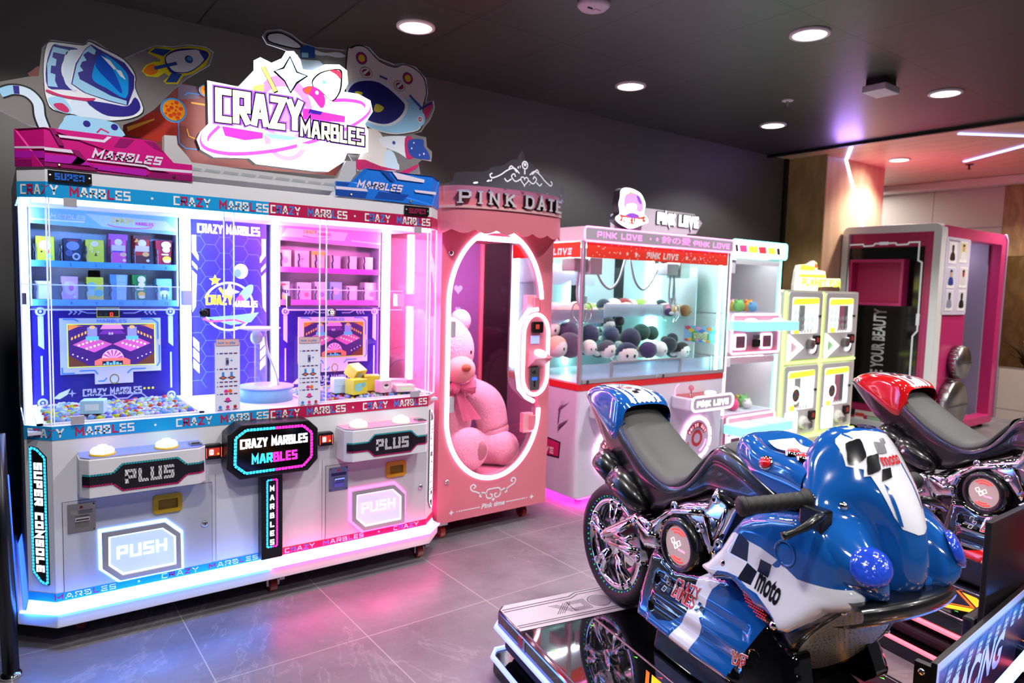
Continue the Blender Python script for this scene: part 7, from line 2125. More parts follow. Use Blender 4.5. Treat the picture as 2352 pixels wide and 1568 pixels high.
m.prism(FO, rect(a+.03, b_-.03, c+.03, d-.03), -.019, -.01, M_mgd)
T.part('display_box', m, label='open magenta display box', bevel=.004)
ft = Fr((OX-.002, 0, 0), (0, 0, 1), (0, 1, 0))
tz = [(3.569,0.169),(3.650,1.336),(3.671,1.083),(3.542,1.092)]
ft = Fr((OX+.019, tz[2][0]+0, 0), (0, 0, 1), (0, 1, 0))
wt = mat('booth lettering', 'c9d2d4', .4)
m = MB()
for v, ff, ww in [font_mesh('FREEZE YOUR BEAUTY', .03)]:
    L, hh = (tz[1][1]-[(3.646,0.615)][0][1])*18/13.6, tz[2][0]-tz[3][0]
    zs = tz[1][1]-L
    m.add([(OX+.017, tz[3][0]+b2*hh/.72, zs+a2*L/ww) for a2, b2 in v], ff, wt)
T.part('lettering', m, label='white vertical lettering FREEZE YOUR BEAUTY')
m = MB()
for k, (y, z, w, h, c) in enumerate(((3.80, .18, .36, .035, 'e8e4e0'), (3.86, .12, .10, .06, 'f0ece4'), (3.70, .13, .14, .035, 'a8d0b0'), (3.93, .16, .05, .06, '282828'), (3.85, .155, .1, .03, 'd84a3a'))):
    m.flat(FO, rect(-y-w/2+.1, -y+w/2+.1, z-.01, z+h), -.0295+.0004*k, mat('decal '+c, c, .5))
T.part('payment_decals', m)
# door side
FD_ = FY(OY)
do = rrect(OX+.02, OX1, .05, 2.20, .07, 6)
M_in_ = mat('booth inner grey', '8a84a0', .5)
T.part('side_frame', MB().ring(FD_, do, rrect(8.28, OX1-.13, .14, 2.08, .01, 6), -.14, -.01, M_mg), bevel=.006, label='magenta side with a doorway')
T.part('edge_trim', MB().tube([(OX1+.01, OY+.01, .10), (OX1+.01, OY+.01, 2.14), (OX1-.05, OY+.01, 2.20)], .014, mat('booth lilac trim', 'c8b0dc', .3), 8))
T.part('shell', MB().box(OX+.12, OX1, OYB-.02, OYB, .05, 2.19, M_mg).box(OX+.12, OX1, OY+.14, OYB, 2.10, 2.19, M_mg).box(OX+.12, OX1, OY+.14, OYB, .05, .12, mat('booth floor', '6a6878', .4)).box(OX1-.04, OX1, OY+.14, OYB, .12, 2.1, M_mg))
T.part('inner_wall', MB().box(8.2, 8.23, OY+.14, OYB-.02, .12, 2.1, M_in_).box(9.12, 9.15, OY+.13, OYB-.02, .12, 2.1, M_in_).box(8.23, OX1-.04, OYB-.3, OYB-.27, .12, 2.1, M_in_))
PS = T.part('photo_board', MB().prism(FD_, rrect(7.66, 8.25, 1.30, 2.085, .03), -.01, .004, mat('photo board', 'cfcbe6', .4)), label='pale board with portrait photos')
for k, (x, z, bg, sk, cl2) in enumerate(((7.72, 1.82, 'e8e8f0', '3a3034', '1c1a20'), (7.98, 1.84, 'd8d0a8', 'c89a80', 'd8e0f0'), (7.72, 1.57, 'c0ccec', 'c89a80', '2a3a90'), (8.02, 1.58, 'dcd0d8', '8a3a50', 'c8d0d8'), (7.72, 1.34, 'd4d8ec', '4a4048', '8a90a8'), (8.02, 1.34, 'd4d8ec', '201e24', '1c1a20'))):
    m = MB().prism(FD_, rect(x, x+.19, z, z+.215), .004, .007, mat('photo paper', 'eeeef4', .4))
    m.flat(FD_, rect(x+.012, x+.178, z+.035, z+.203), .0078, mat('photo '+bg, bg, .4))
    m.flat(FD_, sp2([(x+.04, z+.036), (x+.15, z+.036), (x+.14, z+.10), (x+.095, z+.12), (x+.05, z+.10)], 3), .0084, mat('photo '+cl2, cl2, .4))
    m.flat(FD_, ell(x+.095, z+.145, .028, .036, 14), .009, mat('photo '+sk, sk, .4)).flat(FD_, ell(x+.095, z+.165, .03, .024, 14, 0, 180), .0094, mat('photo hair', '1e1a1c', .4))
    T.part('portrait_photo', m, PS)
T.part('board_title', MB().ftext(FD_, 'Freeze your beauty', 7.72, 2.045, .022, mat('photo ink', '3a3a50', .5), w=.27, d=.006), PS)
for x, z, r in ((8.08, .80, .17), (7.98, .36, .26)):
    m = MB().lathe([(r*.93, 0), (r, .0), (r, .09), (r*.95, .11), (0, .11)], (x, OY+.01, z), (0, -1, 0), M_steel, 40)
    for k in range(24):
        a_ = 2*pi*k/24
        m.tube([(x+r*cos(a_), OY, z+r*sin(a_)), (x+r*cos(a_), OY-.075, z+r*sin(a_))], .006, M_steel, 5)
    m.box(x-r*.95, x+r*.95, OY-.108, OY-.102, z-.008, z+.008, mat('dial groove', '5a5a60', .4, .8))
    T.part('dial', m, label='large silver camera dial')
lamp('booth_inner_fill', 'POINT', (8.75, 3.5, 1.95), 5, (.9, .85, 1), shadow_soft_size=.1)  # added lamp inside the booth, no fitting carries it
for x in (OX+.1, OX1-.1):
    for y in (OY+.1, OYB-.1):
        T.part('foot', MB().cyl((x, y, 0), (0, 0, 1), .03, .052, M_black, 10))
# ================================================================== ride-on race bikes and their platforms
BO = Vector((1.960, 1.824, 0))
BAZ = radians(11.1)
BU, BL = Vector((-sin(BAZ), -cos(BAZ), 0)), Vector((cos(BAZ), -sin(BAZ), 0))
BROT = atan2(BU.y, BU.x)
def inside(p, poly):
    c = False
    x, y = p
    for i in range(len(poly)):
        (x1, y1), (x2, y2) = poly[i-1], poly[i]
        if (y1 > y) != (y2 > y) and x < (x2-x1)*(y-y1)/(y2-y1)+x1:
            c = not c
    return c
def dense(poly, step):
    o = []
    for i, a in enumerate(poly):
        b = poly[(i+1) % len(poly)]
        k = max(1, int(hypot(b[0]-a[0], b[1]-a[1])/step))
        o += [(a[0]+(b[0]-a[0])*j/k, a[1]+(b[1]-a[1])*j/k) for j in range(k)]
    return o
def fill(poly, step, regs=()):
    """triangulated fill of a polygon, with region outlines kept as edges"""
    P, E = [], []
    for q in [poly]+[r for r, _ in regs]:
        q = dense(q, step)
        b = len(P)
        P += q
        E += [(b+i, b+(i+1) % len(q)) for i in range(len(q))]
    xs, ys = [p[0] for p in poly], [p[1] for p in poly]
    y = min(ys)+step/2
    r = 0
    while y < max(ys):
        x = min(xs)+step*(.5 if r % 2 else 0)
        while x < max(xs):
            if inside((x, y), poly):
                P.append((x, y))
            x += step
        y += step*.87
        r += 1
    v, e, f, *_ = delaunay_2d_cdt([Vector(p) for p in P], E, [], 0, 1e-5)
    v = [(p.x, p.y) for p in v]
    F = [q for q in f if inside((sum(v[i][0] for i in q)/3, sum(v[i][1] for i in q)/3), poly)]
    return v, F
def segdist(p, poly):
    d = 9
    for i in range(len(poly)):
        ax, ay = poly[i-1]
        bx, by = poly[i]
        L = (bx-ax)**2+(by-ay)**2
        t = max(0, min(1, ((p[0]-ax)*(bx-ax)+(p[1]-ay)*(by-ay))/L)) if L else 0
        d = min(d, hypot(p[0]-ax-t*(bx-ax), p[1]-ay-t*(by-ay)))
    return d
def cpanel(poly, ofn, m0, regs=(), r=.02, depth=.05, step=.014, side=1, sharp=False):
    """a moulded side panel: outline in (s, z), sideways position ofn(s, z), rounded rim"""
    mb = MB()
    v, F = fill(poly, step, regs)
    D = [segdist(p, poly) for p in v]
    rnd = lambda d: r*(1-math.sqrt(max(0, 1-(1-min(d, r)/r)**2)))
    pts = [Vector((s_, -side*(ofn(s_, z)-rnd(d)), z)) for (s_, z), d in zip(v, D)]
    by = {}
    for q in F:
        c = (sum(v[i][0] for i in q)/3, sum(v[i][1] for i in q)/3)
        mm = m0
        for rg, m in regs:
            if inside(c, rg):
                mm = m
        by.setdefault(mm, []).append(q)
    b = len(mb.v)
    mb.v += pts
    for mm, fs in by.items():
        if mm not in mb.mats:
            mb.mats.append(mm)
        for q in fs:
            mb.f.append(tuple(q))
            mb.mi.append(mb.mats.index(mm))
            mb.sm.append(not sharp)
    rim = dense(poly, step)
    mb.grid([[Vector((s_, -side*(ofn(s_, z)-r), z)) for s_, z in rim], [Vector((s_, -side*(ofn(s_, z)-r-depth), z)) for s_, z in rim]], m0, True)
    return mb
def loft(keys, m, ku=5, close=False):
    """smooth surface through rows of points"""
    cols = [spline([row[j] for row in keys], ku) for j in range(len(keys[0]))]
    rows = []
    for i in range(len(cols[0])):
        r = [c[i] for c in cols]
        rows.append(spline(r, 4, close))
    return MB().grid(rows, m, close)
def half(pts):
    """mirror a right-hand half profile [(o, z)] running from the middle outwards"""
    return [(-o, z) for o, z in pts[:0:-1]]+pts
def bvh(mb): return BVHTree.FromPolygons(mb.v, mb.f)
def decal(tree, poly, way, m, off=.0012, step=.012, mb=None):
    """print laid on a surface: polygon in (a, b), dropped along way"""
    mb = mb or MB()
    v, F = fill(poly, step)
    return drape(tree, v, F, way, m, off, mb)
def drape(tree, v, F, way, m, off, mb):
    pts = []
    for a, b in v:
        if way == 'front':
            o, d = Vector((3, a, b)), Vector((-1, 0, 0))
        elif way == 'top':
            o, d = Vector((a, b, 3)), Vector((0, 0, -1))
        else:
            o, d = Vector((a, -2, b)), Vector((0, 1, 0))
        h = tree.ray_cast(o, d)
        pts.append(h[0]-d*off*1.5+h[1]*(off*.5 if h[1].dot(d) < 0 else -off*.5) if h[0] is not None else None)
    ok = [q for q in F if all(pts[i] is not None for i in q)]
    ok = [q for q in ok if max((pts[i]-pts[j]).length for i in q for j in q) < .06]
    pts = [p if p is not None else Vector((0, 0, 0)) for p in pts]
    return mb.add(pts, ok, m, True)
def txt(s, x, y, h, w, bold=.02, shear=0., rot=0.):
    v, f, tw = font_mesh(s, bold)
    k = h/.7
    q = [((a*w/tw)+shear*b*k, b*k) for a, b in v]
    return [(x+a*cos(rot)-b*sin(rot), y+a*sin(rot)+b*cos(rot)) for a, b in q], f

M_bkp = mat('bike black plastic', '0d0d10', .26, coat=.3)
M_bks = bump(mat('seat vinyl', '3a3a3b', .55), 320, .25, .001)
M_bkg = mat('bike black gloss', '07070a', .06, coat=1.)
M_bwh = mat('bike white', 'dcdce8', .12, coat=1.)
M_sq = mat('checker black', '121216', .2, coat=.6)
M_rt = mat('bike red print', 'c01828', .25, coat=.6)
M_ledb = glow('rim light', 'aa3dff', 1.2)
def bike(loc, col, name_col, lb):
    MC_ = mat('bike paint '+name_col, col, .10, coat=1.)
    T = Thing('motorbike', lb, 'motorbike', loc, BROT, group='ride-on race bikes')
    P = lambda nm, mb, par=None, lab=None, bv=0.: T.part(nm, mb, par, True, lab, bv)
    # rear wheel
    wc = Vector((-.02, 0, .237+.25))
    W = P('rear_wheel', MB().lathe([(.172, -.055), (.195, -.074), (.218, -.066), (.232, -.040), (.237, 0), (.232, .040), (.218, .066), (.195, .074), (.172, .055)], wc, (0, 1, 0), M_rub, 56), lab='black tyre')
    m = MB().lathe([(.174, -.060), (.160, -.066), (.150, -.050), (.146, .0), (.150, .050), (.160, .066), (.174, .060)], wc, (0, 1, 0), M_chrome, 56)
    m.lathe([(0, -.066), (.04, -.066), (.052, -.045), (.052, .045), (.04, .066), (0, .066)], wc, (0, 1, 0), M_chrome, 28)
    m.lathe([(.10, -.02), (.125, -.028), (.14, -.02), (.14, .02), (.10, .02)], wc, (0, 1, 0), M_steel, 40)
    for k in range(5):
        for dl in (-.16, .16):
            a = 2*pi*k/5+.3
            p0, p1 = wc+Vector((cos(a)*.045, -.048, sin(a)*.045)), wc+Vector((cos(a+dl)*.158, -.052, sin(a+dl)*.158))
            m.tube([p0, p0.lerp(p1, .5)+Vector((0, -.012, 0)), p1], [.019, .014, .017], M_chrome, 10)
            m.ball(p1, .02, M_chrome, 10, 8)
    P('rim', m, W, 'chunky chrome rim')
    m = MB()
    for k in range(54):
        a = 2*pi*k/54
        m.ball(wc+Vector((cos(a)*.181, -.063, sin(a)*.181)), .0036, glow('wheel led', '12b070', .7) if k % 3 else glow('wheel led blue', '1e5ad0', .6), 6, 4)
    P('wheel_lights', m, W, 'ring of small green lights')
    # tail and seat body
    keys = []
    for s_, zt, w, zb, wb in ((-.285, 1.038, .030, 1.022, .025), (-.26, 1.055, .060, 1.005, .045), (-.18, 1.060, .086, .935, .06), (-.10, 1.058, .100, .875, .075), (0, 1.030, .110, .825, .085), (.10, .965, .120, .765, .09), (.20, .905, .126, .700, .09),
                              (.30, .862, .128, .720, .10), (.38, .848, .128, .765, .11), (.45, .876, .124, .80, .112), (.505, .940, .118, .83, .112), (.55, 1.002, .112, .86, .112), (.60, 1.016, .118, .865, .118), (.70, .998, .130, .865, .122), (.82, .955, .135, .87, .118), (.90, .93, .13, .89, .11)):
        zm = zb+(zt-zb)*.55
        keys.append([Vector((s_, -o, z)) for o, z in half([(0, zt), (w*.6, zt-.004), (w*.93, zt-.016), (w, zt-.05 if zt-zb > .1 else zm), (w*.97, zm), (wb, zb+.01), (wb*.5, zb)])])
    P('seat_body', loft(keys, M_bkp, 4, True), lab='black tail and seat body')
    keys = []
    for s_, zt, w in ((.005, 1.036, .060), (.03, 1.022, .090), (.10, .970, .112), (.20, .908, .121), (.30, .864, .124), (.38, .850, .123), (.45, .880, .115), (.505, .944, .104), (.53, .978, .088)):
        keys.append([Vector((s_-.016*(o/w)**2, -o, z)) for o, z in half([(0, zt+.012), (w*.5, zt+.0105), (w*.85, zt+.003), (w, zt-.014), (w*.99, zt-.03)])])
    P('seat', loft(keys, M_bks, 5), lab='dark grey vinyl seat')
    keys = [[Vector((s_, -o, z)) for o, z in half([(0, zt+.006), (w*.7, zt+.004), (w, zt-.01), (w, zt-.03)])] for s_, zt, w in ((.548, 1.000, .084), (.60, 1.018, .092), (.66, 1.008, .100), (.72, .99, .10))]
    P('tank_pad', loft(keys, M_bks, 4), lab='grey pad behind the tank')
    # tail cowl
    keys = []
    for s_, zt, w, zb in ((-.262, 1.052, .034, 1.045), (-.245, 1.066, .058, 1.035), (-.20, 1.082, .082, 1.012), (-.12, 1.092, .100, .978), (-.04, 1.090, .114, .940), (.02, 1.080, .121, .915), (.055, 1.066, .118, .925), (.078, 1.048, .104, .98)):
        keys.append([Vector((s_, -o, z)) for o, z in half([(0, zt), (w*.55, zt-.003), (w*.85, zt-.012), (w*.98, zt-(zt-zb)*.4), (w+.004, zt-(zt-zb)*.8), (w-.008, zb)])])
    cw = loft(keys, MC_, 5)
    CW = P('tail_cowl', cw, lab=name_col+' tail cowl')
    tr = bvh(cw)
    m = decal(tr, [(-.255, -.028), (-.10, -.060), (.082, -.070), (.082, .070), (-.10, .060), (-.255, .028)], 'top', M_bwh)
    for o in (-.045, .045):
        decal(tr, [(-.06, o-.005), (.082, o-.003), (.082, o+.004), (-.06, o+.002)], 'top', MC_, .002, mb=m)
    for k, (a, b) in enumerate(((-.07, -.01), (-.045, .012), (-.07, .034), (-.020, -.012), (-.095, .012), (.002, .012))):
        decal(tr, rect(a, a+.022, -b-.011, -b+.011), 'top', M_sq, .0022, mb=m)
    for t, x, h, w, mm in (('moto', -.035, .022, .06, M_rt), ('CRAZY', -.14, .020, .055, M_rt), ('BIKES', -.165, .020, .055, M_rt)):
        v, f = txt(t, x, -.030 if t != 'moto' else -.045, h, w, .02, 0, pi/2)
        drape(tr, v, f, 'top', mm, .0024, m)
    P('cowl_print', m, CW, 'white stripe with black squares')
    for o in (-1, 1):
        P('cowl_bolt', MB().lathe([(0, .006), (.008, .005), (.010, 0)], (-.205, -o*.083, 1.045), (0, -o, .4), M_chrome, 10), CW)
    # exhausts
    for o in (-1, 1):
        d = Vector((.25, 0, -.10)).normalized()
        e = Vector((-.035, -o*.115, .822))
        m = MB().lathe([(.036, 0), (.047, .0), (.049, .03), (.047, .095), (.043, .10), (.043, .115), (.05, .12), (.052, .17), (.045, .24), (.025, .29), (0, .30)], e, d, M_bkp, 24)
        X = P('exhaust', m)
        P('exhaust_mesh', MB().lathe([(0, .004), (.040, .002)], e, d, bump(mat('exhaust mesh', 'a02a48', .4), 400, .8, .003), 20), X, 'red mesh end')
        P('exhaust_bolt', MB().lathe([(0, .006), (.007, .004), (.009, 0)], e+d*.16+Vector((0, -o*.05, 0)), (0, -o, 0), M_chrome, 10), X)
    m = MB().tube(spline([(.10, 0, .78), (.05, 0, .755), (-.03, 0, .745), (-.12, 0, .715)], 5), [.05]*16, M_bkp, 10)
    P('mudguard', MB().lathe([(.245, -.06), (.26, -.03), (.262, .0), (.26, .03), (.245, .06)], wc, (0, 1, 0), M_bkp, 14, True, 55, 118) if False else m, lab='black inner mudguard')
    # chrome frame plates, swing arms, speakers
    fr_o = lambda s_, z: .138+.02*(s_-.3)
    pol = [(.205, .672), (.235, .690), (.29, .690), (.36, .742), (.46, .802), (.575, .838), (.60, .888), (.635, .885), (.70, .862), (.672, .80), (.605, .668), (.575, .690), (.535, .732), (.475, .758), (.41, .738), (.365, .695), (.348, .655), (.355, .605), (.26, .582), (.225, .62)]
    arm = [(-.03, .535), (-.005, .560), (.19, .682), (.225, .672), (.25, .60), (.268, .54), (.262, .508), (.215, .500), (.06, .512), (.0, .505)]
    M_rec = mat('frame recess', '8a8c94', .12, 1.)
    for o in (1, -1):
        F_ = P('frame_plate', cpanel(pol, fr_o, M_chrome, r=.016, depth=.03, step=.016, side=o), lab='polished chrome frame plate')
        g = Fr((0, -o*.158, 0), (o, 0, 0), (0, 0, 1)) if o == 1 else Fr((0, .158, 0), (1, 0, 0), (0, 0, 1))
        m = MB()
        q = lambda pts, r_, cl=True: m.tube([(a, -o*(fr_o(a, b)+.002), b) for a, b in pts], r_, M_chrome, 8, cl)
        q([(.575, .800), (.640, .800), (.617, .725)], .009)
        q([(.665, .845), (.655, .80), (.625, .74)], .006, False)
        q([(.37, .72), (.43, .765), (.50, .785), (.56, .80)], .010, False)
        q([(.235, .668), (.30, .645), (.345, .655)], .010, False)
        P('frame_rib', m, F_)
        for a, b in ((.295, .672), (.43, .782), (.62, .862), (.645, .735), (.555, .752)):
            P('frame_bolt', MB().lathe([(.016, 0), (.016, .006), (.010, .010), (.008, .004), (0, .004)], (a, -o*(fr_o(a, b)-.002), b), (0, -o, 0), M_chrome, 14), F_)
        A_ = P('swing_arm', cpanel(arm, lambda s_, z: .128-.0*s_, M_chrome, r=.016, depth=.03, step=.016, side=o), lab='chrome swing arm')
        m = MB()
        for pts in ([(.02, .545), (.10, .585), (.19, .650)], [(.06, .525), (.17, .545), (.235, .560)], [(.09, .565), (.16, .575), (.20, .60)]):
            m.tube([(a, -o*.131, b) for a, b in pts], .010, M_chrome, 8)
        m.tube([(a, -o*.130, b) for a, b in rrect(.10, .19, .528, .56, .012, 3)], .006, M_chrome, 8, True)
        P('arm_rib', m, A_)
        for a, b in ((.005, .535), (.225, .53), (.20, .655)):
            P('arm_bolt', MB().lathe([(.015, 0), (.015, .006), (.009, .010), (0, .006)], (a, -o*.126, b), (0, -o, 0), M_chrome, 14), A_)
        sc = Vector((.472, -o*.105, .668))
        SPK = P('speaker', MB().lathe([(.092, 0), (.092, .04), (.084, .055), (.070, .060), (.062, .052), (.060, .048)], sc, (0, -o, 0), M_bkp, 36), lab='round black speaker')
        m = MB().lathe([(0, .0505), (.061, .0495)], sc, (0, -o, 0), glow('emblem face', '9c8484', .75), 32)
        g = Fr(sc+Vector((0, -o*.0515, 0)), (o, 0, 0), (0, 0, 1))
        re, wh = glow('emblem red', 'ff3a30', 1.3), glow('emblem white', 'fff2e8', 1.6)
        for R_, a0, a1 in ((.052, 50, 130), (.042, 60, 120), (.052, 235, 305), (.042, 245, 295)):
            m.stroke(g, ell(0, 0, R_, R_, 12, a0, a1), .005, .0, .0005, re)
        for x, y in ((-.024, .012), (-.010, -.002), (.004, .010), (-.010, .0)):
            m.stroke(g, [(x-.009, y), (x+.003, y+.008), (x+.010, y-.004), (x-.002, y-.012)], .0022, .0, .0006, wh, closed=True)
        m.ftext(g, 'moto', .002, -.014, .010, glow('emblem pink', 'ff9ac0', 1.5), w=.034, d=.0008, bold=.02)
        P('speaker_emblem', m, SPK, 'lit emblem with red arcs')
    P('engine_core', MB().prism(Fr((0, .10, 0), (1, 0, 0), (0, 0, 1)), [(.22, .60), (.30, .45), (.78, .45), (.84, .60), (.93, .74), (.93, .90), (.55, .84), (.30, .70)], 0, .20, M_black), bv=.01)
    # lower fairing with the steps
    lo = [(.338, .605), (.328, .47), (.335, .392), (.55, .383), (.76, .383), (.93, .40), (.985, .45), (.95, .545), (.868, .585), (.80, .632), (.69, .645), (.60, .625), (.47, .592), (.40, .612)]
    lof = lambda s_, z: .158+.055*max(0, min(1, (.62-z)/.23))-.25*max(0, s_-.85)**2*4+.006*sin((z-.39)*75)*(1 if .40 < s_ < .80 and z < .55 else 0)
    wb_ = [(0.579,0.609),(0.607,0.634),(0.667,0.625),(0.643,0.598),(0.632,0.563),(0.621,0.507),(0.642,0.489)]+[(.60, .37), (.50, .37)]+[(0.552,0.461),(0.570,0.497)]+[(0.569,0.539)]
    bl = wb_[2:8]+[(.72, .37), (.80, .47), (.862, .60), (.80, .66), (.70, .66)]
    bl = [wb_[2], wb_[3], wb_[4], wb_[5], wb_[6], (.60, .37), (.755, .37), (.79, .46), (.862, .60), (.80, .66), (.69, .66)]
    bl2 = [(.325, .455), (.36, .435), (.45, .425), (.50, .44), (wb_[10][0], wb_[10][1]), (wb_[9][0], wb_[9][1]), (.50, .37), (.32, .37)]
    rimw = [(.32, .405), (.50, .395), (.50, .37), (.32, .37)]
    for o in (1, -1):
        L_ = P('lower_fairing', cpanel(lo, lof, M_bkg, [(bl2, MC_), (rimw, M_bwh), (bl, MC_), (wb_, M_bwh)], r=.022, depth=.04, step=.013, side=o), lab='black, white and '+name_col+' lower fairing')
        m = MB()
        sp = lambda a, b, k: Vector((a, -o*(lof(a, b)+k), b))
        def T_(t, p0, p1, h, mm, k, b_=.02, par=0., out=None):
            d = Vector((p1[0]-p0[0], p1[1]-p0[1]))
            v, f = txt(t, 0, 0, h, d.length, b_, .1)
            a = atan2(d.y, d.x)
            if o == -1:
                v = [(d.length-x, y) for x, y in v]
            m.add([sp(p0[0]+x*cos(a)-y*sin(a), p0[1]+x*sin(a)+y*cos(a), k) for x, y in v], f, mm)
        for t, h, pp in (('CRAZY', .034, [(0.493,0.541),(0.601,0.550)]), ('BIKES', .036, [(0.485,0.517),(0.585,0.515)])):
            T_(t, pp[0], pp[1], h, M_bwh, .002, .05)
            T_(t, pp[0], pp[1], h, M_rt, .003, .015)
        for i, (a, b) in enumerate([(0.447,0.557),(0.467,0.556),(0.457,0.543),(0.476,0.547),(0.447,0.522),(0.467,0.525),(0.607,0.539),(0.618,0.530),(0.601,0.523)]):
            m.add([sp(a+dx*.017+dz*.004, b+dz*.014, .0018) for dx, dz in ((-.5, -.5), (.5, -.6), (.5, .4), (-.5, .5))], [(0, 1, 2, 3)], M_sq if i % 2 else M_bwh)
            m.add([sp(a+dx*.013+dz*.004, b+dz*.011, .0024) for dx, dz in ((-.5, -.5), (.5, -.6), (.5, .4), (-.5, .5))], [(0, 1, 2, 3)], M_sq)
        for t, pp in (('FAST', [(0.769,0.462),(0.825,0.468)]), ('LAP', [(0.772,0.445),(0.822,0.455)])):
            T_(t, pp[0], pp[1], .022, M_bwh, .002, .07)
            T_(t, pp[0], pp[1], .022, M_rt, .003, .01)
        P('fairing_print', m, L_, 'red and white lettering CRAZY BIKES, FAST LAP')
        P('fairing_bolt', MB().lathe([(.018, 0), (.010, -.008), (.008, -.004), (0, -.003)], sp(.84, .50, .002), (0, -o, 0), M_chrome, 12), L_)
    # side fairing
    so = [(0.621,0.668),(0.653,0.693),(0.699,0.753),(0.731,0.803),(0.769,0.857),(0.809,0.879),(0.862,0.899),(0.955,0.920),(0.989,0.917)]+[(1.028,0.915),(1.059,0.880),(1.098,0.849)]+[(1.092,0.794)]+[(1.117,0.778),(1.116,0.755)]+[(1.113,0.737)]+[(1.053,0.713)]+[(1.011,0.666),(0.973,0.629),(0.943,0.616),(0.925,0.626),(0.914,0.641),(0.891,0.648),(0.859,0.646),(0.838,0.656),(0.803,0.664),(0.768,0.678),(0.732,0.670),(0.696,0.655)]
    sf = lambda s_, z: .205-3.0*max(0, s_-1.0)**2+.02*max(0, .75-z)/.1-.10*max(0, z-.84)-.05*max(0, .76-s_)
    wh_ = [(0.612,0.664),(0.653,0.693),(0.699,0.753),(0.727,0.799),(0.764,0.818)]+[(0.805,0.812),(0.859,0.809),(0.918,0.797),(0.952,0.784),(0.982,0.773)]+[(1.047,0.780),(1.116,0.787)]+[(1.123,0.760),(1.130,0.747)]+[(1.114,0.732)]+[(1.053,0.707),(0.969,0.631),(0.947,0.630),(0.932,0.653),(0.903,0.670),(0.866,0.689),(0.833,0.691),(0.790,0.705),(0.751,0.702),(0.715,0.692),(0.676,0.646)]
    cks = [[(0.751,0.755),(0.781,0.824),(0.818,0.808),(0.816,0.754)], [(0.816,0.752),(0.854,0.742),(0.842,0.701),(0.792,0.699)], [(0.853,0.743),(0.861,0.779),(0.900,0.778),(0.891,0.740)]]
    ckb = [[(0.900,0.778),(0.918,0.799),(0.933,0.794),(0.923,0.780),(0.912,0.775)]]
    for o in (1, -1):
        regs = [(wh_, M_bwh)]+[(c, M_sq) for c in cks]+[(c, MC_) for c in ckb]
        S_ = P('side_fairing', cpanel(so, sf, MC_, regs, r=.030, depth=.05, step=.012, side=o), lab='glossy '+name_col+' and white side fairing')
        m = MB()
        p0, p1 = [(0.855,0.702),(0.936,0.687)]
        d = Vector((p1[0]-p0[0], p1[1]-p0[1]))
        v, f = txt('moto', 0, 0, .062, d.length, .03, 0)
        a = atan2(d.y, d.x)
        if o == -1:
            v = [(d.length-x, y) for x, y in v]
        for x in (0,):
            m.add([Vector((p0[0]+x*cos(a)-y*sin(a), 0, p0[1]+x*sin(a)+y*cos(a))) for x, y in v], f, M_sq)
        for q in m.v:
            q.y = -o*(sf(q.x, q.z)+.0016)
        P('fairing_print', m, S_, 'black lettering moto')
        hx, hz = [(0.940,0.823)][0]
        P('fairing_intake', MB().lathe([(.034, .002), (.030, .004), (.026, -.004), (.024, -.045), (0, -.05)], (hx, -o*(sf(hx, hz)), hz), (0, -o, 0), MC_, 22), S_, 'round recessed intake')
        for a, b in [(0.934,0.635),(0.729,0.717)]:
            P('fairing_bolt', MB().lathe([(0, .006), (.008, .004), (.011, 0)], (a, -o*(sf(a, b)-.002), b), (0, -o, 0), M_chrome, 10), S_)
        vt = [(0.762,0.657),(0.787,0.671),(0.840,0.642),(0.890,0.623),(0.880,0.592),(0.843,0.599),(0.804,0.616),(0.782,0.629)]
        vp = cpanel(vt, lambda s_, z: .178, M_bkp, r=.012, depth=.03, step=.02, side=o)
        V_ = P('vent', vp)
        m = MB()
        vi = [(sum(p[0] for p in vt)/8+(p[0]-sum(q[0] for q in vt)/8)*.72, sum(p[1] for p in vt)/8+(p[1]-sum(q[1] for q in vt)/8)*.78) for p in vt]
        lx, lz = [p[0] for p in vi], [p[1] for p in vi]
        for i in range(24):
            for j in range(16):
                a, b = min(lx)+i*.0075+(j % 2)*.0037, min(lz)+j*.0075
                if inside((a, b), vi):
                    m.flat(Fr((0, -o*.1795, 0), (1, 0, 0), (0, 0, 1)), ell(a, b, .0030, .0022, 6), 0, glow('vent red', 'd82030', .7))
        P('vent_mesh', m, V_, 'red lit perforated mesh')
    # tank with dash
    keys = []
    for s_, zm, zh, w, zb in ((.600, 1.006, 1.0, .050, .990), (.618, 1.044, 1.034, .080, .988), (.655, 1.062, 1.058, .106, .980), (.705, 1.046, 1.056, .122, .968), (.745, 1.026, 1.044, .130, .955), (.80, 1.028, 1.040, .134, .945), (.86, 1.036, 1.040, .138, .935), (.92, 1.030, 1.030, .142, .93)):
        keys.append([Vector((s_, -o, z)) for o, z in half([(0, zm), (w*.45, zm), (w*.72, zh), (w*.92, zh-.018), (w, zh-.05), (w*.96, zb)])])
    tk = loft(keys, MC_, 5)
    TK = P('tank', tk, lab=name_col+' tank')
    tt = bvh(tk)
    P('dash', decal(tt, rect(.715, .895, -.052, .052), 'top', mat('dash white', 'b8b8bc', .25), .006), TK, 'pale dash plate')
    for a, b in [(0.840,0.086),(0.883,0.091)]:
        h = tt.ray_cast(Vector((a, -b, 2)), Vector((0, 0, -1)))[0]
        c = h or Vector((a, -b, 1.04))
        Bq = P('start_button', MB().lathe([(.021, 0), (.021, .010), (.016, .013)], c, (0, 0, 1), M_chrome, 20), TK, 'chrome ringed button')
        P('button_cap', MB().lathe([(.016, .012), (.014, .018), (0, .019)], c, (0, 0, 1), mat('button red', 'd81420', .2, coat=1.), 18), Bq, 'red button cap')
    b = [(0.790,1.010)][0]
    Bq = P('start_button', MB().lathe([(.020, 0), (.020, .008), (.015, .010)], (b[0], -.128, b[1]), (.25, -.9, .35), M_chrome, 20), TK, 'chrome ringed button on the side')
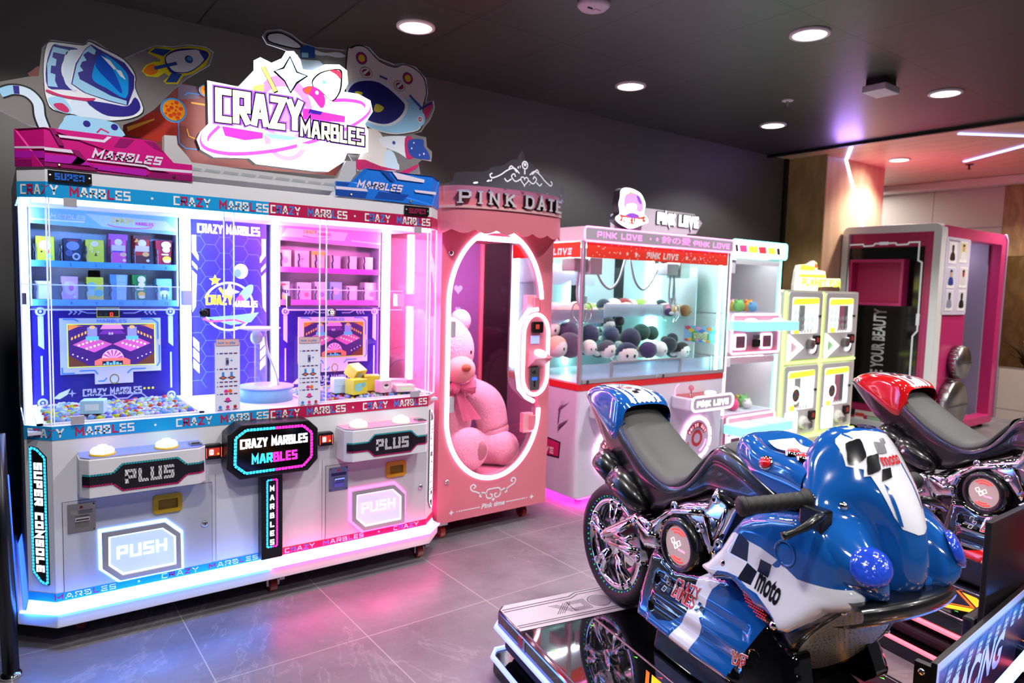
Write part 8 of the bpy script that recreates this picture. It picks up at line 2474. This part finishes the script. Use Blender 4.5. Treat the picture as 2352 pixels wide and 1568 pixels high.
    P('button_cap', MB().lathe([(.016, .008), (.014, .016), (0, .018)], (b[0], -.128, b[1]), (.25, -.9, .35), mat('button red'), 18), Bq, 'red button cap')
    # front cowl: rows of half outlines (o, s) from the ridge back
    rows = [(1.136, [(0, .988), (.016, .984), (.028, .972), (.032, .955), (.030, .940), (.016, .930)]), (1.126, [(0, 1.002), (.030, .994), (.052, .972), (.060, .944), (.056, .916), (.044, .904)]),
            (1.098, [(0, 1.024), (.042, 1.012), (.074, .980), (.086, .944), (.086, .910), (.074, .890)]), (1.05, [(0, 1.056), (.050, 1.042), (.090, 1.002), (.110, .957), (.118, .922), (.110, .890)]),
            (.995, [(0, 1.092), (.052, 1.078), (.094, 1.036), (.126, .995), (.144, .955), (.142, .92)]), (.94, [(0, 1.124), (.048, 1.106), (.086, 1.052), (.136, 1.026), (.178, .995), (.185, .955)]),
            (.895, [(0, 1.142), (.042, 1.122), (.070, 1.066), (.134, 1.088), (.196, 1.044), (.208, .975)]), (.85, [(0, 1.152), (.040, 1.132), (.064, 1.078), (.134, 1.136), (.200, 1.076), (.212, .985)]),
            (.81, [(0, 1.152), (.036, 1.134), (.058, 1.084), (.128, 1.154), (.190, 1.090), (.205, 1.0)]), (.775, [(0, 1.142), (.034, 1.124), (.054, 1.084), (.118, 1.150), (.172, 1.088), (.188, 1.01)]),
            (.748, [(0, 1.118), (.030, 1.106), (.050, 1.080), (.104, 1.124), (.152, 1.066), (.165, 1.01)])]
    keys = [[Vector((s_, .024-o*(1.12 if z > .96 else 1.04), z)) for o, s_ in [(-q[0], q[1]) for q in pr[:0:-1]]+pr] for z, pr in rows]
    ck = loft(keys, MC_, 5)
    top = ck
    FC_ = P('front_cowl', ck, lab='glossy '+name_col+' front cowl with two headlight pods')
    P('cowl_inner', MB().prism(FZ(0), [(.90, -.07), (.96, -.07), (.99, -.02), (.99, .06), (.96, .09), (.90, .09)], .80, 1.02, M_bkp), FC_)
    tf = bvh(ck)
    m = decal(tf, COWL_WHITE, 'front', M_bwh, .0012, .010)
    for q in COWL_BLUE:
        decal(tf, q, 'front', MC_, .0020, .008, m)
    for q in COWL_SQ:
        decal(tf, q, 'front', M_sq, .0026, .008, m)
    for q in COWL_GREY:
        decal(tf, q, 'front', mat('checker grey', '7c7c80', .2, coat=.6), .0024, .008, m)
    (xa, za), (xb, zb2) = COWL_TXT
    v, f = txt('moto', 0, 0, .026, hypot(xb-xa, zb2-za), .03)
    aa = atan2(zb2-za, xb-xa)
    drape(tf, [(xa+x*cos(aa)-y*sin(aa), za+x*sin(aa)+y*cos(aa)) for x, y in v], f, 'front', M_rt, .003, m)
    P('cowl_print', m, FC_, 'white stripe with checker squares and red lettering moto')
    for o in (-1, 1):
        hc_ = tf.ray_cast(Vector((3, .024-o*.160, .850)), Vector((-1, 0, 0)))
        c, nn = (hc_[0], hc_[1]) if hc_[0] is not None else (Vector((1.10, .024-o*.160, .850)), Vector((1, 0, 0)))
        if nn.x < 0:
            nn = -nn
        m = MB().lathe([(.046, -.014), (.047, -.002), (.036, .005), (.018, .009), (0, .010)], c, nn, bump(mat('headlight lens '+name_col, '2244c0' if name_col == 'blue' else 'c83a4a', .05, coat=1.), 40, .5, .012), 26)
        P('headlight', m, FC_, 'faceted headlight lens')
        b_ = tf.ray_cast(Vector((1.02, -o*2, .958)), Vector((0, o, 0)))
        if b_[0] is not None:
            P('cowl_bolt', MB().lathe([(0, .007), (.009, .005), (.012, -.002)], b_[0], (0.3, -o, 0), M_chrome, 10), FC_)
    # chin, handlebars, levers
    keys = [[Vector((1.165-1.2*o*o+dx, -o, z-.35*o*o)) for dx, z in ((-.06, .765), (.0, .768), (.012, .745), (-.01, .715), (-.07, .69))] for o in (-.17, -.12, -.06, 0, .06, .12, .17)]
    P('chin', loft(keys, M_bkp, 4), lab='black chin under the nose')
    for o in (1, -1):
        a, b = Vector((.955, -o*.15, .962)), Vector((.905, -o*.335, .948))
        d = (b-a).normalized()
        L = (b-a).length
        prof = [(.014, .0), (.026, .002), (.028, .010), (.020, .018)]
        for k in range(7):
            h = .022+k*(L-.04)/7
            prof += [(.0185, h), (.0205, h+.003), (.0205, h+(L-.04)/7-.004), (.0185, h+(L-.04)/7-.001)]
        prof += [(.024, L-.018), (.025, L-.006), (.020, L), (0, L)]
        G_ = P('handlebar_grip', MB().lathe(prof, a, d, M_rub, 20))
        P('bar_stub', MB().tube([(.99, -o*.10, .965), tuple(a+d*.01)], .014, M_bkp, 10), G_)
        lv = spline([(1.02, -o*.17, .945), (1.03, -o*.21, .94), (1.03, -o*.25, .925), (1.015, -o*.30, .905)], 6)
        P('brake_lever', MB().tube(lv, [.008+.004*abs(sin(i*.22)) for i in range(len(lv))], M_bkp, 8), G_)
        P('bar_bracket', MB().box(.96, 1.03, -o*.17-.02, -o*.17+.02, .89, .955, M_bkp), G_, bv=.006)
    # perforated drum and pedestal
    dc, dn = Vector((.965, .0, .572)), Vector((.84, -.10, -.50)).normalized()
    DR = P('fan_drum', MB().lathe([(0, -.10), (.13, -.10), (.158, -.06), (.160, -.01), (.154, .0), (.140, .002)], dc, dn, M_bkp, 40), lab='black round fan housing')
    m = MB().lathe([(0, .004), (.136, .002), (.140, -.004)], dc, dn, mat('perforated grey', 'a4a49c', .45, .3), 40)
    u = dn.cross(Vector((0, 0, 1))).normalized()
    gd = Fr(dc+dn*.0052, u, u.cross(dn)*-1)
    if gd.n.dot(dn) < 0:
        gd = Fr(dc+dn*.0052, -u, u.cross(dn)*-1)
    for k in range(1, 9):
        for j in range(6*k):
            a = 2*pi*j/(6*k)
            m.flat(gd, ell(.0152*k*cos(a), .0152*k*sin(a), .0030, .0030, 6), 0, M_black)
    P('fan_grille', m, DR, 'grey perforated grille')
    for a in (60, 180, 300):
        P('grille_bolt', MB().lathe([(0, .006), (.006, .004), (.008, 0)], dc+gd.u*.147*cos(radians(a))+gd.w*.147*sin(radians(a))+dn*.002, dn, M_chrome, 10), DR)
    PD_ = P('pedestal', MB().prism(Fr((0, .12, 0), (1, 0, 0), (0, 0, 1)), [(.32, .2505), (1.06, .2505), (1.09, .31), (1.06, .37), (.90, .42), (.36, .44)], 0, .24, M_bkp), bv=.012, lab='black pedestal')
    for a, b in ((.92, .36), (1.04, .36)):
        P('pedestal_bolt', MB().lathe([(0, .008), (.010, .006), (.013, 0)], (a, -.12, b), (0, -1, 0), M_chrome, 10), PD_)
    return T
COWL_WHITE = [(-.064, 1.107), (-.050, 1.120), (-.031, 1.129), (-.005, 1.133), (.03, 1.130), (.06, 1.122), (.083, 1.10), (.092, 1.06), (.087, 1.0), (.078, .95), (.062, .922), (.031, .910), (.011, .909), (-.02, .921), (-.030, .947), (-.040, .99), (-.048, 1.034), (-.061, 1.031), (-.054, 1.047), (-.080, 1.050), (-.070, 1.098)]
COWL_BLUE = [[(-.029, 1.019), (-.023, 1.012), (-.020, .982), (-.018, .926), (-.025, .929), (-.029, .977)], [(.055, 1.06), (.059, 1.06), (.064, 1.013), (.062, .96), (.058, .96), (.060, 1.013)], [(-.051, 1.119), (-.044, 1.113), (-.041, 1.116), (-.047, 1.122)]]
COWL_SQ = [sp2([(-.060, 1.101), (-.045, 1.110), (-.031, 1.115), (-.034, 1.096), (-.039, 1.076), (-.058, 1.062), (-.076, 1.055), (-.068, 1.08)], 2), sp2([(-.038, 1.076), (-.022, 1.081), (-.009, 1.084), (-.016, 1.068), (-.021, 1.05), (-.036, 1.043), (-.053, 1.037), (-.046, 1.056)], 2), [(-.018, 1.05), (.007, 1.054), (-.002, 1.033), (-.032, 1.024)]]
COWL_GREY = [[(-.005, 1.11), (.023, 1.107), (.018, 1.085), (-.009, 1.083)], [(.016, 1.118), (.032, 1.116), (.03, 1.105), (.016, 1.107)]]
COWL_TXT = ((-.012, 1.058), (.054, 1.061))
BO.z = .003
bike(tuple(BO), '12509c', 'blue', 'blue and white race bike with black squares and the word moto on its nose')
bike(tuple(BO+BL*1.59), 'c01418', 'red', 'red and white race bike partly hidden behind the blue one')
# ---- lit platforms under the bikes
M_deck = mat('deck gloss black', '050507', .07, coat=1.)
M_mir = mat('deck mirror screen', '0c0d10', .03, .0, coat=1., ior=2.6)
M_rail = mat('deck rail', 'c2c6cc', .15, 1.)
def platform(loc, edge, en, lb):
    T = Thing('ride_platform', lb, 'ride platform', loc, BROT, group='ride platforms')
    P = lambda nm, mb, lab=None, bv=0., par=None: T.part(nm, mb, par, True, lab, bv)
    # plan in (s, y): rear end slightly skewed like the printed tread plate
    def pl_(g=0., x0=-.18, x1=1.62):
        return [(x0+.0-g, .49-.03+g), (x0+.05-g*.5, .50+g), (x1+g, .50+g), (x1+g, -.50-g), (x0+.055-g*.5, -.50-g), (x0+.02-g, -.47-g)]
    m = MB().prism(FZ(0), pl_(), .185, .250, M_deck)
    P('deck', m, 'black glossy deck', .006)
    P('edge_light', MB().tube([(x, y, .188) for x, y in pl_(.004)], .011, glow('edge light '+en, edge, 2.4), 8, True), 'light line round the deck')
    P('bellows', MB().prism(FZ(0), pl_(-.05), .135, .186, M_rub).prism(FZ(0), pl_(-.025), .10, .135, M_rub).prism(FZ(0), pl_(-.05), .07, .10, M_rub), 'black bellows', .012)
    P('base', MB().prism(FZ(0), pl_(.01), .005, .068, M_blackg), None, .006)
    P('edge_light', MB().tube([(x, y, .070) for x, y in pl_(.014)], .010, glow('edge light '+en), 8, True), 'light line round the base')
    # printed tread plate at the tail end
    fz_ = FZ(.2505)
    tp = mat('tread plate', 'a9a3ab', .45)
    tdk = mat('tread print', '4c484e', .5)
    m = MB().prism(fz_, [(-.168, .455), (-.135, .49), (.048, .49), (.048, -.49), (-.125, -.49), (-.155, -.46)], 0, .001, tp)
    for x in (.026, .012):
        m.stroke(fz_, [(x, -.485), (x, .485)], .006, .0014, .0014, tdk)
    for k in (0, .017):
        m.stroke(fz_, [(-.120+k, -.485), (-.128+k, -.19), (-.150+k, -.15), (-.158+k, .46)], .006, .0014, .0014, tdk)
    def mark(y0, kind):
        if kind == 'x':
            for k in range(4):
                m.stroke(fz_, [(-.085+k*.0, y0+k*.010), (-.012, y0+.065+k*.010)], .003, .0014, .0014, tdk)
                m.stroke(fz_, [(-.012, y0+k*.010), (-.085, y0+.065+k*.010)], .003, .0014, .0014, tdk)
        else:
            for k in range(4):
                m.stroke(fz_, [(-.088+k*.007, y0), (-.088+k*.007, y0+.075-k*.007), (-.012-k*.007, y0+.075-k*.007), (-.012-k*.007, y0)], .003, .0014, .0014, tdk, closed=True)
    mark(-.305, 'x')
    mark(-.225, 'd')
    mark(.20, 'x')
    mark(.28, 'd')
    m.stroke(fz_, ell(-.055, -.095, .045, .045, 24), .004, .0014, .0014, tdk, closed=True).flat(fz_, ell(-.055, -.095, .04, .04, 24), .0013, mat('tread shade', '87828a', .5))
    P('tread_plate', m, 'pale printed tread plate')
    # mirror finished screens either side, rails, arrows
    for sg in (1, -1):
        q = [(.068, sg*.475), (.068, sg*.195), (1.60, sg*.19), (1.60, sg*.475)]
        G = P('side_screen', MB().prism(fz_, q, 0, .002, M_mir), 'mirror finished screen')
        m = MB()
        oa = [glow('arrow '+c, c, e) for c, e in (('ff9a1a', 1.3), ('c85a10', .8), ('7a3a10', .5))]
        for k in range(4):
            x = .46+.36*k
            yc = sg*.33
            m.flat(fz_, [(x, yc-.105), (x+.06, yc-.105), (x+.20, yc), (x+.06, yc+.105), (x, yc+.105), (x+.13, yc)], .0026, oa[0])
            m.flat(fz_, [(x-.03, yc-.105), (x-.012, yc-.105), (x+.118, yc), (x-.012, yc+.105), (x-.03, yc+.105), (x+.10, yc)], .0026, oa[1])
        gs = glow('screen green', '5ad83a', .8)
        for k in range(22):
            x, y = random.uniform(.1, 1.5), sg*random.choice((.215, .235, .43, .45))
            m.flat(fz_, [(x, y), (x+.016, y+.004), (x+.008, y+.010)], .0026, gs if k % 2 else glow('screen red', 'd8401a', .8))
        P('screen_arrows', m, 'orange light arrows', par=G)
        P('rail', MB().tube([(.068, sg*.192, .2515), (1.60, sg*.187, .2515)], .005, M_rail, 6).tube([(.068, sg*.478, .251), (1.60, sg*.478, .251)], .003, M_rail, 6), 'thin bright rails')
    P('maker_plate', MB().box(.055, .085, -.5025, -.499, .205, .245, mat('plate red', 'a81c2c', .4)).box(.087, .107, -.5025, -.499, .205, .240, M_steel), 'small red and silver plate')
    return T
platform((BO.x, BO.y, 0), '7a8cff', 'blue', 'black lit platform under the blue bike with blue edge lights and printed tread plate')
RP = BO+BL*1.59
platform((RP.x, RP.y, 0), 'ff5a6a', 'red', 'black lit platform under the red bike with red edge lights')

# ---- console panel in front of the bikes
e = Vector((.9985, .054, 0))
A = Vector((2.10, .770, .45))
fr_ = Fr(A, e, (0, 0, 1))
T = Thing('marquee_console', 'dark slanting lettered console panel with a white rim in front of the race bikes', 'console', (2.6, .85, 0))
PL = [(0, 0), (.93, 0), (.93, -.40), (.30, -.40), (.30, -.196), (0, -.196)]
T.part('panel', MB().prism(fr_, PL, -.018, 0, mat('panel white rim', 'c4c2d0', .35), M_black), label='white rimmed panel', bevel=.003)
m = MB().flat(fr_, [(.022, -.032), (.91, -.032), (.91, -.39), (.32, -.39), (.32, -.19), (.022, -.19)], .001, mat('panel slate', '23202e', .35))
gr_, pw = mat('panel green', '1f4a3a', .4), mat('panel pale', 'c8ccd6', .4)
for k in range(9):
    x = .045+k*.088
    m.flat(fr_, [(x, -.088), (x+.042, -.036), (x+.078, -.036), (x+.036, -.088)], .0016, gr_)
    for j in range(3):
        for i in range(2):
            p = (x+.046+i*.018-j*.012, -.050-j*.016)
            m.flat(fr_, [p, (p[0]+.015, p[1]), (p[0]+.006, p[1]-.012), (p[0]-.009, p[1]-.012)], .0018, pw)
for j in range(3):
    for i in range(3):
        m.flat(fr_, rect(.030+i*.018-j*.002, .045+i*.018-j*.002, -.125-j*.024, -.108-j*.024), .0018, pw)
m.stroke(fr_, [(.018, -.19), (.018, -.028), (.92, -.028)], .003, .0018, .0018, gr_)
m.ftext(fr_, 'RACING', .075, -.19, .10, pw, w=.50, d=.002, shear=.5, bold=.035)
T.part('panel_print', m, label='slate print with green chequer and white lettering RACING')
T.part('light_tube', MB().tube([(2.13, .68, .335), (3.05, .74, .335)], .016, glow('console tube', '4a8cff', 14), 10), label='pale blue light tube')
T.part('pedestal', MB().box(2.62, 2.84, .86, .90, 0, .40, M_black), bevel=.01)
m = MB().box(2.62, 2.99, .835, .855, .30, .742, M_black)
T.part('screen_back', m, label='black back of the screen', bevel=.003)
T.part('bolt', MB().box(2.098, 2.12, .785, .83, .256, .435, M_black).lathe([(0, .006), (.008, .004), (.010, 0)], (2.098, .81, .41), (-1, 0, 0), M_chrome, 10))

# ---- dark cabinet and leg at the left edge
T = Thing('dark_cabinet', 'dark game cabinet with a blue light line behind the leaning metal leg', 'game cabinet', (-.35, 3.9, 0))
T.part('body', MB().box(-.70, .0, 3.62, 4.35, .10, 1.72, M_black), bevel=.01)
T.part('blue_edge', MB().box(-.012, .004, 3.60, 3.62, 1.10, 1.70, glow('cabinet blue edge', '1c3a9c', .6)), label='dim blue light line')
for x, y in ((.005, 4.22), (-.6, 3.7)):
    T.part('foot', MB().cyl((x, y, 0), (0, 0, 1), .026, .012, M_chrome, 16).cyl((x, y, .012), (0, 0, 1), .010, .09, M_chrome, 10))
T = Thing('frame_leg', 'leaning black metal leg on a chrome foot beside the big prize machine', 'metal leg', (.01, 3.0, 0))
lt = [(0.010,0.031),(-0.010,0.898)]
T.part('post', MB().tube([(lt[0][0], 3.02, .02), (lt[1][0], 3.05, lt[1][1])], .026, mat('leg black', '0b0b10', .3), 4))
T.part('foot', MB().lathe([(0, 0), (.034, 0), (.036, .008), (.030, .016), (.012, .018), (.010, .035), (0, .035)], (lt[0][0], 3.02, 0), (0, 0, 1), M_chrome, 22))
T.part('edge_light', MB().tube([(lt[0][0]+.026, 3.0, .25), (lt[1][0]+.03, 3.03, .75)], .0025, glow('leg blue glint', '2a5cff', 1.5), 6), label='blue glint along the leg')  # reflection on the leg drawn as a thin glowing tube
